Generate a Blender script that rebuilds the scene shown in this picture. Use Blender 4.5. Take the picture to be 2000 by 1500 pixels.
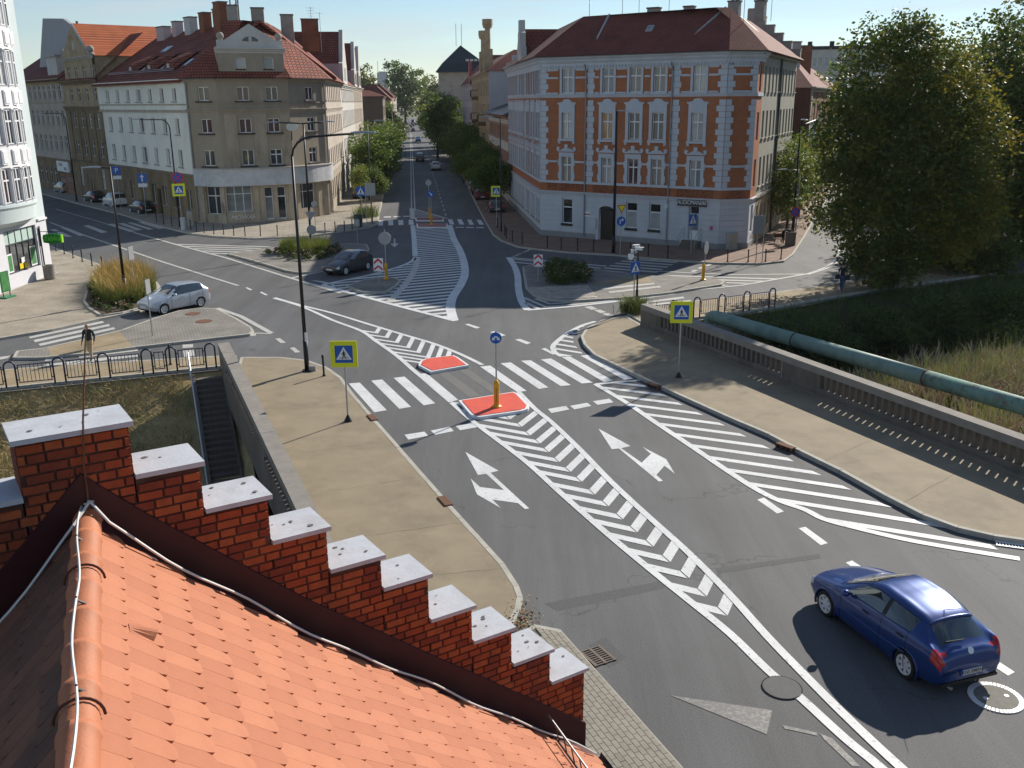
import bpy, bmesh, math, random
import numpy as np
from mathutils import Vector, Matrix, geometry
for _o in list(bpy.data.objects): bpy.data.objects.remove(_o)
SC = bpy.context.scene
COL = SC.collection
rnd = random.Random(11)
rad = math.radians
# ---------------------------------------------------------------- camera
CAMH, PITCH, ROLL, FPX = 11.5, rad(16.7), rad(0.4), 1844.0
_cp, _sp, _cr, _sr = math.cos(PITCH), math.sin(PITCH), math.cos(ROLL), math.sin(ROLL)
R0 = Matrix(((1, 0, 0), (0, -_sp, _cp), (0, -_cp, -_sp))) @ Matrix(((_cr, -_sr, 0), (_sr, _cr, 0), (0, 0, 1)))
cam = bpy.data.cameras.new('camera'); camo = bpy.data.objects.new('camera', cam); COL.objects.link(camo)
_r, _u, _f = R0 @ Vector((1, 0, 0)), R0 @ Vector((0, -1, 0)), R0 @ Vector((0, 0, 1))
camo.matrix_world = Matrix(((_r.x, _u.x, -_f.x, 0), (_r.y, _u.y, -_f.y, 0), (_r.z, _u.z, -_f.z, CAMH), (0, 0, 0, 1)))
cam.sensor_width = 36; cam.lens = FPX / 2000 * 36; cam.clip_start = .1; cam.clip_end = 20000
SC.camera = camo
# ---------------------------------------------------------------- daylight
SUN_AZ, SUN_EL = rad(38.2), rad(30.0)       # azimuth clockwise from +y (the view direction)
W = bpy.data.worlds.new('World'); SC.world = W; W.use_nodes = True
wn, wl = W.node_tree.nodes, W.node_tree.links; wn.clear()
sky = wn.new('ShaderNodeTexSky'); sky.sky_type = 'NISHITA'; sky.sun_disc = False
sky.sun_elevation = SUN_EL; sky.sun_rotation = SUN_AZ; sky.altitude = 150; sky.air_density = 1.0; sky.dust_density = 0.0; sky.ozone_density = 3.0
bg = wn.new('ShaderNodeBackground'); bg.inputs['Strength'].default_value = 0.076
# thin high cirrus: a stretched noise on the direction vector
tc = wn.new('ShaderNodeTexCoord'); mp = wn.new('ShaderNodeMapping'); mp.inputs['Scale'].default_value = (3.0, 2.0, 26.0); mp.inputs['Rotation'].default_value = (0.03, 0.05, 0)
nz = wn.new('ShaderNodeTexNoise'); nz.inputs['Scale'].default_value = 1.6; nz.inputs['Detail'].default_value = 7; nz.inputs['Roughness'].default_value = .55
mr = wn.new('ShaderNodeMapRange'); mr.inputs['From Min'].default_value = .47; mr.inputs['From Max'].default_value = .78; mr.inputs['To Max'].default_value = .55
mx = wn.new('ShaderNodeMix'); mx.data_type = 'RGBA'; mx.inputs[7].default_value = (6.2, 6.5, 6.8, 1)
ow = wn.new('ShaderNodeOutputWorld')
wl.new(tc.outputs['Generated'], mp.inputs['Vector']); wl.new(mp.outputs[0], nz.inputs['Vector']); wl.new(nz.outputs['Fac'], mr.inputs['Value'])
wl.new(mr.outputs[0], mx.inputs[0]); wl.new(sky.outputs[0], mx.inputs[6]); wl.new(mx.outputs[2], bg.inputs['Color']); wl.new(bg.outputs[0], ow.inputs[0])
sl = bpy.data.lights.new('sun', 'SUN'); sl.energy = 4.9; sl.angle = rad(.53); sl.color = (1, .93, .82)
so = bpy.data.objects.new('sun', sl); COL.objects.link(so)
sdir = Vector((math.sin(SUN_AZ) * math.cos(SUN_EL), math.cos(SUN_AZ) * math.cos(SUN_EL), math.sin(SUN_EL)))
so.rotation_euler = sdir.to_track_quat('Z', 'Y').to_euler(); so.location = (40, 40, 60)
vs = SC.view_settings
SC.display_settings.display_device = 'sRGB'; vs.view_transform = 'Standard'; vs.look = 'None'; vs.exposure = 0.5; vs.gamma = 1; vs.use_curve_mapping = False
SC.cycles.max_bounces = 6; SC.cycles.diffuse_bounces = 3; SC.cycles.transparent_max_bounces = 6
# ---------------------------------------------------------------- helpers
def G(x, y, z=0.0):
    """the point of the level z that the photograph shows at (x, y) of its 2000 x 1500 pixels"""
    d = R0 @ Vector((x - 1000, y - 750, FPX)); t = (z - CAMH) / d.z
    return Vector((t * d.x, t * d.y, z))
def onplane(x, y, A, n):
    d = R0 @ Vector((x - 1000, y - 750, FPX)); o = Vector((0, 0, CAMH)); t = (Vector(A) - o).dot(n) / d.dot(n)
    return o + t * d
class MB:
    def __init__(s): s.v, s.f, s.m = [], [], []
    def add(s, vs_, fs, mi=0):
        b = len(s.v); s.v += [tuple(p) for p in vs_]; s.f += [tuple(i + b for i in f) for f in fs]; s.m += [mi] * len(fs); return s
    def quad(s, a, b, c, d, mi=0): return s.add([a, b, c, d], [(0, 1, 2, 3)], mi)
    def box(s, x0, x1, y0, y1, z0, z1, mi=0):
        return s.add([(x0, y0, z0), (x1, y0, z0), (x1, y1, z0), (x0, y1, z0), (x0, y0, z1), (x1, y0, z1), (x1, y1, z1), (x0, y1, z1)],
                     [(3, 2, 1, 0), (4, 5, 6, 7), (0, 1, 5, 4), (1, 2, 6, 5), (2, 3, 7, 6), (3, 0, 4, 7)], mi)
    def obox(s, c, u, v, w, mi=0):
        c, u, v, w = Vector(c), Vector(u), Vector(v), Vector(w)
        P = [c + a * u + b * v + d * w for d in (-1, 1) for a, b in ((-1, -1), (1, -1), (1, 1), (-1, 1))]
        return s.add(P, [(3, 2, 1, 0), (4, 5, 6, 7), (0, 1, 5, 4), (1, 2, 6, 5), (2, 3, 7, 6), (3, 0, 4, 7)], mi)
    def prism(s, poly, z0, z1, mi=0, ms=None, bottom=True):
        poly = ccw([tuple(p[:2]) for p in poly]); n = len(poly); ms = mi if ms is None else ms
        tris = geometry.tessellate_polygon([[Vector((*p, 0)) for p in poly]])
        T = []
        for t in tris:
            a, b, c = (Vector(poly[i]) for i in t)
            T.append(t if (b - a).cross(c - a) > 0 else t[::-1])
        s.add([(*p, z1) for p in poly], T, mi)
        if bottom: s.add([(*p, z0) for p in poly], [t[::-1] for t in T], ms)
        s.add([(*p, z0) for p in poly] + [(*p, z1) for p in poly], [(i, (i + 1) % n, n + (i + 1) % n, n + i) for i in range(n)], ms)
        return s
    def flat(s, poly, z, mi=0):
        poly = ccw([tuple(p[:2]) for p in poly]); T = []
        for t in geometry.tessellate_polygon([[Vector((*p, 0)) for p in poly]]):
            a, b, c = (Vector(poly[i]) for i in t); T.append(t if (b - a).cross(c - a) > 0 else t[::-1])
        return s.add([(*p, z) for p in poly], T, mi)
    def plate(s, poly, y0, y1, mi=0):
        """outline in x,z given a thickness from y0 (front) to y1 (back)"""
        t = MB().prism(poly, 0, 1, mi); 
        for i, (x, z, k) in enumerate(t.v): t.v[i] = (x, y1 + (y0 - y1) * k, z)
        return s.add(t.v, t.f, mi)
    def tube(s, pts, r, n=8, mi=0, caps=True):
        pts = [Vector(p) for p in pts]; rs = r if isinstance(r, (list, tuple)) else [r] * len(pts); V, F = [], []
        ref = None
        for i, p in enumerate(pts):
            t = (pts[min(i + 1, len(pts) - 1)] - pts[max(i - 1, 0)]).normalized()
            if ref is None: ref = t.orthogonal().normalized()
            ref = (ref - ref.dot(t) * t).normalized(); b = t.cross(ref)
            V += [p + rs[i] * (math.cos(2 * math.pi * k / n) * ref + math.sin(2 * math.pi * k / n) * b) for k in range(n)]
        for i in range(len(pts) - 1):
            for k in range(n):
                a, c = i * n + k, i * n + (k + 1) % n; F.append((a, c, c + n, a + n))
        if caps: F += [tuple(range(n))[::-1], tuple(range((len(pts) - 1) * n, len(pts) * n))]
        return s.add(V, F, mi)
    def cyl(s, x, y, z0, z1, r, n=12, mi=0, r1=None): return s.tube([(x, y, z0), (x, y, z1)], [r, r if r1 is None else r1], n, mi)
    def lathe(s, prof, x=0, y=0, n=16, mi=0, caps=True):
        V = [(x + max(r, 1e-4) * math.cos(6.28318 * k / n), y + max(r, 1e-4) * math.sin(6.28318 * k / n), z) for r, z in prof for k in range(n)]
        F = [(i * n + k, i * n + (k + 1) % n, (i + 1) * n + (k + 1) % n, (i + 1) * n + k) for i in range(len(prof) - 1) for k in range(n)]
        if caps: F += [tuple(range(n))[::-1], tuple(range((len(prof) - 1) * n, len(prof) * n))]
        return s.add(V, F, mi)
    def ball(s, c, r, n=8, mi=0, sz=1):
        k = max(4, n // 2)
        return s.tube([(c[0], c[1], c[2] - sz * r * math.cos(math.pi * i / k)) for i in range(k + 1)], [max(1e-4, r * math.sin(math.pi * i / k)) for i in range(k + 1)], n, mi, False)
    def disc(s, c, nrm, r, n=20, mi=0, t=.01):
        c, nrm = Vector(c), Vector(nrm).normalized()
        return s.tube([c - nrm * t / 2, c + nrm * t / 2], r, n, mi)
    def mesh(s, name, mats, smooth=False):
        me = bpy.data.meshes.new(name); me.from_pydata(s.v, [], s.f)
        for m in (mats if isinstance(mats, (list, tuple)) else [mats]): me.materials.append(m)
        if len(me.materials) > 1: me.polygons.foreach_set('material_index', s.m)
        if smooth: me.polygons.foreach_set('use_smooth', [True] * len(me.polygons))
        me.update(); return me
    def build(s, name, mats, parent=None, loc=(0, 0, 0), rz=0, smooth=False):
        return O(name, s.mesh(name, mats, smooth), parent, loc, rz)
def ccw(p):
    p = list(p); a = sum(p[i][0] * p[(i + 1) % len(p)][1] - p[(i + 1) % len(p)][0] * p[i][1] for i in range(len(p)))
    return p if a > 0 else p[::-1]
def O(name, me, parent=None, loc=(0, 0, 0), rz=0, mat=None):
    o = bpy.data.objects.new(name, me); COL.objects.link(o); o.parent = parent; o.location = loc; o.rotation_euler = (0, 0, rz)
    if mat: o.material_slots[0].link = 'OBJECT'; o.material_slots[0].material = mat
    return o
def tag(o, label, cat, group=None):
    o['label'] = label; o['category'] = cat
    if group: o['group'] = group
    return o
def struct(o, kind='structure', label=None):
    o['kind'] = kind
    if label: o['label'] = label
    return o
def thing(name, label, cat, loc=(0, 0, 0), rz=0, group=None):
    return tag(O(name, None, None, loc, rz), label, cat, group)
def kids(o): return [c for c in bpy.data.objects if c.parent == o]
def dup(o, loc=None, rz=None, label=None, parent=None, tree=None):
    tree = tree if tree is not None else {}
    c = o.copy(); COL.objects.link(c)
    if parent: c.parent = parent
    if loc is not None: c.location = loc
    if rz is not None: c.rotation_euler = (0, 0, rz)
    if label: c['label'] = label
    for k in o.children: dup(k, parent=c)
    return c
ORD = ['first', 'second', 'third', 'fourth', 'fifth', 'sixth', 'seventh', 'eighth', 'ninth', 'tenth', 'eleventh', 'twelfth', 'thirteenth', 'fourteenth', 'fifteenth', 'sixteenth']
# ---------------------------------------------------------------- materials
def M(name, col, rough=.8, var=.15, scale=3., bump=0., bscale=30., metal=0., spec=.4, coat=0., dirt=None, dscale=.6, damt=.5, stretch=(1, 1, 1)):
    m = bpy.data.materials.new(name); m.use_nodes = True; N, L = m.node_tree.nodes, m.node_tree.links
    b = N['Principled BSDF']; b.inputs['Roughness'].default_value = rough; b.inputs['Metallic'].default_value = metal
    b.inputs['Specular IOR Level'].default_value = spec; b.inputs['Coat Weight'].default_value = coat; b.inputs['Coat Roughness'].default_value = .04
    b.inputs['Base Color'].default_value = (*col, 1)
    m.diffuse_color = (*col, 1)
    if not (var or bump or dirt): return m
    t = N.new('ShaderNodeTexCoord'); mp = N.new('ShaderNodeMapping'); mp.inputs['Scale'].default_value = stretch; L.new(t.outputs['Object'], mp.inputs[0])
    out = None
    if var:
        n = N.new('ShaderNodeTexNoise'); n.inputs['Scale'].default_value = scale; n.inputs['Detail'].default_value = 6; n.inputs['Roughness'].default_value = .65; L.new(mp.outputs[0], n.inputs[0])
        r = N.new('ShaderNodeMapRange'); r.inputs[1].default_value = .25; r.inputs[2].default_value = .75; r.inputs[3].default_value = 1 - var; r.inputs[4].default_value = 1 + var; L.new(n.outputs[0], r.inputs[0])
        x = N.new('ShaderNodeMix'); x.data_type = 'RGBA'; x.blend_type = 'MULTIPLY'; x.inputs[0].default_value = 1; x.inputs[6].default_value = (*col, 1); L.new(r.outputs[0], x.inputs[7]); out = x.outputs[2]
    if dirt:
        n = N.new('ShaderNodeTexNoise'); n.inputs['Scale'].default_value = dscale; n.inputs['Detail'].default_value = 8; n.inputs['Roughness'].default_value = .7; L.new(mp.outputs[0], n.inputs[0])
        r = N.new('ShaderNodeMapRange'); r.inputs[1].default_value = .48; r.inputs[2].default_value = .72; r.inputs[4].default_value = damt; L.new(n.outputs[0], r.inputs[0])
        x = N.new('ShaderNodeMix'); x.data_type = 'RGBA'; L.new(r.outputs[0], x.inputs[0])
        if out: L.new(out, x.inputs[6])
        else: x.inputs[6].default_value = (*col, 1)
        x.inputs[7].default_value = (*dirt, 1); out = x.outputs[2]
    if out: L.new(out, b.inputs['Base Color'])
    if bump:
        n = N.new('ShaderNodeTexNoise'); n.inputs['Scale'].default_value = bscale; n.inputs['Detail'].default_value = 4; L.new(mp.outputs[0], n.inputs[0])
        bp = N.new('ShaderNodeBump'); bp.inputs['Strength'].default_value = bump; bp.inputs['Distance'].default_value = .03; L.new(n.outputs[0], bp.inputs['Height']); L.new(bp.outputs[0], b.inputs['Normal'])
    return m
def Mbrick(name, c1, c2, mortar, bw, bh, ms=.012, axes='xz', rough=.85, bump=.4, offset=.5, big=.2, rot=0):
    """brick bond drawn on object coordinates; axes says which two of them lie in the surface"""
    m = bpy.data.materials.new(name); m.use_nodes = True; N, L = m.node_tree.nodes, m.node_tree.links; b = N['Principled BSDF']; b.inputs['Roughness'].default_value = rough; b.inputs['Specular IOR Level'].default_value = .3
    t = N.new('ShaderNodeTexCoord'); s = N.new('ShaderNodeSeparateXYZ'); c = N.new('ShaderNodeCombineXYZ'); L.new(t.outputs['Object'], s.inputs[0])
    L.new(s.outputs[axes[0].upper()], c.inputs['X']); L.new(s.outputs[axes[1].upper()], c.inputs['Y'])
    mp = N.new('ShaderNodeMapping'); mp.inputs['Rotation'].default_value = (0, 0, rot); L.new(c.outputs[0], mp.inputs[0])
    k = N.new('ShaderNodeTexBrick'); k.inputs['Scale'].default_value = 1; k.inputs['Brick Width'].default_value = bw; k.inputs['Row Height'].default_value = bh; k.inputs['Mortar Size'].default_value = ms; k.offset = offset
    k.inputs['Color1'].default_value = (*c1, 1); k.inputs['Color2'].default_value = (*c2, 1); k.inputs['Mortar'].default_value = (*mortar, 1); k.inputs['Bias'].default_value = -.1; L.new(mp.outputs[0], k.inputs['Vector'])
    n = N.new('ShaderNodeTexNoise'); n.inputs['Scale'].default_value = .7; n.inputs['Detail'].default_value = 7; L.new(t.outputs['Object'], n.inputs[0])
    r = N.new('ShaderNodeMapRange'); r.inputs[1].default_value = .3; r.inputs[2].default_value = .7; r.inputs[3].default_value = 1 - big; r.inputs[4].default_value = 1 + big; L.new(n.outputs[0], r.inputs[0])
    x = N.new('ShaderNodeMix'); x.data_type = 'RGBA'; x.blend_type = 'MULTIPLY'; x.inputs[0].default_value = 1; L.new(k.outputs[0], x.inputs[6]); L.new(r.outputs[0], x.inputs[7]); L.new(x.outputs[2], b.inputs['Base Color'])
    if bump:
        inv = N.new('ShaderNodeMath'); inv.operation = 'SUBTRACT'; inv.inputs[0].default_value = 1; L.new(k.outputs['Fac'], inv.inputs[1])
        bp = N.new('ShaderNodeBump'); bp.inputs['Strength'].default_value = bump; bp.inputs['Distance'].default_value = .015; L.new(inv.outputs[0], bp.inputs['Height']); L.new(bp.outputs[0], b.inputs['Normal'])
    return m
def Masphalt():
    m = bpy.data.materials.new('asphalt'); m.use_nodes = True; N, L = m.node_tree.nodes, m.node_tree.links; b = N['Principled BSDF']; b.inputs['Roughness'].default_value = .78; b.inputs['Specular IOR Level'].default_value = .35
    t = N.new('ShaderNodeTexCoord')
    def noise(s, d=5, r=.6, sc=(1, 1, 1)):
        mp = N.new('ShaderNodeMapping'); mp.inputs['Scale'].default_value = sc; mp.inputs['Rotation'].default_value = (0, 0, -.38); L.new(t.outputs['Object'], mp.inputs[0])
        n = N.new('ShaderNodeTexNoise'); n.inputs['Scale'].default_value = s; n.inputs['Detail'].default_value = d; n.inputs['Roughness'].default_value = r; L.new(mp.outputs[0], n.inputs[0]); return n.outputs[0]
    def rng(v, a, b_, c, d):
        r = N.new('ShaderNodeMapRange'); r.inputs[1].default_value, r.inputs[2].default_value, r.inputs[3].default_value, r.inputs[4].default_value = a, b_, c, d; L.new(v, r.inputs[0]); return r.outputs[0]
    def mul(a, b_):
        x = N.new('ShaderNodeMath'); x.operation = 'MULTIPLY'; L.new(a, x.inputs[0]); L.new(b_, x.inputs[1]); return x.outputs[0]
    g = mul(mul(rng(noise(.12, 6), .3, .7, .84, 1.18), rng(noise(28, 3, .8), .3, .7, .72, 1.3)), rng(noise(.8, 6, .7, (1, .07, 1)), .35, .65, .82, 1.14))
    # fine cracks: thin dark lines where a distorted cell border runs
    vo = N.new('ShaderNodeTexVoronoi'); vo.feature = 'DISTANCE_TO_EDGE'; vo.inputs['Scale'].default_value = .16
    ad = N.new('ShaderNodeVectorMath'); ad.operation = 'ADD'; nn = N.new('ShaderNodeTexNoise'); nn.inputs['Scale'].default_value = .9; nn.inputs['Detail'].default_value = 5; L.new(t.outputs['Object'], nn.inputs[0]); sc = N.new('ShaderNodeVectorMath'); sc.operation = 'SCALE'; sc.inputs['Scale'].default_value = 1.6; L.new(nn.outputs['Color'], sc.inputs[0]); L.new(t.outputs['Object'], ad.inputs[0]); L.new(sc.outputs[0], ad.inputs[1]); L.new(ad.outputs[0], vo.inputs[0])
    cr = rng(vo.outputs['Distance'], 0, .006, .62, 1); msk = rng(noise(.25, 2), .5, .56, 0, 1)
    mm = N.new('ShaderNodeMix'); mm.inputs[2].default_value = 1; L.new(msk, mm.inputs[0]); L.new(cr, mm.inputs[3])
    g = mul(g, mm.outputs[0])
    x = N.new('ShaderNodeMix'); x.data_type = 'RGBA'; x.blend_type = 'MULTIPLY'; x.inputs[0].default_value = 1; x.inputs[6].default_value = (.100, .101, .103, 1); L.new(g, x.inputs[7]); L.new(x.outputs[2], b.inputs['Base Color'])
    bp = N.new('ShaderNodeBump'); bp.inputs['Strength'].default_value = .35; bp.inputs['Distance'].default_value = .012; L.new(noise(70, 2), bp.inputs['Height']); L.new(bp.outputs[0], b.inputs['Normal'])
    return m
def Mpaint(name, col, worn):
    """road paint, worn through to the asphalt in specks"""
    m = M(name, col, .6, .16, .7); N, L = m.node_tree.nodes, m.node_tree.links; b = N['Principled BSDF']
    t = N.new('ShaderNodeTexCoord'); n = N.new('ShaderNodeTexNoise'); n.inputs['Scale'].default_value = 9; n.inputs['Detail'].default_value = 9; n.inputs['Roughness'].default_value = .8; L.new(t.outputs['Object'], n.inputs[0])
    r = N.new('ShaderNodeMapRange'); r.inputs[1].default_value = worn; r.inputs[2].default_value = worn + .09; L.new(n.outputs[0], r.inputs[0])
    x = N.new('ShaderNodeMix'); x.data_type = 'RGBA'; x.inputs[7].default_value = (.13, .127, .124, 1); src = b.inputs['Base Color'].links[0].from_socket
    L.new(r.outputs[0], x.inputs[0]); L.new(src, x.inputs[6]); L.new(x.outputs[2], b.inputs['Base Color'])
    return m
def Mleaf(name, c, c2, trans=.35, var=.5):
    m = bpy.data.materials.new(name); m.use_nodes = True; N, L = m.node_tree.nodes, m.node_tree.links; b = N['Principled BSDF']; b.inputs['Roughness'].default_value = .55; b.inputs['Specular IOR Level'].default_value = .25
    t = N.new('ShaderNodeTexCoord'); n = N.new('ShaderNodeTexNoise'); n.inputs['Scale'].default_value = .9; n.inputs['Detail'].default_value = 5; n.inputs['Roughness'].default_value = .75; L.new(t.outputs['Object'], n.inputs[0])
    r = N.new('ShaderNodeMapRange'); r.inputs[1].default_value = .3; r.inputs[2].default_value = .7; L.new(n.outputs[0], r.inputs[0])
    x = N.new('ShaderNodeMix'); x.data_type = 'RGBA'; x.inputs[6].default_value = (*c, 1); x.inputs[7].default_value = (*c2, 1); L.new(r.outputs[0], x.inputs[0]); L.new(x.outputs[2], b.inputs['Base Color'])
    tr = N.new('ShaderNodeBsdfTranslucent'); L.new(x.outputs[2], tr.inputs[0]); mi = N.new('ShaderNodeMixShader'); mi.inputs[0].default_value = trans; L.new(b.outputs[0], mi.inputs[1]); L.new(tr.outputs[0], mi.inputs[2]); L.new(mi.outputs[0], N['Material Output'].inputs[0])
    return m
ASPHALT = Masphalt()
PAINT = Mpaint('road_paint', (.60, .61, .61), .555); PAINT_OLD = Mpaint('road_paint_old', (.47, .46, .43), .545); PAINT_FADED = Mpaint('road_paint_faded', (.24, .23, .21), .42); PAINT_GHOST = Mpaint('road_paint_ghost', (.15, .14, .125), .52)
KERB = M('kerb_concrete', (.40, .38, .33), .85, .2, 2, .2, 40)
TAN = M('tan_pavement', (.262, .214, .143), .85, .16, .9, .2, 60, dirt=(.17, .138, .095), dscale=.5, damt=.8)
TANB = Mbrick('tan_block_paving', (.30, .235, .145), (.34, .27, .17), (.19, .15, .10), .22, .11, .012, 'xy')
GRAYB = Mbrick('grey_block_paving', (.23, .215, .19), (.27, .25, .22), (.12, .11, .10), .22, .11, .014, 'xy', rot=.4)
HERR = Mbrick('beige_block_paving', (.31, .27, .215), (.36, .31, .25), (.20, .175, .14), .22, .11, .012, 'xy', rot=.9)
REDB = Mbrick('red_block_paving', (.24, .15, .11), (.28, .19, .14), (.13, .09, .07), .22, .11, .012, 'xy', rot=-.3)
SLABS = Mbrick('pavement_slabs', (.30, .265, .215), (.34, .30, .245), (.16, .14, .115), .5, .5, .012, 'xy', rot=.25)
REDPAINT = M('red_island_paint', (.66, .085, .045), .6, .12, 3, dirt=(.42, .06, .04), dscale=2, damt=.5)
WHITEP = M('white_paint', (.74, .75, .76), .5, .08, 4)
YELLOWP = M('yellow_plastic', (.72, .36, .015), .4, .08, 4)
CONC = M('weathered_concrete', (.155, .132, .108), .9, .25, 1.2, .35, 22, dirt=(.075, .063, .052), dscale=1.0, damt=.7, stretch=(1, 1, .4))
CONCTOP = M('concrete_top', (.235, .215, .19), .9, .2, 2, .3, 25, dirt=(.2, .18, .15), dscale=1.5, damt=.6)
CONCL = M('pale_concrete', (.40, .38, .34), .85, .2, 2, .2, 30)
STEELB = M('dark_blue_steel', (.012, .022, .055), .4, .1, 5, spec=.5)
BLACKM = M('black_metal', (.012, .012, .014), .45, .1, 5)
GALV = M('galvanised_steel', (.38, .39, .40), .45, .12, 6, metal=.6)
GREYP = M('grey_sign_back', (.33, .34, .35), .5, .1, 5, metal=.3)
RUST = M('rusty_iron', (.14, .065, .035), .9, .3, 12, .3, 40)
DARK = M('dark_void', (.01, .01, .011), .9, 0)
# glass and what hangs behind it
def Mpane(name, c, rough=.06): return M(name, c, rough, .35, 1.3, spec=.6, coat=.4)
PANES = [Mpane('pane_dark', (.018, .022, .028)), Mpane('pane_dim', (.045, .05, .055)), Mpane('pane_curtain', (.36, .37, .37)), Mpane('pane_blind', (.17, .155, .13)), Mpane('pane_red', (.07, .025, .03)), Mpane('pane_amber', (.36, .19, .06)), Mpane('pane_grey', (.20, .225, .24))]
FRAMEW = M('white_window_frame', (.72, .73, .74), .45, .05, 5)
ROOFDK = Mbrick('dark_red_roof', (.165, .045, .032), (.195, .056, .038), (.065, .021, .017), .3, .25, .02, 'xy', bump=.5)
# ================================================================= ground, roads, pavements
def world(px, z=0): return [G(x, y, z) for x, y in px]
fb = [Vector((-140, -9)), Vector((-21.4, 37.7)), Vector((-13.0, 41.0)), Vector((-12.35, 40.4)), Vector((6.9, 48.4)), Vector((8.4, 49.3)), Vector((14.9, 52.6)), Vector((22.5, 57.6)), Vector((42, 68)), Vector((140, 112))]   # the far bank's edge
nbk = [Vector((-140, -38)), Vector((-6.5, 19.0)), Vector((15.0, 27.0)), Vector((140, 78))]              # the near bank's edge
mb = MB().flat([(-2400, -9), *[p[:] for p in fb], (2400, 112), (2400, 2600), (-2400, 2600)], -.05)
mb.flat([(-2400, -38), *[p[:] for p in nbk], (2400, 78), (2400, -1500), (-2400, -1500)], -.05)
GROUNDM = M('bare_ground', (.16, .15, .10), .95, .3, .08, dirt=(.07, .10, .035), dscale=.03, damt=.8)
struct(mb.build('ground', GROUNDM))
# the carriageway: junction, bridge deck and the two streets that leave it
road = [(-60, -30), (-8.2, 15), (-6.6, 19.2), (-4.0, 20.2), (-12.3, 40.3), (-13.0, 40.9), (-21.4, 37.6), (-60, 22.5), (-75, 90), (-75, 165), (-40, 135), (-16, 100), (-17.5, 118), (-75, 700), (-62, 700), (-1.5, 118), (2, 80), (20, 74), (45, 140), (52, 138), (46, 70), (24, 58.2), (14.9, 52.5), (8.4, 49.2), (6.9, 48.3), (16.6, 26.4), (24, 29), (60, -30)]
struct(MB().flat(road, 0).build('road', ASPHALT))
# bridge girder under the deck, with its end walls
g = MB(); d1, d2 = Vector((-12.45, 40.5)), Vector((-4.1, 20.1)); e1, e2 = Vector((7.0, 48.35)), Vector((16.7, 26.3))
g.prism([d1 + Vector((-.25, .1)), d2 + Vector((-.25, -.1)), e2 + Vector((.25, -.1)), e1 + Vector((.25, .1))], -1.3, -.12)
struct(g.build('bridge_deck', CONC))
def slope(name, edge, off, z, mat, n=14):
    """a bank falling from an edge line by z over the horizontal offset, broken into an uneven sheet"""
    b = MB(); V = []; e = []
    for i in range(len(edge) - 1):
        k = max(1, int((edge[i + 1] - edge[i]).length / 1.5)); k = min(k, 40)
        e += [edge[i].lerp(edge[i + 1], j / k) for j in range(k)]
    e.append(edge[-1]); r = random.Random(5)
    for p in e:
        for j in range(n + 1):
            t = j / n; jj = r.uniform(-.14, .14) if 0 < j < n else 0
            V.append((p.x + off[0] * t, p.y + off[1] * t, -.06 + z * (t ** .85) + jj))
    m = n + 1
    b.add(V, [(i * m + j, i * m + j + 1, (i + 1) * m + j + 1, (i + 1) * m + j) for i in range(len(e) - 1) for j in range(n)])
    return struct(b.build(name, mat, smooth=True))
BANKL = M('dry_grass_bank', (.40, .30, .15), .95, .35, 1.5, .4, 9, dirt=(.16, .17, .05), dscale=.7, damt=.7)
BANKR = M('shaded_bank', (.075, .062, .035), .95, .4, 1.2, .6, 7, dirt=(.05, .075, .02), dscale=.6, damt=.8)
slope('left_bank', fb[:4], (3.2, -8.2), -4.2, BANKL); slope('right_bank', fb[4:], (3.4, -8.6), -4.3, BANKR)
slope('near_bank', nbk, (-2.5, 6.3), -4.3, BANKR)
WATER = M('dark_water', (.012, .016, .014), .08, 0, spec=.6, bump=.15, bscale=3)
struct(MB().flat([(-140, -30), (-140, -14), (140, 106), (140, 84)], -4.25).build('water', WATER))
# ---- pavements: a kerb ring around a paved top
def inset(poly, d):
    n = len(poly); out = []
    for i in range(n):
        a, b, c = (Vector(poly[j % n][:2]) for j in (i - 1, i, i + 1))
        e1, e2 = (b - a).normalized(), (c - b).normalized(); n1, n2 = Vector((-e1.y, e1.x)), Vector((-e2.y, e2.x)); h = (n1 + n2)
        h = h.normalized() if h.length > .2 else n1
        out.append(b + h * min(d / max(.35, h.dot(n1)), 2 * d))
    return out
def pavement(name, pts, mat, h=.13, kerb=.14, kmat=None, label=None, thing_=None):
    pts = ccw([tuple(Vector(p[:2])) for p in pts])
    root = struct(MB().prism(inset(pts, kerb * .9), -.1, h - .006, 0, bottom=False).build(name, mat), label=label)
    k = MB(); inn = inset(pts, kerb); n = len(pts)
    per = []
    for i in range(n):
        a, b, c, d = pts[i], pts[(i + 1) % n], inn[(i + 1) % n], inn[i]; L = (Vector(b) - Vector(a)).length; q = max(1, int(L / 1.0))
        for j in range(q):     # one kerbstone a metre, a joint between them
            t0, t1 = (j + .006) / q, (j + .994) / q; f = lambda u, v, t: tuple(Vector(u).lerp(Vector(v), t)[:])
            P = [f(a, b, t0), f(a, b, t1), f(d, c, t1), f(d, c, t0)]; w = h + rnd.uniform(-.003, .003)
            k.add([(*p, -.1) for p in P[:2]] + [(*p, w) for p in P], [(0, 1, 3, 2), (2, 3, 4, 5)])
    k.build('kerb', kmat or KERB, root); return root
def pp(px, h=.13): return [G(x, y, h) for x, y in px]
kerbL = [(1001, 1222), (1016, 1190), (1021, 1165), (1013, 1143), (985, 1100), (880, 985), (735, 820), (690, 768), (668, 737), (640, 717), (600, 703), (548, 697), (470, 697)]
rootL = pavement('left_bridge_pavement', [*pp(kerbL), Vector((-12.2, 40.2)), Vector((-4.0, 20.1)), Vector((-3.3, 17.6)), Vector((-.8, 17.2))], TAN)
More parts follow.
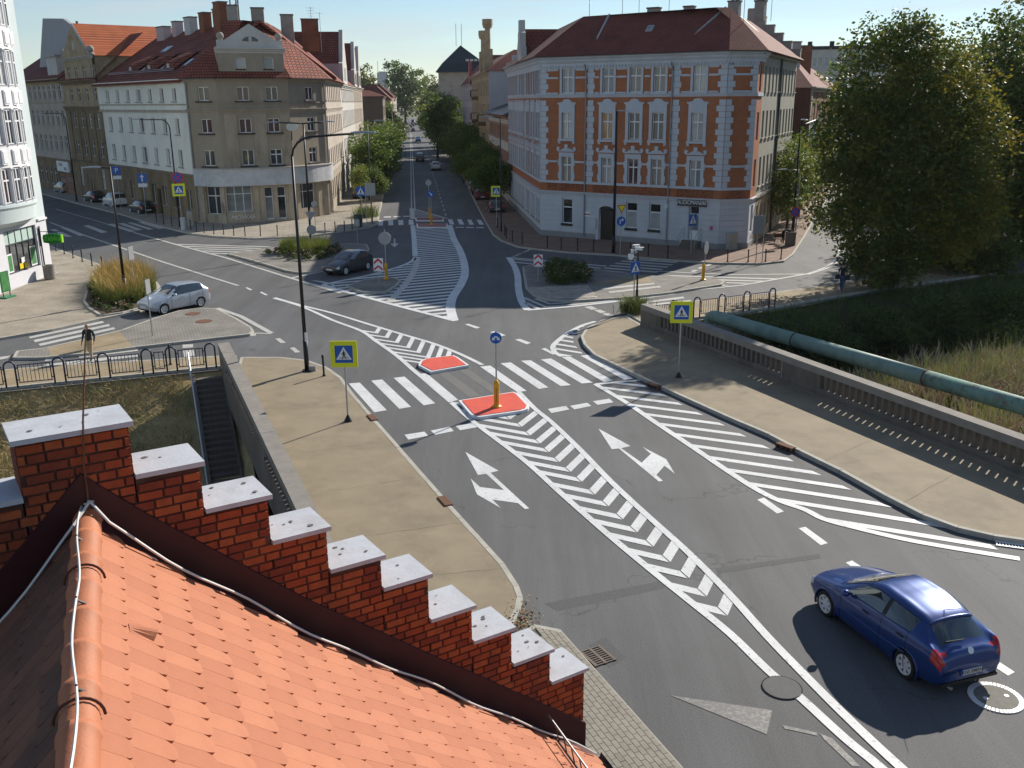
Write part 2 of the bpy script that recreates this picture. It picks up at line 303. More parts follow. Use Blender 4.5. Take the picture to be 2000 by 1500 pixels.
kerbR = [(1222, 616), (1175, 625), (1145, 640), (1134, 656), (1140, 672), (1160, 692), (1210, 716), (1270, 745), (1340, 777), (1420, 813), (1500, 847), (1560, 879), (1640, 918), (1730, 968), (1800, 1004), (1870, 1030), (1940, 1046), (2003, 1055)]
rootR = pavement('right_bridge_pavement', [*pp(kerbR, .15), Vector((19, 22.5)), Vector((17.4, 24.2)), Vector((16.3, 26.7)), Vector((6.95, 48.2))], TAN, h=.15)
def joints(root, spec, h):
    b = MB()
    for p, q in spec:
        a, c = G(*p, h), G(*q, h); n = 9; r = random.Random(int(p[0])); P = [a.lerp(c, i / n) + Vector((r.uniform(-.02, .02), r.uniform(-.035, .035), 0)) for i in range(n + 1)]
        for i in range(n): d = (P[i + 1] - P[i]).normalized(); s_ = Vector((-d.y, d.x, 0)) * r.uniform(.002, .005); b.quad(*[(v.x, v.y, h + .002) for v in (P[i] - s_, P[i + 1] - s_, P[i + 1] + s_, P[i] + s_)])
    b.build('pavement_joint', M('joint_dark', (.075, .06, .045), .95, .2, 9) if 'joint_dark' not in bpy.data.materials else bpy.data.materials['joint_dark'], root)
joints(rootL, [((600, 884), (752, 862)), ((566, 800), (700, 785)), ((640, 960), (828, 930)), ((690, 1050), (905, 1020)), ((545, 740), (655, 728)), ((760, 1130), (990, 1110)), ((830, 880), (840, 935))], .128)
joints(rootR, [((1450, 828), (1560, 778)), ((1600, 905), (1745, 840)), ((1330, 768), (1440, 722)), ((1760, 985), (1900, 905)), ((1240, 728), (1330, 690)), ((1180, 690), (1265, 655))], .148)
# far banks' walks behind the railings
pavement('left_bank_pavement', [*pp([(-60, 729), (0, 722), (120, 712), (300, 702), (440, 694), (462, 694)]), Vector((-12.4, 40.7)), Vector((-13.1, 41.1)), Vector((-21.4, 37.9)), Vector((-30, 34.6))], TANB)
pavement('right_bank_pavement', [*pp([(1224, 612), (1300, 594), (1400, 582), (1500, 572), (1600, 558), (1690, 545), (1780, 525)]), Vector((34, 72)), Vector((33, 63.4)), Vector((22.5, 57.8)), Vector((14.9, 52.8)), Vector((8.4, 49.5)), Vector((7.1, 48.7))], TANB)
# left shop corner
pavement('shop_corner_pavement', [*pp([(-80, 672), (0, 660), (100, 643), (195, 622), (270, 607), (305, 590), (318, 565), (290, 530), (250, 523), (212, 522), (150, 500), (95, 478)]), Vector((-54, 87)), Vector((-44, 70.6)), Vector((-32.0, 66)), Vector((-31.95, 58)), Vector((-32.2, 45))], HERR)
# left building and its side streets
kl = [(60, 372), (90, 380), (160, 399), (240, 419), (280, 432), (300, 438), (340, 448), (370, 455), (420, 461), (500, 465), (600, 461), (650, 454), (700, 447), (725, 443), (738, 438), (742, 415), (752, 370), (762, 328), (774, 285)]
pavement('corner_house_pavement', [*pp(kl), *pp([(740, 285), (690, 330), (655, 400), (640, 415)]), Vector((-20.2, 102)), Vector((-31, 96)), Vector((-72, 144))], SLABS)
kr = [(868, 285), (900, 340), (946, 430), (962, 457), (978, 469), (1010, 481), (1050, 486), (1112, 492), (1200, 497), (1260, 503), (1325, 508), (1400, 513), (1487, 514), (1532, 509), (1550, 496), (1572, 462), (1590, 430), (1610, 400), (1635, 350)]
pavement('brick_house_pavement', [*pp(kr), Vector((36, 120)), Vector((26, 96)), Vector((18.9, 76)), Vector((16.4, 75.6)), Vector((3, 84.6)), Vector((0, 112)), Vector((-6, 170))], REDB)
# traffic islands
pts = [(24, 698), (32, 685), (87, 679), (175, 659), (237, 644), (300, 621), (350, 606), (390, 601), (424, 602), (462, 621), (492, 639), (496, 646), (488, 652), (425, 659), (337, 669), (267, 677), (175, 689), (75, 698)]
root = pavement('long_traffic_island', pp(pts), GRAYB)
MB().flat(inset(ccw([tuple(p[:2]) for p in pp([(87, 679), (175, 659), (237, 644), (267, 677), (175, 689), (90, 697)])]), .16), .129).build('tan_paving', TANB, root)
pts = [(444, 495), (507, 512), (560, 528), (585, 532), (612, 530), (640, 523), (700, 504), (722, 487), (717, 477), (690, 475), (620, 478), (542, 482)]
pavement('flower_bed_island', pp(pts), GRAYB)
pts = [(676, 558), (706, 570), (755, 570), (775, 557), (783, 548), (775, 543), (750, 541), (712, 545)]
pavement('small_chevron_island', pp(pts), GRAYB)
pts = [(1020, 521), (1040, 517), (1160, 525), (1250, 537), (1400, 545), (1416, 549), (1410, 555), (1300, 572), (1212, 581), (1112, 587), (1060, 584), (1040, 574), (1026, 560)]
isl = pavement('right_traffic_island', pp(pts), GRAYB)
MB().flat(inset(ccw([tuple(p[:2]) for p in pp([(1155, 552), (1262, 537), (1277, 551), (1160, 556)])]), .02), .129).build('tan_paving', TANB, isl)
# granite setts along its near side: rows of separate stones, joined into one part
st = MB(); a, b, c, d = (G(x, y, .12).xy for x, y in ((1028, 562), (1148, 557), (1168, 582), (1062, 584)))
for i in range(30):
    for j in range(7):
        u0, u1, v0, v1 = (i + .06) / 30, (i + .94) / 30, (j + .07) / 7, (j + .93) / 7
        f = lambda u, v: a.lerp(b, u).lerp(d.lerp(c, u), v)
        st.prism([f(u0, v0), f(u1, v0), f(u1, v1), f(u0, v1)], .1, .13 + rnd.uniform(0, .02), bottom=False)
SETT = M('granite_sett', (.38, .34, .29), .8, .35, 2.2)
struct(st.build('cobblestone', SETT, isl), 'stuff')
# paved apron below the gable: every block a stone of its own
rootp = pavement('brick_apron', [*pp([(1042, 1219), (1094, 1229), (1335, 1500), (1500, 1700)], .1), Vector((1.5, 8.0)), Vector((-.6, 14.0)), Vector((-.9, 17.2))], M('joint_sand', (.13, .12, .09), .95, .3, 6), h=.1, kerb=.12)
pb = G(1094, 1229, .1).xy; pe = G(1335, 1500, .1).xy; du = (pe - pb).normalized(); dv = Vector((du.y, -du.x)) if Vector((du.y, -du.x)).x < 0 else Vector((-du.y, du.x))
APR = [M('apron_block', (.27, .245, .20), .85, .18, 3, .2, 50), M('apron_block_dark', (.235, .21, .17), .85, .2, 3, .2, 50)]
bw, bh = .235, .118
bme = [MB().prism([(0, 0), (bw - .011, 0), (bw - .011, bh - .011), (0, bh - .011)], 0, .03, bottom=False).mesh('paving_block', m) for m in APR]
cand = []
ang = math.atan2(du.y, du.x); left = [Vector((-.6, 14.0)), Vector((-.9, 17.2)), G(1042, 1219, .1).xy]
for j in range(1, 34):
    for i in range(-12, 46):
        p = pb + du * ((i + .5 * (j % 2)) * bw) + dv * (j * bh + .02)
        if p.y < 8.5 or not (geometry.intersect_point_tri_2d(p, pb, pe, (-.5, 8)) or geometry.intersect_point_tri_2d(p, pb, G(1046, 1222, .1).xy, (-.5, 8))): continue
        wx = 1.1 - .55 * (p.y - 9.6) if p.y < 13 else -.9
        if p.x < wx - 2.2: continue
        cand.append(((p - Vector((1.4, 11.5))).length, p, rnd.random() < .25))
flip = dv.cross(du) > 0
cand.sort(key=lambda c: c[0]); rest = MB()
for q, (_, p, dk) in enumerate(cand):
    if q < 300: O('paving_block', bme[dk], rootp, (p.x, p.y, .085 + rnd.uniform(-.002, .003)), ang)
    else:
        t = [p, p + du * (bw - .011), p + du * (bw - .011) + Vector((-du.y, du.x)) * (bh - .011), p + Vector((-du.y, du.x)) * (bh - .011)]
        rest.prism(t, .08, .115, bottom=False)
if rest.v: struct(rest.build('paving_block_rest', APR[0], rootp), 'stuff')
# red painted refuge islands
def refuge(name, px, h, top, label):
    P = ccw([tuple(G(x, y, h).xy) for x, y in px]); r = thing(name, label, 'traffic island', (*P[0], 0)); sh = [(x - P[0][0], y - P[0][1]) for x, y in P]
    MB().prism(sh, 0, h - .02).build('kerb_ring', WHITEP, r)
    MB().prism(inset(sh, .11), h - .03, h, bottom=False).build('painted_top', top, r); return r
refuge('refuge_island', [(817, 712), (821, 704), (832, 699), (886, 693), (895, 697), (916, 712), (842, 725)], .14, REDPAINT, 'small red painted refuge island with white kerb, empty top, far side of the crossing')
refuge('refuge_island', [(896, 781), (1003, 764), (1012, 768), (1034, 791), (1031, 797), (1020, 801), (937, 813), (926, 812), (918, 807)], .14, REDPAINT, 'red painted refuge island with yellow post, near side of the zebra crossing')
refuge('refuge_island', [(813, 436), (874, 436), (874, 443), (815, 443)], .13, M('faded_red', (.33, .12, .10), .7, .2, 3), 'faded red refuge island at the far crossing, nearer half with white kerb')
refuge('refuge_island', [(811, 425), (866, 426), (867, 430), (812, 430)], .13, M('dull_red', (.28, .06, .06), .7, .2, 3), 'dark red refuge island at the far crossing, farther half')
# ---------------------------------------------------------------- road markings
_mz = [0]
def mz(q=()): _mz[0] += 1; return .0128 + .0008 * (_mz[0] % 5) if isinstance(q, LP) else .004 + .0006 * (_mz[0] % 14)
class LP(list): pass
def mark(name, polys, mat=None, split=None, h=0, base=None):
    """painted shapes; split names each shape as a piece of its own"""
    mat = mat or PAINT
    polys = [type(q)([Vector(p[:2]) for p in q]) for q in polys]
    if split:
        r = struct(O(name, None))
        for q in polys: MB().flat(q, h + mz(q)).build(split, mat, r)
        return r
    b = MB()
    for q in polys: b.flat(q, h + mz(q))
    return struct(b.build(name, mat))
def line(pts, w):
    pts = [Vector(p[:2]) for p in pts]; L, R_ = [], []
    for i, p in enumerate(pts):
        t = (pts[min(i + 1, len(pts) - 1)] - pts[max(i - 1, 0)]).normalized(); n = Vector((-t.y, t.x)) * w / 2; L.append(p + n); R_.append(p - n)
    return [LP(L + R_[::-1])]
def smooth(pts, k=5):
    P = [Vector(p[:2]) for p in pts]; out = []
    for i in range(len(P) - 1):
        a, b, c, d = P[max(i - 1, 0)], P[i], P[i + 1], P[min(i + 2, len(P) - 1)]
        for j in range(k):
            t = j / k; out.append(.5 * ((2 * b) + (c - a) * t + (2 * a - 5 * b + 4 * c - d) * t * t + (3 * b - a - 3 * c + d) * t ** 3))
    return out + [P[-1]]
def hatch(poly, dirv, period, width, phase=0):
    """parallel stripes clipped to a polygon (even-odd)"""
    poly = [Vector(p[:2]) for p in poly]; u = Vector(dirv[:2]).normalized(); v = Vector((-u.y, u.x)); q = [(p.dot(u), p.dot(v)) for p in poly]; out = []
    t = min(b for a, b in q) + phase; mxv = max(b for a, b in q)
    def cuts(y):
        xs = []
        for i in range(len(q)):
            (x0, y0), (x1, y1) = q[i], q[(i + 1) % len(q)]
            if (y0 <= y) != (y1 <= y): xs.append(x0 + (y - y0) / (y1 - y0) * (x1 - x0))
        return sorted(xs)
    while t < mxv:
        c0, c1, cm = cuts(t - width / 2), cuts(t + width / 2), cuts(t)
        if len(c0) == len(c1) and len(c0) >= 2:
            for k in range(0, len(c0) - 1, 2):
                if min(c0[k + 1] - c0[k], c1[k + 1] - c1[k]) > .15: out.append([u * c0[k] + v * (t - width / 2), u * c0[k + 1] + v * (t - width / 2), u * c1[k + 1] + v * (t + width / 2), u * c1[k] + v * (t + width / 2)])
        t += period
    return out
Z5 = lambda ox, oy, s: (lambda L: [G(ox + x / s, oy + y / s) for x, y in L])
mark('asphalt_patch', [Z5(800, 1125, 4)([(1050, 215), (1985, 35), (1995, 95), (1150, 275)]), Z5(800, 1125, 4)([(1400, 540), (1530, 480), (1690, 640), (1560, 720)]), [G(x, y) for x, y in [(1398, 1110), (1600, 1082), (1604, 1090), (1402, 1120)]]], M('asphalt_patch', (.084, .084, .085), .85, .2, 14, .3, 60), h=-.003)
# near zebra
z = Z5(600, 600, 4); z2 = Z5(900, 400, 4)
mark('zebra_crossing', [z([(325, 597), (410, 590), (622, 805), (525, 822)]), z([(500, 575), (585, 565), (812, 780), (720, 795)]), z([(675, 553), (760, 543), (1000, 752), (910, 768)]), z([(850, 527), (930, 515), (1180, 725), (1105, 745)]),
    z([(1350, 465), (1430, 457), (1715, 655), (1640, 664)]), z([(1510, 440), (1590, 432), (1885, 628), (1810, 640)]), z2([(470, 1220), (545, 1215), (860, 1410), (780, 1418)]), z2([(625, 1210), (705, 1202), (1030, 1390), (945, 1398)]), z2([(785, 1190), (855, 1187), (1190, 1375), (1115, 1385)]), z2([(935, 1180), (1010, 1172), (1355, 1360), (1275, 1368)])], split='stripe')
mark('worn_zebra_stripe', [z([(1020, 515), (1095, 503), (1352, 690), (1270, 705)]), z([(1185, 492), (1255, 482), (1530, 668), (1455, 678)])], PAINT_GHOST, split='stripe')
mark('give_way_line', [z([(760, 997), (915, 973), (945, 1005), (790, 1035)]), z([(965, 965), (1115, 935), (1145, 968), (1000, 998)]), z([(1160, 930), (1300, 905), (1330, 938), (1195, 962)])] + [[G(x, y) for x, y in p] for p in ([(1070, 799), (1105, 793), (1112, 800), (1077, 807)], [(1113, 793), (1147, 787), (1155, 793), (1122, 800)], [(1158, 784), (1190, 779), (1198, 786), (1167, 791)])], split='dash')
# near chevron median
cl = Z5(880, 820, 4.167); bt = Z5(1250, 1125, 4)
Lm = smooth([G(882, 787), *cl([(190, 20), (600, 330), (900, 600), (1300, 950), (1700, 1280), (1950, 1480)]), *bt([(700, 450), (1000, 740), (1250, 950), (1600, 1270), (1880, 1500)]), G(1840, 1610)], 4)
Rm = smooth([G(1013, 766), G(1045, 799), *cl([(820, 20), (1050, 240), (1300, 500), (1600, 780), (1900, 1050)]), *bt([(560, 0), (750, 200), (1000, 480), (1300, 790), (1600, 1090), (1960, 1430)]), G(1850, 1580)], 4)
mark('median_line', line(Lm, .21) + line(Rm, .21))
V = [G(975, 803), G(992, 817), *cl([(560, 45), (630, 115), (710, 180), (780, 250), (865, 330), (955, 410), (1045, 490), (1150, 590), (1260, 685), (1375, 790), (1490, 895), (1620, 1010), (1755, 1135), (1905, 1265)]), G(1371, 1158), G(1411, 1195)]
dl = (G(1050, 922) - G(1131, 938)).xy.normalized(); dr = (G(1158, 910) - G(1131, 938)).xy.normalized()
def hit(p, d, pl):
    best = None
    for i in range(len(pl) - 1):
        r = geometry.intersect_line_line_2d(p, p + d * 12, pl[i], pl[i + 1])
        if r and (best is None or (r - p).length < best): best = (r - p).length
    return best
ch = []
def arm(v, d, pl, w, along):
    n = hit(v, d, pl)
    if not n: return
    q = v + d * n; ch.append([v - along * w / 2, v + along * w / 2, q + along * w / 2, q - along * w / 2])
for v in V:
    v = v.xy; ax = (V[-1].xy - V[0].xy).normalized()
    arm(v - dl * -.02, dl, Lm, .42, ax); arm(v + dr * .03, dr, Rm, .42, ax)
mark('chevron_marking', ch, split='chevron_arm')
# far-side chevron median towards the left street
c4 = Z5(400, 400, 4)
Ln = smooth([*c4([(540, 730), (760, 797), (1000, 903), (1220, 985), (1330, 1060), (1500, 1180), (1650, 1310)]), G(850, 757)], 4); Rn = smooth([*c4([(545, 727), (760, 788), (1000, 848), (1300, 940), (1600, 1030), (1800, 1090), (2000, 1170)]), G(942, 713)], 4)
mark('median_line', line(Ln, .22) + line(Rn, .22))
ch = []; dl2 = (G(700, 645) - G(735, 650)).xy.normalized(); dr2 = (G(762, 648) - G(755, 659)).xy.normalized()
for x, y in ((735, 650), (755, 659), (775, 669), (797, 679), (817, 688), (836, 698), (852, 707), (868, 716)):
    ax = (G(850, 705) - G(755, 659)).xy.normalized()
    arm(G(x, y).xy, dl2, Ln, .42, ax); arm(G(x, y).xy, dr2, Rn, .42, ax)
mark('chevron_marking', ch, split='chevron_arm')
# right-hand hatched lane
h1, h2 = Z5(1140, 720, 4.167), Z5(1580, 880, 4.762)
bl = smooth([*h1([(95, 128), (350, 280), (600, 450), (900, 650), (1150, 820), (1400, 980), (1600, 1080), (1800, 1150)]), *h2([(140, 640), (430, 720), (1000, 850), (1960, 1010)])], 4)
er = [*h1([(455, 95), (480, 130), (580, 180), (700, 235), (780, 285), (900, 345), (1045, 412), (1180, 480), (1315, 550), (1460, 625), (1615, 700), (1755, 780), (1930, 865)]), *h2([(325, 335), (565, 450), (940, 595), (1540, 780), (1800, 950)])]
mark('hatched_lane', line(bl, .24) + line([G(1163, 751), G(1250, 743)], .22) + hatch([*bl, *er[::-1]], G(1603, 927) - G(1500, 912), .885, .27, .5), split='stripe')
# curved hatched corner
arc = smooth(Z5(980, 480, 4.348)([(795, 645), (680, 680), (560, 745), (480, 805), (435, 855), (450, 905), (510, 942)]), 6)
en = Z5(980, 480, 4.348)([(690, 690), (640, 730), (605, 775), (610, 840), (660, 885), (690, 925), (520, 945)])
mark('hatched_corner', line(arc, .26) + hatch([*arc, *en[::-1]], G(1128, 684) - G(1090, 678), .8, .26, .3), split='stripe')
# lane arrows
mark('lane_arrow', [cl([(120, 262), (390, 415), (325, 432), (640, 722), (605, 728), (550, 680), (340, 650), (410, 720), (215, 608), (163, 478), (240, 548), (435, 573), (290, 440), (222, 450)])])
mark('lane_arrow', [cl([(1203, 72), (1465, 215), (1388, 232), (1555, 350), (1630, 278), (1560, 220), (1755, 322), (1825, 440), (1740, 375), (1675, 450), (1728, 498), (1695, 503), (1370, 235), (1312, 240)])])
mark('worn_lane_arrow', [bt([(240, 935), (1032, 1050), (990, 1240)]), bt([(1110, 1165), (1380, 1225), (1385, 1250), (1130, 1195)]), bt([(1400, 1230), (1500, 1270), (1720, 1490), (1660, 1490), (1440, 1280)])], PAINT_FADED)
mark('lane_arrow', [Z5(600, 400, 5)([(845, 330), (862, 330), (862, 378), (895, 378), (853, 415), (810, 380), (845, 380)])], PAINT_OLD)
# dashes
mark('lane_dash', [[G(x, y) for x, y in q] for q in ([(908, 634), (915, 632.5), (938, 640), (930, 642)], [(957, 649), (966, 647), (988, 655), (980, 657)], [(1006, 664), (1015, 662), (1037, 670), (1029, 673)], [(1057, 682), (1065, 680), (1086, 692), (1080, 693)],
    [(1479, 976), (1492, 972), (1531, 999), (1518, 1003)], [(1560, 1032), (1573, 1029), (1617, 1061), (1603, 1065)], [(1652, 1099), (1664, 1095), (1686, 1109), (1674, 1115)], [(1935, 1298), (1947, 1290), (1982, 1313), (1969, 1320)], [(479, 562), (483, 561.5), (493, 566), (489, 567)], [(507, 571), (511, 570), (523, 576), (519, 577)])], split='dash')
# far hatched median
n5 = Z5(600, 400, 5)
lf = n5([(1030, 200), (1045, 350), (1055, 505)]); lg = n5([(1055, 510), (1030, 548), (930, 595), (800, 635), (600, 690), (150, 780)]); bt2 = n5([(150, 782), (450, 870), (800, 965), (1200, 1070), (1450, 1135)]); rt = n5([(1390, 200), (1430, 330), (1485, 430), (1522, 530), (1540, 620), (1535, 700), (1495, 790), (1435, 880), (1405, 950), (1402, 1030), (1430, 1130)])
mark('median_line', line(lf, .42) + line(smooth(lg, 3), .3) + line(bt2, .34) + line(smooth(rt, 4), .55))
pol = lf + lg + bt2 + rt[::-1]
mark('hatched_median', hatch(pol, G(898, 493) - G(814, 500), .92, .42, .3), split='stripe')
mark('worn_line', line(smooth(n5([(1075, 520), (1060, 600), (1020, 690), (940, 800), (800, 955)]), 4), .45), PAINT_OLD)
# far zebra and its stop dashes
mark('far_zebra_crossing', [n5(q) for q in ([(697, 155), (742, 153), (738, 205), (690, 205)], [(792, 150), (838, 150), (842, 200), (793, 203)], [(890, 150), (937, 150), (940, 198), (890, 199)], [(990, 147), (1035, 147), (1042, 195), (992, 195)], [(1373, 142), (1415, 142), (1438, 192), (1392, 192)], [(1465, 142), (1505, 142), (1535, 193), (1488, 193)], [(1562, 145), (1602, 145), (1628, 195), (1585, 195)], [(1652, 147), (1695, 147), (1728, 195), (1682, 195)],
    [(748, 116), (818, 114), (818, 123), (748, 125)], [(843, 112), (912, 110), (912, 119), (843, 121)], [(936, 109), (1005, 108), (1005, 116), (936, 118)], [(1450, 217), (1528, 217), (1530, 224), (1452, 224)], [(1550, 218), (1625, 218), (1628, 227), (1552, 226)], [(1650, 219), (1727, 220), (1729, 229), (1652, 228)])], split='stripe')
ds = Vector((-.101, .9949)); q0 = G(806, 412).xy
mark('centre_line', line([q0 + Vector((-.12, 0)), q0 + ds * 260 + Vector((-.12, 0))], .13) + line([q0 + Vector((.25, 0)), q0 + ds * 260 + Vector((.25, 0))], .13) + line(n5([(1020, 35), (1030, 140)]), .5) + line(n5([(1040, 40), (1370, 135)]), .25) + hatch(n5([(1045, 45), (1345, 130), (1050, 138)]), (1, .05), 1.15, .4, .2), PAINT_OLD)
q1 = G(871, 421).xy
mark('lane_dash', [line([q1 + ds * (i * 4.5), q1 + ds * (i * 4.5 + 1.6)], .13)[0] for i in range(34)], PAINT_OLD)
# left street lines
l3 = Z5(80, 400, 3.3333)
mark('left_street_line', line(l3([(60, 115), (285, 200), (800, 375), (1285, 528)]), .22) + line(l3([(95, 28), (430, 125)]), .14) + line(l3([(600, 180), (900, 265), (1200, 345), (1600, 470), (1950, 575)]), .26) + line(l3([(1630, 478), (1840, 432)]), .3), PAINT_OLD)
mark('left_hatched_marking', hatch(l3([(830, 242), (1200, 256), (1545, 262), (1400, 292), (1230, 322), (1190, 336)]), G(530, 480) - G(341, 475), 1.0, .42, .3) + hatch(l3([(1630, 478), (1850, 500), (2100, 590), (1900, 560)]), G(600, 545) - G(570, 538), .9, .35, .3), PAINT_OLD, split='stripe')
mark('left_zebra_crossing', [l3(q) for q in ([(60, 162), (95, 160), (205, 208), (160, 210)], [(130, 150), (165, 148), (295, 200), (250, 203)], [(275, 137), (310, 133), (435, 178), (395, 185)], [(425, 127), (465, 123), (620, 172), (580, 177)], [(500, 122), (535, 118), (665, 163), (625, 167)], [(560, 117), (590, 114), (735, 158), (700, 163)], [(625, 113), (655, 111), (805, 153), (770, 158)], [(40, 190), (60, 185), (140, 215), (100, 220)])], PAINT_OLD, split='stripe')
s5 = Z5(0, 500, 4)
mark('side_zebra_crossing', [s5(q) for q in ([(225, 632), (800, 508), (815, 522), (235, 645)], [(260, 658), (850, 532), (860, 547), (275, 675)], [(300, 688), (890, 557), (900, 572), (315, 703)], [(355, 800), (470, 792), (465, 815), (350, 822)], [(610, 772), (1075, 722), (1078, 742), (620, 797)], [(350, 848), (1075, 765), (1078, 787), (345, 872)], [(320, 905), (1075, 810), (1078, 830), (315, 925)], [(0, 790), (85, 780), (60, 800), (0, 812)])], PAINT_OLD, split='stripe')
mark('side_dash', [s5(q) for q in ([(1425, 695), (1508, 690), (1510, 715), (1427, 722)], [(1430, 738), (1512, 732), (1520, 780), (1440, 790)], [(1960, 610), (2000, 605), (2000, 622), (1965, 625)])] + [l3(q) for q in ([(1525, 872), (1555, 868), (1595, 898), (1560, 900)], [(1620, 932), (1650, 928), (1690, 960), (1655, 963)])] + line([G(497, 651), G(530, 652)], .2) + line([G(424, 602), G(470, 618), G(530, 651)], .3), PAINT_OLD, split='dash')
# right-hand island surrounds
r4 = Z5(980, 480, 4.348)
mark('island_outline', line(smooth(r4([(60, 100), (110, 180), (135, 260), (140, 350), (158, 440), (190, 510), (222, 548)]), 4), .45) + line(r4([(215, 548), (600, 517), (1015, 470)]), .3) + line(r4([(55, 100), (400, 130), (890, 175)]), .3))
mark('island_hatching', line(r4([(185, 440), (370, 520), (700, 493), (1000, 460)]), .3) + line(r4([(290, 450), (405, 495), (700, 475), (975, 450)]), .3) + line(r4([(205, 485), (320, 540)]), .3) + hatch(r4([(85, 103), (880, 172), (800, 215), (300, 165), (120, 150)]), G(1170, 524) - G(1075, 514), 1.1, .4, .4), PAINT_OLD, split='stripe')
mark('island_zebra_crossing', hatch(r4([(1090, 100), (1515, 130), (1300, 235), (800, 215)]), G(1328, 512) - G(1231, 505), 1.12, .5, .3) + [r4(q) for q in ([(970, 465), (1400, 405), (1480, 410), (1030, 478)], [(1075, 492), (1540, 432), (1555, 446), (1100, 505)], [(1200, 500), (1600, 462), (1630, 475), (1260, 512)])], PAINT_OLD, split='stripe')
mark('island_stripe', [r4(q) for q in ([(838, 378), (1290, 332), (1300, 345), (860, 392)], [(895, 408), (1340, 358), (1355, 372), (920, 422)])], PAINT_OLD, h=.13)
tail = Z5(1200, 450, 4)
mark('tail_hatching', hatch(tail([(330, 322), (900, 345), (1480, 340), (1200, 400), (500, 470), (870, 425), (880, 395), (700, 385), (300, 340)]), G(1500, 538) - G(1300, 532), 1.0, .38, .2) + line(tail([(330, 320), (900, 347), (1500, 342)]), .25) + line(tail([(400, 490), (1000, 430), (1500, 342)]), .25), PAINT_OLD, split='stripe')
mark('bend_line', line(smooth(tail([(1500, 342), (1620, 300), (1720, 240), (1765, 140)]), 5), .16) + line(smooth(tail([(1510, 346), (1650, 300), (1750, 240), (1793, 140)]), 5), .16), PAINT_OLD)
mark('give_way_line', [r4(q) for q in ([(700, 520), (760, 512), (815, 538), (760, 545)], [(780, 547), (835, 543), (890, 565), (835, 573)], [(850, 577), (905, 573), (960, 595), (900, 600)], [(1600, 218), (1640, 205), (1670, 210), (1630, 224)], [(1660, 195), (1690, 180), (1720, 184), (1690, 198)], [(1720, 172), (1760, 155), (1790, 158), (1750, 175)], [(85, 92), (130, 80), (150, 82), (100, 95)], [(120, 75), (160, 62), (180, 64), (135, 78)], [(170, 56), (215, 40), (235, 42), (190, 58)], [(210, 38), (245, 26), (270, 28), (230, 40)])], PAINT_OLD, split='dash')
# covers and grates let into the road
def cover(label, x, y, r, mat, ring=None, text=False):
    p = G(x, y); t = thing('manhole_cover', label, 'manhole cover', (p.x, p.y, 0))
    MB().lathe([(r, -.02), (r, .021), (r * .97, .023), (0, .023)], n=28).build('lid', mat, t)
    if ring:
        b = MB(); n = 40
        for k in range(n):
            a0, a1 = 2 * math.pi * k / n, 2 * math.pi * (k + .8) / n
            b.prism([(r * 1.02 * math.cos(a0), r * 1.02 * math.sin(a0)), (ring * math.cos(a0), ring * math.sin(a0)), (ring * math.cos(a1), ring * math.sin(a1)), (r * 1.02 * math.cos(a1), r * 1.02 * math.sin(a1))], 0, .022, bottom=False)
        b.build('rim', WHITEP if ring > .45 else DARK, t)
        if ring > .45:
            for q in (.15, 3.3): MB().lathe([(.05, .02), (.05, .03), (0, .03)], .23 * math.cos(q), .23 * math.sin(q), 10).build('lifting_lug', WHITEP, t)
    return t
IRON = M('cast_iron', (.15, .135, .12), .7, .2, 12, .3, 60)
cover('round manhole cover in a white ribbed ring behind the blue car', 1945, 1363, .40, M('manhole_fill', (.20, .19, .165), .9, .2, 8), .52)
cover('plain grey manhole cover crossed by the left median line', 1527, 1344, .385, M('manhole_grey', (.10, .099, .097), .8, .15, 20, .3, 90), .405)
t = cover('rusty oval-looking manhole cover on the long island, farther one', 377, 617, .42, RUST); t.location.z = .12
t = cover('rusty manhole cover on the long island, nearer one', 399, 632, .44, RUST); t.location.z = .12
def grate(label, p, a, nx, ny, mat, z=0):
    t = thing('drain_grate', label, 'drain grate', (p.x, p.y, z), a); w, l = nx * .075, ny * .24
    b = MB().box(-w / 2 - .03, w / 2 + .03, -l / 2 - .03, l / 2 + .03, -.02, .008, 0); b.build('pit', DARK, t)
    b = MB()
    for k in range(ny + 1): b.box(-w / 2 - .03, w / 2 + .03, -l / 2 + k * .24 - .03, -l / 2 + k * .24 + .03, .006, .03)
    b.build('frame', mat, t)
    for k in range(nx + 1): MB().box(-w / 2 + k * .075 - .016, -w / 2 + k * .075 + .016, -l / 2, l / 2, .006, .026).build('bar', mat, t)
grate('dark iron road drain grate beside the brick apron', G(1167, 1282), ang + .1, 8, 2, M('grate_iron', (.13, .10, .08), .7, .3, 12))
grate('white drain grate under the right kerb at the frame edge', G(1983, 1067), -.35, 12, 1, WHITEP)
for lab, x, y, mt in (('rusty kerb inlet in the left kerb by the near zebra', 727, 815, RUST), ('rusty kerb inlet halfway along the left kerb', 869, 978, RUST), ('dark kerb inlet near the yellow sign on the right kerb', 1278, 751, RUST), ('rusty kerb inlet further along the right kerb', 1535, 870, RUST)):
    p = G(x, y, .15); a = math.atan2(-2.3, 1) if x < 1000 else math.atan2(-2.2, 1.5)
    t = thing('kerb_inlet', lab, 'drain inlet', (p.x, p.y, 0), a); MB().box(-.35, .35, -.12, .12, 0, .165).build('casting', mt, t)
    for k in range(3): MB().box(-.28 + k * .2, -.14 + k * .2, -.135, -.115, .03, .12).build('slot', DARK, t)
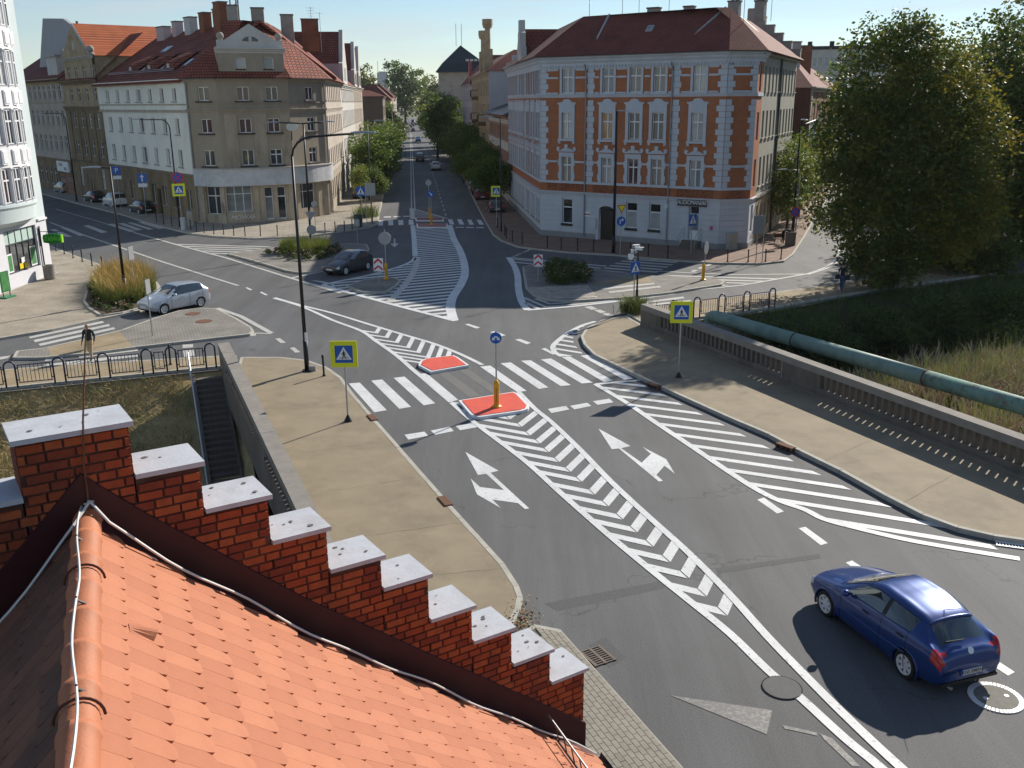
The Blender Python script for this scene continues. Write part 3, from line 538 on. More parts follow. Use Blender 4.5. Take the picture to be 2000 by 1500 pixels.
# ================================================================= buildings
class Fac:
    """one plane of a house: local x runs left to right as seen from outside, y into the house, z up"""
    def __init__(s, root, A, B):
        A, B = Vector(A[:2]), Vector(B[:2]); s.root, s.A, s.L = root, A, (B - A).length; s.ang = math.atan2((B - A).y, (B - A).x); s.u = (B - A).normalized(); s.n = Vector((-s.u.y, s.u.x)); s.holes = []
    def at(s, x, y=0, z=0): p = s.A + s.u * x + s.n * y - s.root.location.xy; return (p.x, p.y, z)
    def put(s, name, mb, mats, x=0, y=0, z=0, parent=None, smooth=False):
        if isinstance(mb, MB): mb = mb.mesh(name, mats, smooth)
        if parent: return O(name, mb, parent, (x, y, z))
        return O(name, mb, s.root, s.at(x, y, z), s.ang)
    def wall(s, name, z0, z1, mat, x0=0, x1=None, y=0, reveal=.22, rmat=None):
        x1 = s.L if x1 is None else x1; H = [h for h in s.holes if h[0] < x1 and h[1] > x0 and h[2] < z1 and h[3] > z0]
        xs = sorted({x0, x1, *[min(max(v, x0), x1) for h in H for v in h[:2]]}); zs = sorted({z0, z1, *[min(max(v, z0), z1) for h in H for v in h[2:4]]}); b = MB()
        for i in range(len(xs) - 1):
            j = 0
            while j < len(zs) - 1:
                cx = (xs[i] + xs[i + 1]) / 2; free = lambda k: not any(h[0] < cx < h[1] and h[2] < (zs[k] + zs[k + 1]) / 2 < h[3] for h in H)
                if not free(j): j += 1; continue
                k = j
                while k + 1 < len(zs) - 1 and free(k + 1): k += 1
                b.quad((xs[i], y, zs[j]), (xs[i + 1], y, zs[j]), (xs[i + 1], y, zs[k + 1]), (xs[i], y, zs[k + 1])); j = k + 1
        for h in H:
            a, c, d, e = max(h[0], x0), min(h[1], x1), max(h[2], z0), min(h[3], z1); r = y + reveal; mi = 1 if rmat else 0
            b.quad((a, y, d), (a, r, d), (a, r, e), (a, y, e), mi).quad((c, y, e), (c, r, e), (c, r, d), (c, y, d), mi)
            if h[3] <= z1: b.quad((a, y, e), (a, r, e), (c, r, e), (c, y, e), mi)
            if h[2] >= z0: b.quad((c, y, d), (c, r, d), (a, r, d), (a, y, d), mi)
        return s.put(name, b, [mat, rmat or mat])
    def win(s, x, z, w, h, style='cross', pane=None, sill=None, frame=None, depth=.12, sillmat=None):
        s.holes.append((x - w / 2, x + w / 2, z, z + h))
        o = s.put('window', winmesh(style, w, h), None, x, depth, z)
        if frame: o.material_slots[0].link = 'OBJECT'; o.material_slots[0].material = frame
        p = O('pane', panemesh(w, h), o, (0, .055, 0), 0, PANES[pane] if isinstance(pane, int) else pane or rnd.choices(PANES, (5, 4, 3, 2.5, 1.2, .5, 3))[0])
        if sill: O('sill', sillmesh(w, sill), o, (0, -depth, 0), 0, sillmat)
        return o
    def band(s, name, z0, z1, d, mat, x0=0, x1=None, prof=None):
        """a moulding along the wall standing d proud of it"""
        x1 = s.L if x1 is None else x1; b = MB()
        if prof:
            P = [(-.0, z0)] + [(-a * d, z0 + c * (z1 - z0)) for a, c in prof] + [(0, z1)]; n = len(P)
            b.add([(x0, y, z) for y, z in P] + [(x1, y, z) for y, z in P], [(i, n + i, n + (i + 1) % n, (i + 1) % n)[::-1] for i in range(n)] + [tuple(range(n)), tuple(range(n, 2 * n))[::-1]])
        else: b.box(x0, x1, -d, .01, z0, z1)
        return s.put(name, b, mat)
CORN = [(.25, .0), (.3, .25), (.6, .45), (.65, .6), (1, .8), (1, 1)]
_wc = {}
def winmesh(style, w, h):
    k = ('w', style, round(w, 2), round(h, 2))
    if k not in _wc:
        b = MB(); t = .065
        b.box(-w / 2, -w / 2 + t, 0, .07, 0, h).box(w / 2 - t, w / 2, 0, .07, 0, h).box(-w / 2 + t, w / 2 - t, 0, .07, 0, t).box(-w / 2 + t, w / 2 - t, 0, .07, h - t, h)
        zt = h * .66
        if style in ('cross', 'double'): b.box(-.045, .045, -.008, .065, t, h - t)
        if style in ('cross', 'tee'): b.box(-w / 2 + t, w / 2 - t, -.012, .068, zt - .05, zt + .05)
        if style == 'grid':
            for q in (.33, .67): b.box(-w / 2 + t, w / 2 - t, 0, .06, h * q - .02, h * q + .02)
            b.box(-.03, .03, -.005, .06, t, h - t)
        if style == 'shop':
            for q in range(1, int(w / .9) + 1): x = -w / 2 + q * w / (int(w / .9) + 1); b.box(x - .035, x + .035, -.005, .065, t, h - t)
            b.box(-w / 2 + t, w / 2 - t, -.008, .066, h * .66, h * .66 + .07)
        _wc[k] = b.mesh('window', FRAMEW)
    return _wc[k]
def panemesh(w, h):
    k = ('p', round(w, 2), round(h, 2))
    if k not in _wc: _wc[k] = MB().box(-w / 2 + .05, w / 2 - .05, -.012, .012, .05, h - .05).mesh('pane', PANES[0])
    return _wc[k]
SILLM = M('sill_stone', (.30, .28, .25), .8, .15, 4)
def sillmesh(w, d):
    k = ('s', round(w, 2), d)
    if k not in _wc: _wc[k] = MB().box(-w / 2 - .1, w / 2 + .1, -d, .0, -.09, -.004).mesh('sill', SILLM)
    return _wc[k]
def hip(name, root, pts, ze, rise, d, mat, over=.35, lip=None, top=True):
    """a roof rising inward from an outline (any turning sense) to a flat or ridge-like top"""
    P = ccw([tuple(Vector(p[:2])) for p in pts]); o = inset(P, -over); i2 = inset(P, d); n = len(P); b = MB(); L = root.location
    V = [(p[0] - L.x, p[1] - L.y, ze) for p in o] + [(p[0] - L.x, p[1] - L.y, ze + rise) for p in i2]
    b.add(V, [(k, (k + 1) % n, n + (k + 1) % n, n + k) for k in range(n)])
    if top: b.flat([(p[0] - L.x, p[1] - L.y) for p in i2], ze + rise)
    b.flat([(p[0] - L.x, p[1] - L.y) for p in o], ze - .03)
    return b.build(name, mat, root)
def gable_strip(name, root, F, z0, z1, y0, y1, mat, x0, x1, th=.25):
    """a roof slope above one facade from (y0,z0) to (y1,z1), a slab of its own thickness"""
    b = MB(); b.add([(x0, y0, z0), (x1, y0, z0), (x1, y1, z1), (x0, y1, z1), (x0, y0, z0 - th), (x1, y0, z0 - th), (x1, y1, z1 - th), (x0, y1, z1 - th)], [(0, 1, 2, 3), (7, 6, 5, 4), (0, 4, 5, 1), (1, 5, 6, 2), (2, 6, 7, 3), (3, 7, 4, 0)])
    return F.put(name, b, mat)
def chimney(root, x, y, z0, z1, w, d, mat, a=0, pots=0, cap=None):
    b = MB().box(-w / 2, w / 2, -d / 2, d / 2, z0, z1, 0).box(-w / 2 - .06, w / 2 + .06, -d / 2 - .06, d / 2 + .06, z1, z1 + .12, 1)
    o = b.build('chimney', [mat, cap or M('chimney_cap', (.13, .12, .11), .8, .1)], root, (x - root.location.x, y - root.location.y, 0), a)
    for k in range(pots): MB().cyl((k - (pots - 1) / 2) * .35, 0, z1 + .1, z1 + .6, .1, 8).build('chimney_pot', BLACKM, o)
    return o
def antenna(root, x, y, z0, z1, kind=0):
    b = MB().tube([(0, 0, z0), (0, 0, z1)], .025, 6)
    for k in range(4): zz = z1 - .15 - k * .28; b.tube([(-.5 + .08 * k, 0, zz), (.5 - .08 * k, 0, zz)], .014, 5)
    if kind: b.tube([(0, -.3, z1 - .2), (0, .5, z1 - .1)], .014, 5)
    return b.build('antenna', GALV, root, (x - root.location.x, y - root.location.y, 0), rnd.uniform(0, 3))
def dish(root, p, r=.4, az=2.4):
    b = MB().lathe([(.02, -.1), (r * .5, -.07), (r, .02), (r * .98, .03), (r * .5, -.055), (0, -.085)], n=18)
    o = b.build('satellite_dish', M('dish_white', (.5, .5, .48), .5, .1, 3), root, p, 0, True); o.rotation_euler = (rad(70), 0, az); return o
# ---- colours
BRICK = Mbrick('orange_facing_brick', (.47, .165, .066), (.40, .13, .052), (.22, .11, .07), .27, .085, .012, 'xz', bump=.6, big=.12)
BRICKP = Mbrick('patterned_brick', (.34, .11, .045), (.16, .045, .022), (.2, .09, .05), .16, .16, .012, 'xz', bump=.5, rot=.785)
STUCB = M('pale_blue_stucco', (.50, .525, .57), .85, .08, 1.2, .1, 40, dirt=(.37, .39, .425), dscale=.8, damt=.5, stretch=(1, 1, .5))
PLINTH = M('grey_plinth', (.24, .25, .26), .9, .15, 3)
GRAYW = M('weathered_render', (.30, .285, .235), .9, .12, .9, .15, 30, dirt=(.22, .20, .16), dscale=.4, damt=.6, stretch=(1, 1, .3))
TANW = M('taupe_render', (.325, .275, .21), .92, .14, 1.0, .2, 30, dirt=(.21, .165, .12), dscale=.45, damt=.6, stretch=(1, 1, .5))
TANL = M('light_taupe_render', (.43, .36, .27), .92, .14, 1.4, .2, 30, dirt=(.14, .115, .09), dscale=.8, damt=.6, stretch=(1, 1, .5))
WHITEW = M('cream_render', (.80, .78, .69), .9, .07, .6, .08, 30, dirt=(.45, .44, .38), dscale=.25, damt=.5, stretch=(1, 1, .4))
BROWNW = M('sooty_brown_render', (.235, .17, .10), .92, .25, .9, .3, 20, dirt=(.06, .045, .032), dscale=.6, damt=.8, stretch=(1, 1, .4))
BROWNL = M('ochre_brown_render', (.40, .31, .19), .92, .2, 1.0, .2, 20, dirt=(.12, .09, .06), dscale=.7, damt=.7)
BEIGEW = M('greyish_beige_render', (.44, .38, .32), .9, .1, .7, .1, 25, dirt=(.19, .16, .13), dscale=.5, damt=.6)
PALEW = M('pale_render', (.52, .50, .47), .9, .1, .8, .1, 25, dirt=(.36, .34, .31), dscale=.5, damt=.5)
PINKW = M('pale_pink_render', (.48, .40, .40), .9, .1, .8)
REDROOF = Mbrick('red_tile_roof', (.23, .062, .036), (.28, .08, .045), (.055, .017, .012), .28, .30, .03, 'yz', bump=1.0, big=.25)
REDROOFX = Mbrick('red_tile_roof_front', (.25, .066, .04), (.30, .085, .05), (.035, .012, .01), .28, .26, .03, 'xz', bump=1.0, big=.25)
ORROOF = Mbrick('orange_tile_roof', (.52, .145, .05), (.46, .12, .04), (.2, .05, .025), .3, .28, .03, 'xz', bump=.8, big=.12)
SIDEBRICK = Mbrick('dark_red_brick', (.19, .065, .04), (.15, .05, .03), (.10, .06, .045), .27, .085, .012, 'xz', bump=.4, big=.2)
CHB = Mbrick('chimney_brick', (.34, .115, .055), (.27, .09, .045), (.16, .09, .06), .27, .085, .012, 'xz', bump=.4)
CHG = M('chimney_render', (.34, .31, .27), .9, .2, 2)
ZINC = M('zinc_flashing', (.42, .42, .42), .5, .1, 3, metal=.3)
DOWNP = M('zinc_downpipe', (.26, .27, .28), .5, .1, 3, metal=.4)
# ================================================================= the brick corner house
A, B, C_ = Vector((2.63, 83.9)), Vector((16.38, 74.63)), Vector((18.75, 75.06)); A2 = A + 28 * ds; dw = Vector((.40, .917)).normalized(); C2 = C_ + dw * 21.5
bh_ = thing('brick_house', 'four storey orange brick corner house with pale blue stucco ground floor and dark red roof', 'building', (*A, 0))
FM, FC, FS = Fac(bh_, A, B), Fac(bh_, B, C_), Fac(bh_, A2, A)
FLO = [('cross', 12.08, 1.02, 1.9), ('cross', 8.42, 1.0, 2.1), ('cross', 4.84, .94, 2.1)]
def surround(F, o, k, w, h):
    e = .26
    if k == 1:
        P = [(-w / 2 - e, -.02), (-w / 2 - e, h + .62), (-w / 2 - e - .12, h + .66), (-w / 2 - e - .12, h + .78), (-.42, h + .86), (-.32, h + 1.02), (0, h + 1.08), (.32, h + 1.02), (.42, h + .86), (w / 2 + e + .12, h + .78), (w / 2 + e + .12, h + .66), (w / 2 + e, h + .62), (w / 2 + e, -.02), (w / 2, -.02), (w / 2, h), (-w / 2, h), (-w / 2, -.02)]
        b = MB().plate(P, -.08, .01).box(-w / 2 - e - .06, w / 2 + e + .06, -.16, .01, -.22, -.03).box(-w / 2 - e - .04, -w / 2 - .08, -.11, .01, -.42, -.22).box(w / 2 + .08, w / 2 + e + .04, -.11, .01, -.42, -.22)
        b.box(-w / 2 - e - .14, -.5, -.13, -.08, h + .70, h + .80).box(.5, w / 2 + e + .14, -.13, -.08, h + .70, h + .80)
    elif k == 2:
        b = MB().box(-w / 2 - e, -w / 2, -.07, .01, 0, h).box(w / 2, w / 2 + e, -.07, .01, 0, h).box(-w / 2 - e, w / 2 + e, -.075, .01, h, h + .32)
        for sx in (-1, 1):
            for q in (.0, .5): b.box(min(sx * (w / 2 + e - .02), sx * (w / 2 + e + .09)), max(sx * (w / 2 + e - .02), sx * (w / 2 + e + .09)), -.068, .01, .25 + q * 2.2, .75 + q * 2.2)
        b.box(-w / 2 - e - .1, w / 2 + e + .1, -.14, .01, h + .40, h + .50)
        for sx in (-1, 1): b.plate([(sx * .72, h + .50), (sx * .95, h + .50), (sx * .90, h + .80), (sx * .62, h + .72)], -.12, .01)
        b.plate([(-.14, h + .62), (.14, h + .62), (.17, h + .98), (-.17, h + .98)], -.14, .01)
        ar = [(-.62 + 1.24 * i / 8, h + .50 + .22 * math.sin(math.pi * i / 8)) for i in range(9)]; b.plate(ar, -.06, .01)
    else:
        b = MB().box(-w / 2 - .2, -w / 2, -.06, .01, -.12, h).box(w / 2, w / 2 + .2, -.06, .01, -.12, h).box(-w / 2 - .2, w / 2 + .2, -.065, .01, h, h + .24).box(-w / 2 - .2, w / 2 + .2, -.09, .01, -.12, -.005)
    return O('window_surround', b.mesh('window_surround', STUCB), o, (0, -.12, 0))
_sc = {}
def brick_windows(F, cols, ks=(0, 1, 2), pn=None):
    for k in ks:
        st, z, w, h = FLO[k]
        for i, x in enumerate(cols):
            o = F.win(x, z, w, h, st, None if pn is None else pn[k][i])
            if k not in _sc: _sc[k] = surround(F, o, k, w, h).data
            else: O('window_surround', _sc[k], o, (0, -.12, 0))
mc = [2.6, 6.43, 8.88, 10.98, 14.33]
brick_windows(FM, mc, pn=[[6, 6, 3, 3, 2], [2, 5, 0, 0, 2], [1, 6, 4, 1, 6]])
for x, p in ((2.7, 0), (8.89, 2), (11.0, 2)):
    o = FM.win(x, 1.3, .98, 2.1, 'tee', p)
    MB().box(-.55, .55, -.16, 0, -.2, -.004).build('sill', BLACKM, o, (0, -.12, 0))
    if x > 3: MB().box(-.42, .42, -.005, .02, 1.46, 2.02).build('dark_film', DARK, o)
FM.holes += [(5.86, 7.28, -.1, 3.0), (13.98, 14.82, .7, 3.4)]
scols = [27.1, 25.7, 23.4, 21.9, 19.4, 18.1, 15.0, 13.4, 11.7, 9.5, 7.7, 5.5, 3.6, 1.6]
brick_windows(FS, scols)
for x in scols: FS.win(x, 1.2, .95, 1.95, 'tee', rnd.choice((0, 1, 6)), .12)
FM.wall('brick_wall', 4.0, 14.3, BRICK); FM.wall('stucco_wall', 0, 4.0, STUCB, reveal=.3)
FS.wall('brick_wall', 4.0, 14.3, BRICK); FS.wall('stucco_wall', 0, 4.0, STUCB)
FC.wall('brick_wall', 4.0, 14.3, BRICK); FC.wall('stucco_wall', 0, 4.0, STUCB)
CORNM = STUCB
for F in (FM, FC, FS):
    e = .001 if F is FM else 0
    F.band('cornice', 14.22, 14.98, .5, CORNM, -.2 - e, F.L + .2 + e, CORN); F.band('dentil_frieze', 13.98, 14.22, .10, STUCB, -.05, F.L + .05)
    F.band('string_course', 11.72, 11.98, .12, STUCB, -.06, F.L + .06, CORN); F.band('string_course', 4.70, 4.9, .10, STUCB, -.04, F.L + .04)
    F.band('string_course', 3.62, 4.02, .2, STUCB, -.1, F.L + .1, CORN); F.band('plinth', -.05, .55, .07, PLINTH, -.03, F.L + .03 if F is not FM else 5.7)
    if F is FM: F.band('plinth', -.05, .55, .07, PLINTH, 7.45, 13.2); F.band('plinth', -.05, .55, .07, PLINTH, 15.3, F.L + .03)
# dentils, quoins, brick panels
for F in (FM, FC):
    b = MB(); n = int(F.L / .28)
    for k in range(n): b.box(k * .28 + .06, k * .28 + .2, -.19, -.09, 14.06, 14.215)
    struct(F.put('dentil', b, STUCB), 'stuff')
qm = [MB().box(-w / 2, w / 2, -.055, .005, .012, .425).mesh('quoin', STUCB) for w in (.52, .74)]
qh = [MB().box(-w / 2, w / 2, -.1, .005, .012, .425).mesh('quoin', STUCB) for w in (.40, .58)]
def quoins(F, x, Q, z0=4.9, z1=14.0, side=0):
    k = 0; z = z0
    while z < z1 - .3:
        if not (11.6 < z + .2 < 12.05): O('quoin', Q[k % 2], bh_, F.at(x + side * (.1 if k % 2 else 0), 0, z), F.ang)
        z += .44; k += 1
for x, sd in ((.3, 1), (4.85, 0), (12.48, 0), (16.32, -1)): quoins(FM, x, qm, side=sd)
quoins(FC, .22, qh, side=1); quoins(FC, 2.2, qh, side=-1)
for x in (27.7, 22.65, 16.7, 10.6): quoins(FS, x, qm)
for a, b_ in ((.62, 4.5), (5.15, 12.1), (12.85, 15.9)): FM.band('patterned_brick_panel', 4.06, 4.68, .05, BRICKP, a, b_)
FC.band('patterned_brick_panel', 4.06, 4.68, .05, BRICKP, .45, 1.95)
for F, S in ((FM, ((.62, 1.7), (3.4, 4.5), (5.2, 5.6), (7.2, 8.1), (9.7, 10.2), (11.8, 12.1), (12.85, 13.6), (15.1, 15.9))), (FC, ((.45, 1.95),))):
    for a, b_ in S:
        F.band('thin_band', 6.42, 6.58, .05, STUCB, a, b_); F.band('thin_band', 13.22, 13.37, .05, STUCB, a, b_); F.band('thin_band', 13.84, 13.985, .055, STUCB, a, b_); F.band('thin_band', 12.0, 12.13, .05, STUCB, a, b_)
# rusticated courses on the ground floor
for F in (FM, FC, FS):
    b = MB(); z = .62
    while z < 3.5:
        z1 = min(z + .40, 3.6); xs = sorted((h[0] - .02, h[1] + .02) for h in F.holes if h[2] < z1 and h[3] + .05 > z and h[2] < 4); x = 0
        for a, c in xs + [(F.L, F.L)]:
            if a - x > .05: b.box(x, a, -.04, .003, z, z1)
            x = max(x, c)
        z += .44
    F.put('rusticated_course', b, STUCB)
# street door, shop door with stair, signs
dm = M('dark_wood_door', (.022, .014, .010), .5, .2, 5); d = FM.put('street_door', MB().box(-.7, .7, .22, .28, 0, 2.55).box(-.04, .04, .2, .23, 0, 2.5), dm, 6.57)
for sx in (-1, 1):
    for z0 in (.2, 1.0, 1.75): MB().box(sx * .37 - .22, sx * .37 + .22, .195, .222, z0, z0 + .6).build('door_panel', dm, d)
MB().plate([(-.7, 2.55), (.7, 2.55), (.7, 3.0), (-.7, 3.0)], .22, .28).build('fanlight', PANES[0], d)
ar = [(-.98, 0), (-.98, 2.7)] + [(-.98 * math.cos(math.pi * i / 10), 2.7 + .62 * math.sin(math.pi * i / 10)) for i in range(1, 10)] + [(.98, 2.7), (.98, 0), (.72, 0), (.72, 2.62)] + [(.72 * math.cos(math.pi * i / 10), 2.62 + .36 * math.sin(math.pi * i / 10)) for i in range(1, 10)] + [(-.72, 2.62), (-.72, 0)]
FM.put('door_arch', MB().plate(ar, -.1, .01), STUCB, 6.57)
sdr = FM.put('shop_door', MB().box(-.4, -.33, .2, .27, 0, 2.7).box(.33, .4, .2, .27, 0, 2.7).box(-.33, .33, .2, .27, 0, .75).box(-.33, .33, .2, .27, 1.98, 2.08).box(-.33, .33, .2, .27, 2.62, 2.7), FRAMEW, 14.4, 0, .7)
MB().box(-.33, .33, .225, .25, .75, 1.98).build('pane', PANES[6], sdr); MB().box(-.33, .33, .225, .25, 2.08, 2.62).build('pane', PANES[0], sdr)
for k in range(4): FM.put('step', MB().box(-.75, .75, -1.35 + k * .28, 0, k * .17, (k + 1) * .17), CONC, 14.4)
for sx in (-1, 1):
    x = 14.4 + sx * .72; FM.put('stair_railing', MB().tube([(0, -1.3, .1), (0, -1.3, 1.0), (0, -.35, 1.65), (0, -.05, 1.65), (0, -.05, .7)], .022, 6).tube([(0, -1.3, .55), (0, -.35, 1.2), (0, -.05, 1.2)], .015, 6), GALV, x)
def text(name, s, size, mat, parent, loc, rot=(rad(90), 0, 0), depth=.006, shear=0, sx=1):
    cu = bpy.data.curves.new(name, 'FONT'); cu.body = s; cu.size = size; cu.extrude = depth; cu.align_x = 'CENTER'; cu.align_y = 'CENTER'; cu.shear = shear; cu.resolution_u = 3
    t = bpy.data.objects.new('tmp', cu); COL.objects.link(t); dg = bpy.context.evaluated_depsgraph_get(); me = bpy.data.meshes.new_from_object(t.evaluated_get(dg)); bpy.data.objects.remove(t); me.name = name
    me.materials.clear(); me.materials.append(mat); o = O(name, me, parent, loc); o.rotation_euler = rot; o.scale = (sx, 1, 1); return o
sg = FM.put('shop_sign', MB().box(-1.24, 1.24, -.16, -.045, 0, .58), M('sign_black', (.012, .012, .014), .4, 0), 14.25, 0, 3.38)
text('lettering', 'AUDIOMANIAK', .50, WHITEP, sg, (0, -.165, .28), shear=.25, sx=.72)
FM.put('small_plaque', MB().box(-.32, .32, -.065, -.042, 2.0, 2.42, 0).box(-.3, .3, -.07, -.06, 2.14, 2.24, 1), [WHITEP, M('plaque_red', (.35, .03, .05), .5, 0)], 4.7)
FM.put('alarm_box', MB().box(-.12, .12, -.18, -.03, 3.1, 3.45), WHITEP, 12.1); FM.put('alarm_box', MB().box(-.1, .1, -.14, -.03, 1.6, 1.9), M('alarm_pink', (.5, .06, .2), .5, 0), 15.95)
FM.put('meter_cabinet', MB().box(-.3, .3, -.22, -.03, 1.0, 1.9), STUCB, 5.35)
ec = thing('electric_cabinet', 'pale grey electric cabinet against the brick house corner', 'cabinet', (*(Vector((FC.at(1.0, -.25)[0], FC.at(1.0, -.25)[1])) + A), 0), FC.ang)
MB().box(-.4, .4, -.2, .2, .13, 1.35).box(-.44, .44, -.24, .24, 1.35, 1.42).build('body', M('cabinet_grey', (.36, .36, .35), .6, .15, 3), ec); MB().box(-.36, -.02, -.215, -.2, .2, 1.3).build('door', CHG, ec); MB().box(.02, .36, -.215, -.2, .2, 1.3).build('door', CHG, ec)
for x in (4.45, 12.15): FM.put('downpipe', MB().tube([(0, -.42, 14.3), (0, -.14, 13.7), (0, -.14, .3)], .06, 8), DOWNP, x)
# mansard roof, white flashings, chimneys
OUT = [A2, A, B, C_, C2, C2 + Vector((-9, 4)), A2 + Vector((11, 0))]
hip('roof', bh_, OUT, 14.99, 3.35, 3.9, ROOFDK, .42)
for F, x, x2 in ((FM, 4.9, 4.35), (FM, 12.5, 14.6)): FM.put('roof_flashing', MB().tube([(x, -.42, 15.05), (x2, 3.85, 18.36)], .11, 4), ZINC)
for F in (FM, FC, FS): F.put('gutter', MB().tube([(-.35, -.5, 14.98), (F.L + .3, -.5, 14.98)], .09, 8), DOWNP)
rl = FM.put('roof_window', MB().box(-.28, .28, -.35, .35, 0, .12, 0).box(-.22, .22, -.28, .28, .12, .13, 1), [ZINC, PANES[6]], 9.1, 1.9, 16.9); rl.rotation_euler = (rad(40), 0, FM.ang)
for x, y, w in ((7.6, 5.6, 1.0), (10.5, 6.2, .8), (14.3, 6.4, .9), (16.1, 7.4, .8)):
    p = FM.at(x, y); chimney(bh_, p[0] + A.x, p[1] + A.y, 17.5, 18.75 if x < 14 else 18.95, w, .6, CHG, FM.ang, 2 if x > 14 else 0)
for x, y, h in ((1.2, 6, 20.6), (3.9, 7, 20.9), (6.0, 6, 22), (8.3, 7, 22.2), (14.9, 7, 22.5), (16.8, 8, 22)): p = FM.at(x, y); antenna(bh_, p[0] + A.x, p[1] + A.y, 17.5, h, 1)
# dormer gable towards the street
dg_ = FS.put('street_gable', MB().plate([(-1.6, 14.98), (1.6, 14.98), (1.6, 16.4), (1.05, 16.6), (1.0, 17.8), (.55, 18.0), (.5, 19.0), (-.5, 19.0), (-.55, 18.0), (-1.0, 17.8), (-1.05, 16.6), (-1.6, 16.4)], -.25, .3), PALEW, 13.5)
FS.put('gable_roof', MB().add([(-1.4, .3, 15), (1.4, .3, 15), (0, .3, 18.2), (-1.4, 6, 15), (1.4, 6, 15), (0, 6, 18.2)], [(0, 2, 5, 3), (2, 1, 4, 5)]), ROOFDK, 13.5)
# the grey wing along the right-hand street
wg = thing('grey_wing', 'long grey rendered house wing with slit-like windows along the right street', 'building', (*C_, 0))
FB = Fac(wg, C_, C_ + dw * 2.6); FB.holes = []
for k in (0, 1, 2): FB.win(1.3, FLO[k][1], .95, FLO[k][3], 'cross')
FB.win(1.3, 1.3, .95, 2.1, 'tee'); FB.wall('brick_wall', 4.0, 14.3, BRICK); FB.wall('stucco_wall', 0, 4, STUCB); FB.band('cornice', 14.22, 14.98, .5, STUCB, 0, FB.L, CORN); FB.band('string_course', 11.72, 11.98, .12, STUCB); FB.band('string_course', 3.62, 4.02, .2, STUCB, 0, FB.L, CORN); FB.band('plinth', 0, .55, .07, PLINTH)
FW = Fac(wg, C_ + dw * 2.6, C2)
for i in range(10):
    x = 1.2 + i * 1.88
    for z, h in ((12.1, 1.9), (8.5, 2.1), (4.7, 2.3)): FW.win(x, z, .95, h, 'cross', None, .14, depth=.2)
    FW.win(x, 1.1, 1.0, 2.0, 'tee', 0, .1)
FW.wall('wall', 3.9, 14.75, GRAYW, reveal=.3); FW.wall('ground_floor_wall', 0, 3.9, BROWNL)
FW.band('eaves_board', 14.75, 14.98, .3, GRAYW); FW.band('string_course', 3.8, 4.05, .15, GRAYW); FW.put('downpipe', MB().tube([(0, -.1, 14.8), (0, -.1, .2)], .1, 8), M('green_downpipe', (.05, .08, .08), .5, .1), 8.6)
for x in (3.4, 9.5): FW.put('roof_flashing', MB().tube([(x, -.3, 15.08), (x, 3.85, 18.35)], .06, 4), BLACKM)
sg_ = MB(); 
for k in range(6): sg_.box(-.3, .3, -.3 + k * .85, .6 + k * .85, 14.9, 15.9 + k * .75).box(-.34, .34, -.34 + k * .85, .56 + k * .85, 15.9 + k * .75, 16.0 + k * .75)
FW.put('stepped_gable', sg_, CHG, FW.L - .3)
# ---- next along the right street: red brick house and a white block far off
rb = thing('red_brick_house', 'dark red brick house with blank side wall beyond the grey wing', 'building', (29.2, 101.5, 0))
F1 = Fac(rb, (27.3, 101.8), (31.2, 102.4)); F2_ = Fac(rb, (31.2, 102.4), (31.2 + 16, 102.4 + 38))
F1.wall('side_wall', 0, 12.6, SIDEBRICK)
for i in range(12):
    for z in (1.5, 5.2, 8.9): F2_.win(2 + i * 3.1, z, 1.1, 2.1, 'cross')
F2_.wall('front_wall', 0, 12.6, SIDEBRICK); F2_.band('cornice', 12.2, 12.7, .5, GRAYW, prof=CORN); F2_.band('corner_pilaster', 0, 12.2, .12, GRAYW, 0, .9)
MB().add([(-2.2, .2, 12.6), (2.4, .9, 12.4), (1.0, 5, 15.5), (-2.2, .2, 15.5), (18.4, 38.9, 12.4), (14, 40, 15.5)], [(0, 1, 2, 3), (1, 4, 5, 2)]).build('roof', ROOFDK, rb)
chimney(rb, 30, 106, 13, 17.2, 1.6, .7, PINKW, .3); chimney(rb, 35, 118, 13, 17.4, 1.2, .7, CHB, .3)
fl = thing('flag', 'red and white flag hanging from the red brick house', 'flag', (32.3, 105.2, 8.6)); MB().box(-.5, 0, -.03, .03, -1.6, .4).build('red_half', M('flag_red', (.62, .01, .03), .7, 0), fl); MB().box(0, .5, -.03, .03, -1.55, .45).build('white_half', WHITEP, fl); MB().tube([(-.9, .4, -1.0), (.1, 0, .6)], .03, 6).build('flagpole', GALV, fl)
bl_ = thing('balcony_annex', 'small flat-roofed bay house below the grey wing end', 'building', (27.6, 96.5, 0)); MB().box(-1.2, 1.4, -1, 3, 0, 5.6).build('wall', GRAYW, bl_); MB().box(-1.4, 1.6, -1.2, 3.2, 5.6, 5.8).build('roof', ZINC, bl_); MB().box(.2, 1.1, -1.03, -1.0, 3.6, 5.2).build('window', PANES[0], bl_)
wb = thing('white_block', 'long white office block with window strips far right behind the tree', 'building', (62, 196, 0))
FWB = Fac(wb, (55, 190), (72, 186))
for k in range(5):
    for i in range(7): FWB.win(1.3 + i * 2.2, 3 + k * 3.6, 1.7, 1.7, 'double', rnd.choice((0, 1, 6)))
FWB.wall('wall', 0, 20.4, PALEW); FWB.band('roof_edge', 20.4, 21, .2, BLACKM)
for i in range(4): FWB.put('roof_vent', MB().box(-.4, .4, 1, 2, 21, 21.9), BLACKM, 2 + i * 4)
MB().flat([(-7, -6), (10, -10), (12, 0), (-5, 6)], 20.9).build('roof', BLACKM, wb)
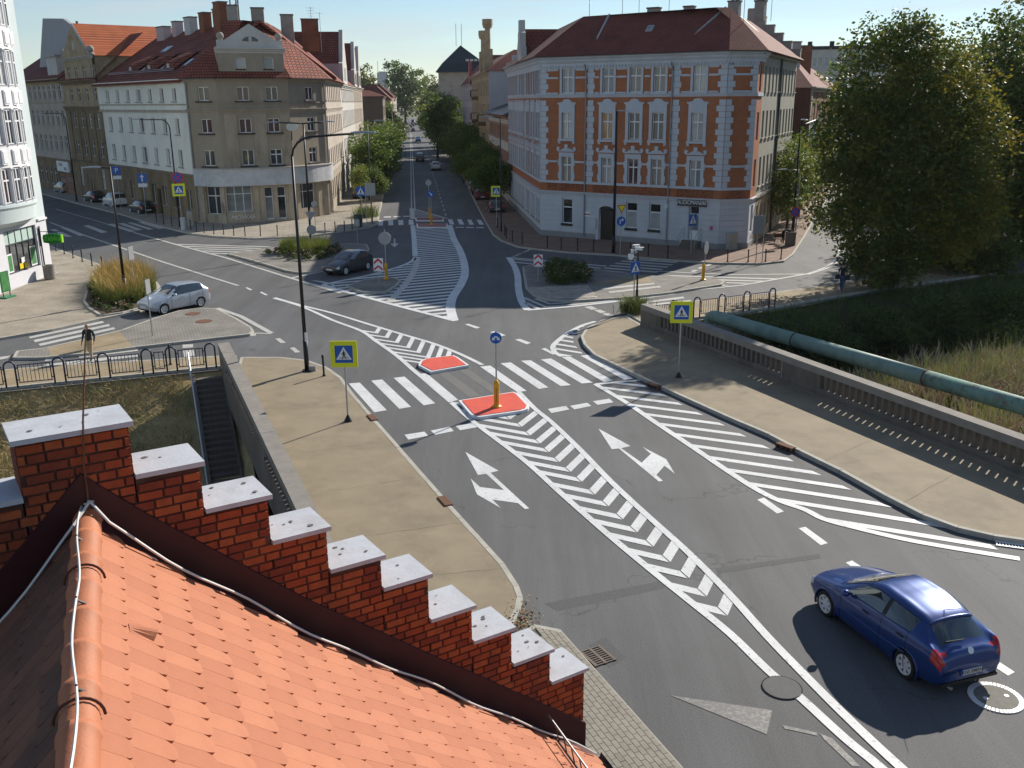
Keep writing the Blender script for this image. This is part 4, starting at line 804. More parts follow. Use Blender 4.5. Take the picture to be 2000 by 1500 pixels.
# ================================================================= right side of the far street
def street_house(name, label, A_, B_, ze, rows, cols, w, mat, gmat, roof, depth=11, rise=4, rin=4, style='cross', surr=None, gz=3.8, cor=True):
    r = thing(name, label, 'building', (*Vector(A_[:2]), 0)); F = Fac(r, A_, B_)
    for z, h in rows:
        for x in cols:
            F.win(x, z, w, h, style, None, .12)
    F.wall('wall', gz, ze, mat); F.wall('ground_floor_wall', 0, gz, gmat)
    if cor: F.band('cornice', ze - .5, ze + .02, .4, mat, 0, F.L, CORN); F.band('string_course', gz - .1, gz + .15, .12, mat)
    q = [F.A, F.A + F.u * F.L, F.A + F.u * F.L + F.n * depth, F.A + F.n * depth]
    for a, b in ((q[1], q[2]), (q[3], q[0])):
        f2 = Fac(r, a, b); f2.wall('side_wall', 0, ze, mat)
    if roof: hip('roof', r, q, ze + .02, rise, rin, roof, .3)
    return r, F, q
R1, R2, R3, R4 = A + ds * 28, A + ds * 55.5, A + ds * 94, A + ds * 126
lowb, FL, q = street_house('low_house', 'low pink and white stuccoed house between the brick house and the sooty tall one', R2, R1, 9.9, [(1.2, 2.0), (4.4, 2.3), (7.3, 1.3)], [1.4 + 2.3 * i for i in range(12)], 1.05, Mbrick('pink_brick', (.36, .20, .14), (.33, .18, .12), (.3, .2, .16), .27, .085, .012, 'xz'), PALEW, None)
hip('roof', lowb, q, 9.95, 2.2, 5, BLACKM, .6); FL.band('stucco_frieze', 8.9, 9.9, .1, PALEW); FL.band('stucco_band', 5.9, 6.9, .08, PALEW)
tallb, FT, q = street_house('sooty_tall_house', 'tall sooty brown ornate house with blank grey side wall and stone balconies', R3, R2, 15.5, [(1.2, 2.2), (5, 2.4), (8.8, 2.3), (12.4, 2.0)], [2 + 3.2 * i for i in range(12)], 1.15, BROWNL, BROWNW, ROOFDK, 13, 3, 4)
fw = Fac(tallb, R2 + Vector((0, 0)), R2 + Vector((14, 1.5)))
fw.put('blank_side_wall', MB().plate([(0, 0), (13, 0), (13, 19.0), (9.6, 19.3), (4.2, 20.0), (4.0, 17.6), (3.3, 17.6), (3.3, 16.6), (2.5, 16.6), (2.5, 15.5), (0, 15.5)], -.3, .2), M('blank_wall_render', (.44, .44, .45), .9, .08, .6), 0)
for t, zt in ((4, 22.6), (12, 21.6)):
    FT.put('corner_turret', MB().box(-.7, .7, -.4, .9, 15.5, 18.6).lathe([(.42, 18.6), (.4, zt - 1.2), (.6, zt - 1.2), (.75, zt - .7), (.75, zt), (0, zt)], 0, .25, 8), BROWNL, FT.L - t)
for k, z in enumerate((4.6, 8.5, 8.6, 4.5, 12.2)):
    x = FT.L - (8, 8, 24, 24, 24)[k]
    bb = FT.put('balcony', MB().box(-1.7, 1.7, -1.1, 0, z - .15, z).box(-1.4, -1.1, -.9, 0, z - .6, z - .15).box(1.1, 1.4, -.9, 0, z - .6, z - .15), BROWNW, x)
    rl = MB().tube([(-1.7, 0, z + 1), (-1.7, -1.08, z + 1), (1.7, -1.08, z + 1), (1.7, 0, z + 1)], .03, 6)
    for i in range(15): rl.tube([(-1.7 + i * .243, -1.08, z), (-1.7 + i * .243, -1.08, z + 1)], .018, 5)
    rl.build('railing', BLACKM, bb)
pk, FP, q = street_house('pink_gabled_house', 'pale pink house with red gable trim beyond the sooty tall house', R4, R3, 14.5, [(1.2, 2), (4.8, 2.2), (8.3, 2.2), (11.6, 1.9)], [2 + 3.1 * i for i in range(10)], 1.1, PINKW, PALEW, ROOFDK, 12, 5, 4)
FP.put('red_gable', MB().plate([(-2, 14.5), (2, 14.5), (2, 17), (1, 18.4), (-1, 18.4), (-2, 17)], -.2, .3), M('red_trim', (.34, .07, .06), .7, .1), FP.L - 4)
tw = thing('tower_house', 'pale house with steep dark slate pyramid roof rising over the right street trees', 'building', (-12.3, 238, 0)); MB().box(-4.4, 7, -6, 8, 0, 18).build('wall', BEIGEW, tw)
MB().add([(-5, -7, 18), (8, -7, 18), (8, 9, 18), (-5, 9, 18), (-3.5, -5.2, 20), (6.4, -5.2, 20), (6.4, 7, 20), (-3.5, 7, 20), (.6, 0, 24.2)], [(0, 1, 5, 4), (1, 2, 6, 5), (2, 3, 7, 6), (3, 0, 4, 7), (4, 5, 8), (5, 6, 8), (6, 7, 8), (7, 4, 8)]).build('roof', M('slate', (.022, .03, .035), .5, .2, 2), tw)
for x in (-.4, .9): MB().tube([(x, 0, 24), (x, 0, 29)], .06, 5).build('antenna', GALV, tw)
for i in range(4): MB().box(2.0 + i * 1.0, 2.7 + i * 1.0, -5.2, -4.6, 20.4, 20.9).build('roof_window', PALEW, tw)
ft = thing('distant_tower', 'grey concrete tower block with two masts on the horizon', 'building', (-232, 1810, 0)); MB().box(-9, 9, -9, 9, 0, 62).box(-6, 6, -6, 6, 62, 64).build('wall', M('tower_grey', (.30, .32, .34), .9, .1, .2), ft)
for x in (-8, 8): MB().tube([(x, 0, 60), (x, 0, 82)], .5, 6).build('mast', GALV, ft)
# ================================================================= left corner house
P0, P1, P2, P3 = Vector((-31.0, 94.5)), Vector((-27.8, 93.7)), Vector((-21.6, 96.3)), Vector((-19.0, 101.0)); P4 = P3 + ds * 24.6
lh = thing('taupe_corner_house', 'taupe rendered corner house with curved white shop fascia, fluted pilasters and red tiled hip roof', 'building', (*P1, 0))
FA, FBc, FCc, FD = Fac(lh, P0, P1), Fac(lh, P1, P2), Fac(lh, P2, P3), Fac(lh, P3, P4)
for F, xs in ((FA, (1.88,)), (FBc, (2.42, 5.13)), (FCc, (3.1,))):
    for x in xs:
        for z, h, st in ((11.68, 1.28, 'double'), (8.7, 1.32, 'double' if F is not FCc else 'cross'), (5.62, 1.48, 'double' if x < 3 else 'cross')):
            o = F.win(x, z, 1.14, h, st, rnd.choice((4, 0, 0, 4, 1)), None); MB().box(-.85, .85, -.2, 0, -.16, -.02).build('sill', M('dark_sill', (.06, .05, .045), .9, .2), o, (0, -.12, 0))
for x in (2.42, 5.0): FBc.win(x, 14.45, 1.05, 1.2, 'single', 2 if x < 3 else 6)
FBc.holes += []
for F in (FA, FBc, FCc):
    F.wall('wall', 5.0, 13.5, TANW); e = .06 if F is FBc else 0
    F.band('eaves_cornice', 13.35, 13.72, .35 + e, TANW, -.05, F.L + .05, CORN); F.band('frieze', 10.45, 10.95, .22 + e, TANW, -.05, F.L + .05, CORN); F.band('string_course', 11.42, 11.56, .08 + e, TANW, -.02, F.L + .02)
# attic bay and pediment
FBc.wall('attic_wall', 13.72, 16.1, TANW, .35, FBc.L - .25, -.12)
FBc.put('attic_body', MB().box(.36, FBc.L - .26, .4, 6, 13.7, 16.6), TANW); FBc.band('attic_cornice', 16.0, 16.45, .55, PALEW, .2, FBc.L - .1, CORN)
FBc.put('pediment', MB().plate([(.4, 16.45), (FBc.L - .3, 16.45), (FBc.L - .3, 17.15), (FBc.L - .9, 17.15), (3.45, 18.6), (1.1, 17.15), (.4, 17.15)], -.3, .25), PALEW)
ey = [(-.75, 0)] + [(-.75 * math.cos(math.pi * i / 8), .42 * math.sin(math.pi * i / 8)) for i in range(1, 8)] + [(.75, 0)]; FBc.put('eyebrow_window', MB().plate(ey, -.03, .03), PANES[0], 3.45, -.31, 17.05)
FBc.put('glazing_bar', MB().box(-.14, .14, -.05, .05, 0, .4), PALEW, 3.45, -.33, 17.05)
for x in (.75, FBc.L - .6): FBc.put('stone_ball', MB().ball((0, 0, .35), .35, 12).box(-.2, .2, -.2, .2, -.1, .08), CHG, x, -.05, 17.15, smooth=True)
# fluted pilasters
for x0, x1 in ((.45, 1.6), (3.2, 4.4), (5.8, 6.65)):
    b = MB(); n = 6; w = (x1 - x0) / n
    for k in range(n): b.box(x0 + k * w + .03, x0 + (k + 1) * w - .03, -.1, .005, 5.3, 10.44)
    b.box(x0, x1, -.05, .004, 5.3, 10.44); FBc.put('fluted_pilaster', b, TANL)
# shop floor: piers, shop windows, doors
SHOP = [(FA, [(1.95, .95, 1.75, 2.7)]), (FBc, [(1.25, 1.15, 2.45, 2.6)]), (FCc, [(1.9, 1.1, 2.6, 2.5)])]
for F, W_ in SHOP:
    for x, z, w, h in W_: F.win(x, z, w, h, 'shop' if w > 2 else 'cross', 6 if F is FBc else 1, depth=.35)
for k, x in enumerate((4.1, 5.35)):
    FBc.holes.append((x - .42, x + .42, .25, 3.5)); dd = FBc.put('shop_door', MB().box(-.42, -.34, .3, .38, 0, 3.25).box(.34, .42, .3, .38, 0, 3.25).box(-.34, .34, .3, .38, 2.2, 2.32).box(-.34, .34, .3, .38, 0, .15).box(-.34, .34, .3, .38, 3.15, 3.25), FRAMEW, x, 0, .25)
    MB().box(-.34, .34, .33, .35, .15, 2.2).build('pane', PANES[0 if k else 6], dd); MB().box(-.34, .34, .33, .35, 2.32, 3.15).build('pane', PANES[1], dd)
for F in (FA, FBc, FCc): F.wall('shop_wall', 0, 5.0, TANL, reveal=.45)
for F, x in ((FA, .7), (FA, 2.95), (FBc, 2.85), (FBc, 6.3), (FCc, .35), (FCc, 3.6)): F.band('shop_pier', .1, 3.7, .14, TANL, x - .25, x + .25)
fp = [Vector(p) for p in ((-30.9, 94.05), (-29.4, 93.3), (-27.6, 93.15), (-25.5, 93.7), (-23.4, 94.65), (-21.5, 95.8), (-20.0, 97.6), (-18.8, 100.2), (-18.6, 101.2))]
fo = smooth(fp, 4); fi = [p + Vector((-.35, 1)).normalized() * .9 for p in fo]; L_ = lh.location.xy
MB().prism([p - L_ for p in fo] + [p - L_ for p in fi[::-1]], 3.72, 5.32).build('shop_fascia', M('fascia_white', (.52, .53, .55), .8, .12, 1.5, .1, 20, dirt=(.33, .33, .33), dscale=.7, damt=.7), lh)
MB().prism([p - L_ + Vector((.05, -.12)) for p in fo] + [p - L_ for p in fi[::-1]], 5.32, 5.42).build('fascia_cap', CONCL, lh)
# graffiti as flat print on the shop wall
gm = M('graffiti_pale', (.72, .70, .66), .8, .1); gd = M('graffiti_dark', (.10, .02, .03), .8, .1)
text('graffiti', 'MOWAR', .62, gm, lh, FBc.at(1.45, -.012, .62), (rad(90), 0, FBc.ang), .002, .3); text('graffiti', 'MERC', .42, gd, lh, FA.at(2.95, -.155, 1.6), (rad(90), rad(82), FA.ang), .002, .3)
# street side
for i in range(9):
    for z, h in ((11.7, 1.5), (8.3, 1.8), (4.9, 1.8)): FD.win(2 + i * 2.55, z, 1.1, h, 'double', None, .14)
    FD.win(2 + i * 2.55, 1.2, 1.2, 2.2, 'cross', 0)
FD.wall('wall', 4.2, 13.5, BEIGEW); FD.wall('ground_floor_wall', 0, 4.2, TANW); FD.band('eaves_cornice', 13.35, 13.75, .35, BEIGEW, 0, None, CORN); FD.band('string_course', 10.5, 10.9, .2, BEIGEW, 0, None, CORN)
for F, x in ((FA, .1), (FCc, FCc.L - .1)): F.put('downpipe', MB().tube([(0, -.12, 13.4), (0, -.12, .3)], .08, 8), DOWNP, x)
b = MB().lathe([(.0, -.16), (.55, -.1), (1.0, .05), (.97, .08), (.5, -.06), (0, -.1)], n=24); 
o = b.build('satellite_dish', M('dish_white', (.55, .55, .5), .5, .15, 2), lh, FBc.at(6.6, -1.3, 9.2), 0, True); o.rotation_euler = (rad(82), 0, rad(10)); o.scale = (.55, .4, .55); FBc.put('dish_bracket', MB().tube([(6.6, -.05, 7.9), (6.6, -.9, 8.0), (6.6, -1.1, 9.0)], .05, 6), BLACKM)
# roof over the corner house and the cream house behind
wd = Vector((-.643, .766)).normalized(); W1 = P0 + wd * 26; ROOF_OUT = [W1, P0, P1, P2, P3, P4, P4 + Vector((-9, 0)), W1 + Vector((10.5, 5))]
hip('roof', lh, [P0, P1, P2, P3, P4, P4 + Vector((-11, -2)), P0 + Vector((-2, 16))], 13.74, 5.5, 5.4, REDROOFX, .42)
for F in (FA, FCc): F.put('gutter', MB().tube([(-.2, -.48, 13.72), (F.L + .2, -.48, 13.72)], .08, 8), DOWNP)
for x, y, z1, w, m in ((-30.3, 106, 20.9, 1.25, CHB), (-28.2, 103, 20.9, 1.1, CHG), (-26.4, 106, 20.9, 1.3, CHG), (-23.6, 107, 20.3, 1.3, CHG), (-22.6, 114, 20.4, 1.9, CHB)): chimney(lh, x, y, 17, z1, w, .9, m, .2)
for x, y, z in ((-22.4, 114, 21.8), (-21.8, 116, 21.4)): antenna(lh, x, y, 17, z, 1)
# ---- cream house
cr_ = thing('cream_house', 'cream white rendered house with dark stone ground floor and deep red tiled roof', 'building', (*W1, 0)); FWh = Fac(cr_, W1, P0)
for i in range(7):
    x = 3.3 + 3.3 * i; ww = 1.5 if i == 3 else 1.05
    for z, h in ((11.65, 1.28), (8.5, 1.55), (5.35, 1.7)): FWh.win(x, z, ww, h, 'double', rnd.choice((0, 1, 6)), .15, depth=.2)
for x in (1.4, 7.9, 11.3, 14.6, 17.6, 20.9, 24.2): FWh.win(x, 1.2, 1.1, 2.0, 'cross' if x < 9 else 'double', 1, .12, depth=.25)
FWh.holes.append((15.5, 16.7, 0, 2.8)); FWh.put('street_door', MB().box(-.58, .58, .25, .3, 0, 2.8), dm, 16.1)
FWh.wall('wall', 4.7, 13.5, WHITEW, reveal=.3); FWh.wall('stone_ground_floor', 0, 4.7, BROWNW, reveal=.35); FWh.band('eaves_cornice', 13.3, 13.72, .45, WHITEW, 0, None, CORN); FWh.band('string_course', 10.6, 10.85, .14, TANL, 0, None); FWh.band('string_course', 11.3, 11.42, .08, TANL); FWh.band('ledge', 4.6, 4.78, .2, TANW, 0, None, CORN)
RF = gable_strip('roof', cr_, FWh, 13.6, 19.3, -.5, 8.2, REDROOFX, -.2, FWh.L + .1); gable_strip('rear_roof', cr_, FWh, 19.3, 14, 8.25, 16.5, REDROOFX, -.2, FWh.L)
FWh.put('snow_guard', MB().tube([(3, .45, 14.75), (22.5, .45, 14.75)], .03, 5).tube([(3, .35, 14.6), (22.5, .35, 14.6)], .03, 5), GALV)
def roofpos(x, t): return FWh.at(x, -.5 + 8.7 * t, 13.6 + 5.7 * t)
pa = math.atan2(5.7, 8.7)
for x, t, n in ((6.9, .27, 1), (11.6, .27, 2), (17.0, .27, 2), (22.4, .30, 1), (9.5, .62, 2)):
    for k in range(n):
        o = MB().box(-.36, .36, -.62, .62, .02, .1, 0).box(-.28, .28, -.52, .52, .1, .115, 1).build('roof_window', [DOWNP, M('skylight', (.45, .5, .55), .1, .1)], cr_, roofpos(x + k * .85, t)); o.rotation_euler = (pa, 0, FWh.ang)
for x in (8.7, 14.3, 19.6):
    b = MB(); n = 10
    V0 = [(-1.7 + 3.4 * i / n, -.35, .75 * math.sin(math.pi * i / n) ** 1.6 * 1.0) for i in range(n + 1)]; b.add(V0 + [(v[0], 2.4, 1.75) for v in V0], [(i, i + 1, n + 2 + i, n + 1 + i) for i in range(n)] + [tuple(range(n + 1))[::-1]])
    o = b.build('eyebrow_dormer', REDROOFX, cr_, roofpos(x, .22)); o.rotation_euler = (0, 0, FWh.ang); MB().plate([(-.42, .06), (.42, .06), (.28, .4), (0, .5), (-.28, .4)], -.4, -.36).build('dormer_window', PALEW, o)
for x, t, z1, w, m in ((3.0, .9, 19.9, 2.2, PINKW), (6.2, .95, 20.3, 1.1, PINKW), (10, .95, 20.5, 1.6, PALEW), (14, .95, 20.7, 1.3, CHB), (17.6, .95, 20.8, 1.2, CHB), (20.6, .82, 21.2, 1.45, CHB)): p = roofpos(x, t); chimney(cr_, p[0] + cr_.location.x, p[1] + cr_.location.y, 17, z1, w, .9, m, FWh.ang, 0)
mast = thing('lattice_mast', 'dark lattice radio mast standing behind the brick chimney on the red roof', 'mast', (*(W1 + (P0 - W1).normalized() * 21 + Vector((6.2, 5.2))), 15))
for sx, sy in ((-.4, -.35), (.4, -.35), (0, .4)): MB().tube([(sx, sy, 0), (sx, sy, 16)], .07, 6).build('leg', BLACKM, mast)
b = MB()
for k in range(14): z0 = k * 1.15; b.tube([(-.4, -.35, z0), (.4, -.35, z0 + .58), (0, .4, z0 + 1.1), (-.4, -.35, z0 + 1.15)], .035, 4)
b.build('lattice', BLACKM, mast); MB().box(.35, .55, -.6, -.3, 7.5, 12).build('antenna_panel', M('panel_blue', (.05, .07, .12), .5, 0), mast)
# ---- brown gabled house and the beige one beyond
W2 = P0 + wd * 39.4; W3 = P0 + wd * 66
br = thing('brown_gabled_house', 'sooty brown house with triangular gable, ball finials and bright orange roof side', 'building', (*W2, 0)); FBr = Fac(br, W2, W1)
for i in range(4):
    x = 3.3 + 3.05 * i; FBr.win(x, 14.5, .9, 1.3, 'tee', 0, .1); FBr.win(x, 11.75, 1.0, 1.55, 'tee', 0, .12); FBr.win(x, 8.7, 1.0, 1.6, 'tee', 1 if i < 2 else 2, .12); FBr.win(x, 5.4, 1.0, 1.8, 'tee', 1, .12)
for x in (3.2, 11.6): FBr.win(x, 1.6, 1.1, 2.3, 'cross', 2)
FBr.holes.append((6.6, 7.9, 0, 2.7)); FBr.put('street_door', MB().box(-.65, .65, .25, .3, 0, 2.7), dm, 7.25)
FBr.wall('upper_wall', 11.2, 14.0, BROWNL); FBr.wall('attic_wall', 14.0, 16.6, BROWNL, 1.8, 12.9); FBr.wall('wall', 4.6, 11.2, BROWNW); FBr.wall('ground_floor_wall', 0, 4.6, BROWNW)
FBr.band('cornice', 13.7, 14.2, .6, BROWNW, 0, None, CORN); FBr.band('string_course', 10.6, 11.2, .3, BROWNW, 0, None, CORN); FBr.band('string_course', 4.5, 4.8, .2, BROWNW, 0, None, CORN); FBr.band('attic_cornice', 16.5, 16.8, .4, PALEW, 1.4, 13.3, CORN)
for i in range(5): FBr.band('pilaster', 4.8, 10.6, .12, BROWNW, 1.5 + i * 3.05, 2.1 + i * 3.05)
FBr.put('gable', MB().plate([(2.6, 16.8), (12.4, 16.8), (12.1, 17.4), (7.8, 20.2), (7.2, 20.2), (2.9, 17.4)], -.25, .2), BROWNL); FBr.put('gable_window', MB().plate([(-.35, 0), (.35, 0), (.3, .7), (0, 1.1), (-.3, .7)], -.03, .03), PALEW, 7.5, -.26, 17.6)
FBr.put('gable_coping', MB().tube([(12.5, -.05, 17.0), (7.5, -.05, 20.4), (2.5, -.05, 17.0)], .22, 6), PALEW)
for x in (2.5, 12.9): FBr.put('stone_ball', MB().ball((0, 0, .5), .42, 12).box(-.3, .3, -.3, .3, -.2, .15), CHG, x, -.05, 17.0, smooth=True)
FBr.put('attic_side', MB().box(1.81, 12.89, .3, 7, 14, 16.8), BROWNL)
b = MB().add([(13.2, -.1, 16.8), (13.2, 12, 16.8), (7.5, 12, 20.6), (7.5, -.1, 20.6), (2.0, -.1, 16.8), (2.0, 12, 16.8)], [(0, 1, 2, 3), (3, 2, 5, 4)]); FBr.put('roof', b, ORROOF)
FBr.put('lower_roof', MB().add([(-.2, -.3, 14.2), (13.6, -.3, 14.2), (13.6, 6, 19.5), (-.2, 6, 19.5)], [(0, 1, 2, 3)]), REDROOFX)
be = thing('beige_house', 'greyish beige row house with small white dormer at the far left', 'building', (*W3, 0)); FBe = Fac(be, W3, W2)
for i in range(11):
    x = 2.0 + 2.3 * i
    for z, h in ((12.1, 1.75), (8.8, 1.95), (5.6, 1.95)): FBe.win(x, z, 1.05, h, 'tee', 0, .12)
    if i != 9: FBe.win(x, 1.0, 1.2, 2.3, 'tee', 0)
FBe.wall('wall', 4.3, 14.0, BEIGEW); FBe.wall('ground_floor_wall', 0, 4.3, BROWNW); FBe.band('cornice', 13.95, 14.6, .5, BROWNL, 0, None, CORN); FBe.band('string_course', 11.5, 11.8, .15, BEIGEW, 0, None, CORN); FBe.band('string_course', 4.2, 4.5, .15, BROWNW)
gable_strip('roof', be, FBe, 14.5, 20, -.5, 8, ROOFDK, -.3, FBe.L)
FBe.put('dormer', MB().box(-2.2, 2.2, .4, 5, 14.8, 17.3), PALEW, 21.8); FBe.put('dormer_roof', MB().box(-2.5, 2.5, .2, 6, 17.3, 17.5), DOWNP, 21.8)
for x in (20.7, 22.6): FBe.put('window', winmesh('single', .9, 1.6), None, x, .33, 15.3)
FBe.put('blank_gable', MB().plate([(-3, 13.5), (17, 13.5), (17, 20.8), (13, 22.0), (4, 22.6)], 0, .4), M('blank_gable_render', (.36, .37, .40), .9, .08, .5), 9, 2.5)
for x, w in ((17.5, 3.2), (22, 1.7)): p = FBe.at(x, 5.5); chimney(be, p[0] + be.location.x, p[1] + be.location.y, 15, 21.5 if w > 2 else 19.5, w, 1.2, CHG, FBe.ang, 2)
bsg = FBe.put('shop_sign', MB().box(-2.5, 2.5, -.3, -.05, 0, 1.3), WHITEP, 22.8, 0, 2.95); text('lettering', 'STAFF', .62, M('sign_ink', (.03, .03, .035), .6, 0), bsg, (-.75, -.31, .85), depth=.004, sx=1.15); text('lettering', 'ING', .62, M('sign_ink2', (.03, .03, .035), .6, 0), bsg, (1.3, -.31, .38), depth=.004, sx=1.15)
FBe.put('graffiti_shutter', MB().box(-1.1, 1.1, -.05, .0, 0, 2.7), Mbrick('graffiti_print', (.30, .10, .06), (.34, .27, .24), (.10, .08, .08), .9, .7, .05, 'xz'), 21.6); FBe.put('graffiti_shutter', MB().box(-.9, .9, -.05, .0, 0, 2.7), Mbrick('graffiti_print2', (.32, .13, .08), (.30, .26, .24), (.10, .08, .08), .8, .8, .05, 'xz'), 24.9)
# ---- left side of the far street
S1, S2, S3 = P4, P3 + ds * 53, P3 + ds * 81
wn_, FWn, q = street_house('white_gabled_house', 'narrow white house with sunlit gable next to the taupe corner house', S1, S2, 13.6, [(1.3, 2.1), (4.9, 2.0), (8.4, 2.0), (11.6, 1.5)], [2 + 2.55 * i for i in range(11)], 1.05, PALEW, PALEW, None)
sn, FSn, q2 = street_house('grey_gabled_house', 'light grey row house with two pointed street gables', S2, S3, 13.8, [(1.3, 2.1), (4.9, 2.0), (8.4, 2.0), (11.6, 1.5)], [2 + 2.5 * i for i in range(10)], 1.05, BEIGEW, BEIGEW, None)
for F, x, w, m in ((FWn, 7.5, 8.5, PALEW), (FSn, 5, 6.5, PALEW), (FSn, 18, 6.5, PALEW)):
    g_ = F.put('street_gable', MB().plate([(-w / 2, 13.6), (w / 2, 13.6), (w / 2, 16.3), (w / 2 - .6, 16.5), (.6, 20.6), (-.6, 20.6), (-w / 2 + .6, 16.5), (-w / 2, 16.3)], -.2, .3), m, x)
    for k in (-1, 0, 1): MB().box(k * 1.5 - .4, k * 1.5 + .4, -.23, -.2, 14.2, 15.8).build('window', PANES[0], g_)
    F.put('gable_roof', MB().add([(-w / 2, .3, 16.2), (0, .3, 20.4), (w / 2, .3, 16.2), (-w / 2, 9, 16.2), (0, 9, 20.4), (w / 2, 9, 16.2)], [(0, 1, 4, 3), (1, 2, 5, 4)]), REDROOF, x)
    F.put('gable_side', MB().box(-w / 2 + .02, w / 2 - .02, .3, 5, 13.6, 16.25), PINKW, x)
for F, r in ((FWn, wn_), (FSn, sn)): F.put('roof', MB().add([(-.2, -.3, 13.7), (F.L + .2, -.3, 13.7), (F.L + .2, 6.5, 19.2), (-.2, 6.5, 19.2), (F.L + .2, 13, 14), (-.2, 13, 14)], [(0, 1, 2, 3), (3, 2, 4, 5)]), REDROOF)
for x, y in ((8, 4), (15, 4)): p = FWn.at(x, y); chimney(wn_, p[0] + wn_.location.x, p[1] + wn_.location.y, 15, 20.6, 2.0, .8, CHB, FWn.ang)
dkb, FDk, q = street_house('dark_brick_block', 'dark brown brick block with flat roof beyond the gabled houses', P3 + ds * 96 + Vector((3.3, 0)), P3 + ds * 116 + Vector((3.3, 0)), 12.5, [(1.5, 2), (5, 2), (8.6, 2)], [2 + 3.1 * i for i in range(6)], 1.3, M('brownish_render', (.16, .12, .09), .9, .15, 1), BROWNW, ROOFDK, 12, 1.2, 3)
frow = ['pale ochre', 'brick pink', 'light grey', 'cream']
for k in range(4):
    a = P3 + ds * (190 + 34 * k) + Vector((3, 0)); m = M('far_render', ((.42, .33, .22), (.36, .22, .17), (.36, .36, .36), (.45, .41, .33))[k], .9, .1, .3)
    street_house('far_house', frow[k] + ' row house far down the left side of the street', a, a + ds * 30, 12 + k % 2, [(1.5, 2), (5, 2), (8.6, 2)], [2.5 + 3.6 * i for i in range(8)], 1.4, m, m, ROOFDK, 12, 4, 4)
# ================================================================= ornate white house at the left edge
SKY_ = M('pale_mint_stucco', (.56, .63, .64), .85, .05, .8, .05, 30); WORN = M('white_ornament', (.70, .70, .72), .8, .06, 2)
wh = thing('ornate_white_house', 'ornate white and mint house with curved bay and food shop at the left edge', 'building', (-32.05, 58.5, 0)); FO = Fac(wh, (-32.2, 46), (-31.98, 65.45))
SX = 12.5
FO.win(SX + 3.4, 1.0, 4.1, 2.75, 'shop', 1, frame=M('dark_shop_frame', (.05, .055, .065), .5, .1), depth=.15)
FO.win(SX - 3.5, 1.0, 4.5, 2.75, 'shop', 1, frame=M('dark_shop_frame2', (.05, .055, .065), .5, .1), depth=.15)
FO.wall('shop_wall', 0, 4.0, M('white_shop_stucco', (.62, .62, .66), .85, .05, 1.5)); FO.wall('wall', 4.0, 21.5, SKY_)
Pm = M('poster_green', (.06, .22, .07), .5, .5, 3)
for x, z, w, h in ((SX + 4.9, 1.1, .75, 1.3), (SX + 1.9, 1.1, .6, 1.2)): FO.put('poster', MB().box(-w / 2, w / 2, -.012, .0, 0, h, 0).box(-w / 2 + .07, w / 2 - .07, -.018, -.01, .1, h - .1, 1), [WHITEP, Pm], x, .14, z)
for x, z in ((SX + 3.2, 1.15), (SX + 3.8, 1.1), (SX + 3.5, 1.5)): FO.put('price_card', MB().box(-.22, .22, -.01, .01, 0, .35), M('card_yellow', (.72, .55, .02), .5, 0) if z < 1.4 else WHITEP, x, .13, z)
FO.put('blind', MB().box(-1.95, 1.95, -.01, .01, 0, .85), M('mint_blind', (.42, .54, .50), .6, .05), SX + 3.4, .18, 2.85)
# bay: a shallow curve from z 4 to the roof, with ornate window piers
bx0, bx1, dep = SX - .2, SX + 5.55, .75
def bayy(x): t = (x - bx0) / (bx1 - bx0); return -dep * (1 - (2 * t - 1) ** 2) ** .6 if 0 < t < 1 else 0
xs = [bx0 + (bx1 - bx0) * i / 24 for i in range(25)]
b = MB()
def baystrip(b, z0, z1, off0, off1, xs=xs):
    n = len(xs); b.add([(x, bayy(x) - off0, z0) for x in xs] + [(x, bayy(x) - off1, z1) for x in xs], [(i, i + 1, n + i + 1, n + i) for i in range(n - 1)])
for z0, z1, o0, o1 in ((4.0, 4.35, -.6, .0), (4.35, 5.15, .0, .12), (5.15, 5.3, .12, .22), (5.3, 5.45, .22, .22)): baystrip(b, z0, z1, o0, o1)
b.add([(x, bayy(x) - .22, 5.45) for x in xs] + [(x, .05, 5.45) for x in xs], [(i, i + 1, 25 + i + 1, 25 + i) for i in range(24)])
FO.put('bay_base', b, SKY_, smooth=False)
for f in range(5):
    z = 5.45 + f * 3.55; b = MB(); baystrip(b, z + 2.25, z + 3.55, .05, .05); baystrip(b, z, z + .08, .05, .1); b.add([(x, bayy(x) - .05, z + 2.25) for x in xs] + [(x, bayy(x) + .3, z + 2.25) for x in xs], [(i, 25 + i, 25 + i + 1, i + 1) for i in range(24)]); FO.put('bay_parapet', b, WORN)
    if f == 3: b = MB(); baystrip(b, z + 2.1, z + 2.4, .1, .45); baystrip(b, z + 2.4, z + 3.0, .45, .0); FO.put('bay_roof', b, M('bay_slate', (.10, .09, .09), .7, .2, 3))
    for k in range(5):
        x = bx0 + (bx1 - bx0) * (k + .5) / 5; y = bayy(x); w = .82 if k < 4 else .7
        o = FO.put('window', winmesh('cross', w, 2.1), None, x, y + .04, z + .1); O('pane', panemesh(w, 2.1), o, (0, .05, 0), 0, rnd.choice((PANES[0], PANES[2], PANES[1], PANES[4])))
        FO.put('raised_panel', MB().box(-.3, .3, -.1, -.0, z + 2.45, z + 3.35).box(-.22, .22, -.13, -.1, z + 2.55, z + 3.25), WORN, x, y - .03)
    for k in range(6):
        x = bx0 + (bx1 - bx0) * k / 5; x = min(max(x, bx0 + .1), bx1 - .1); y = bayy(x)
        FO.put('window_pier', MB().box(-.13, .13, -.06, .3, z, z + 2.3).lathe([(.06, z), (.08, z + .1), (.05, z + .2), (.05, z + 2.0), (.09, z + 2.2)], 0, -.06, 8), WORN, x, y)
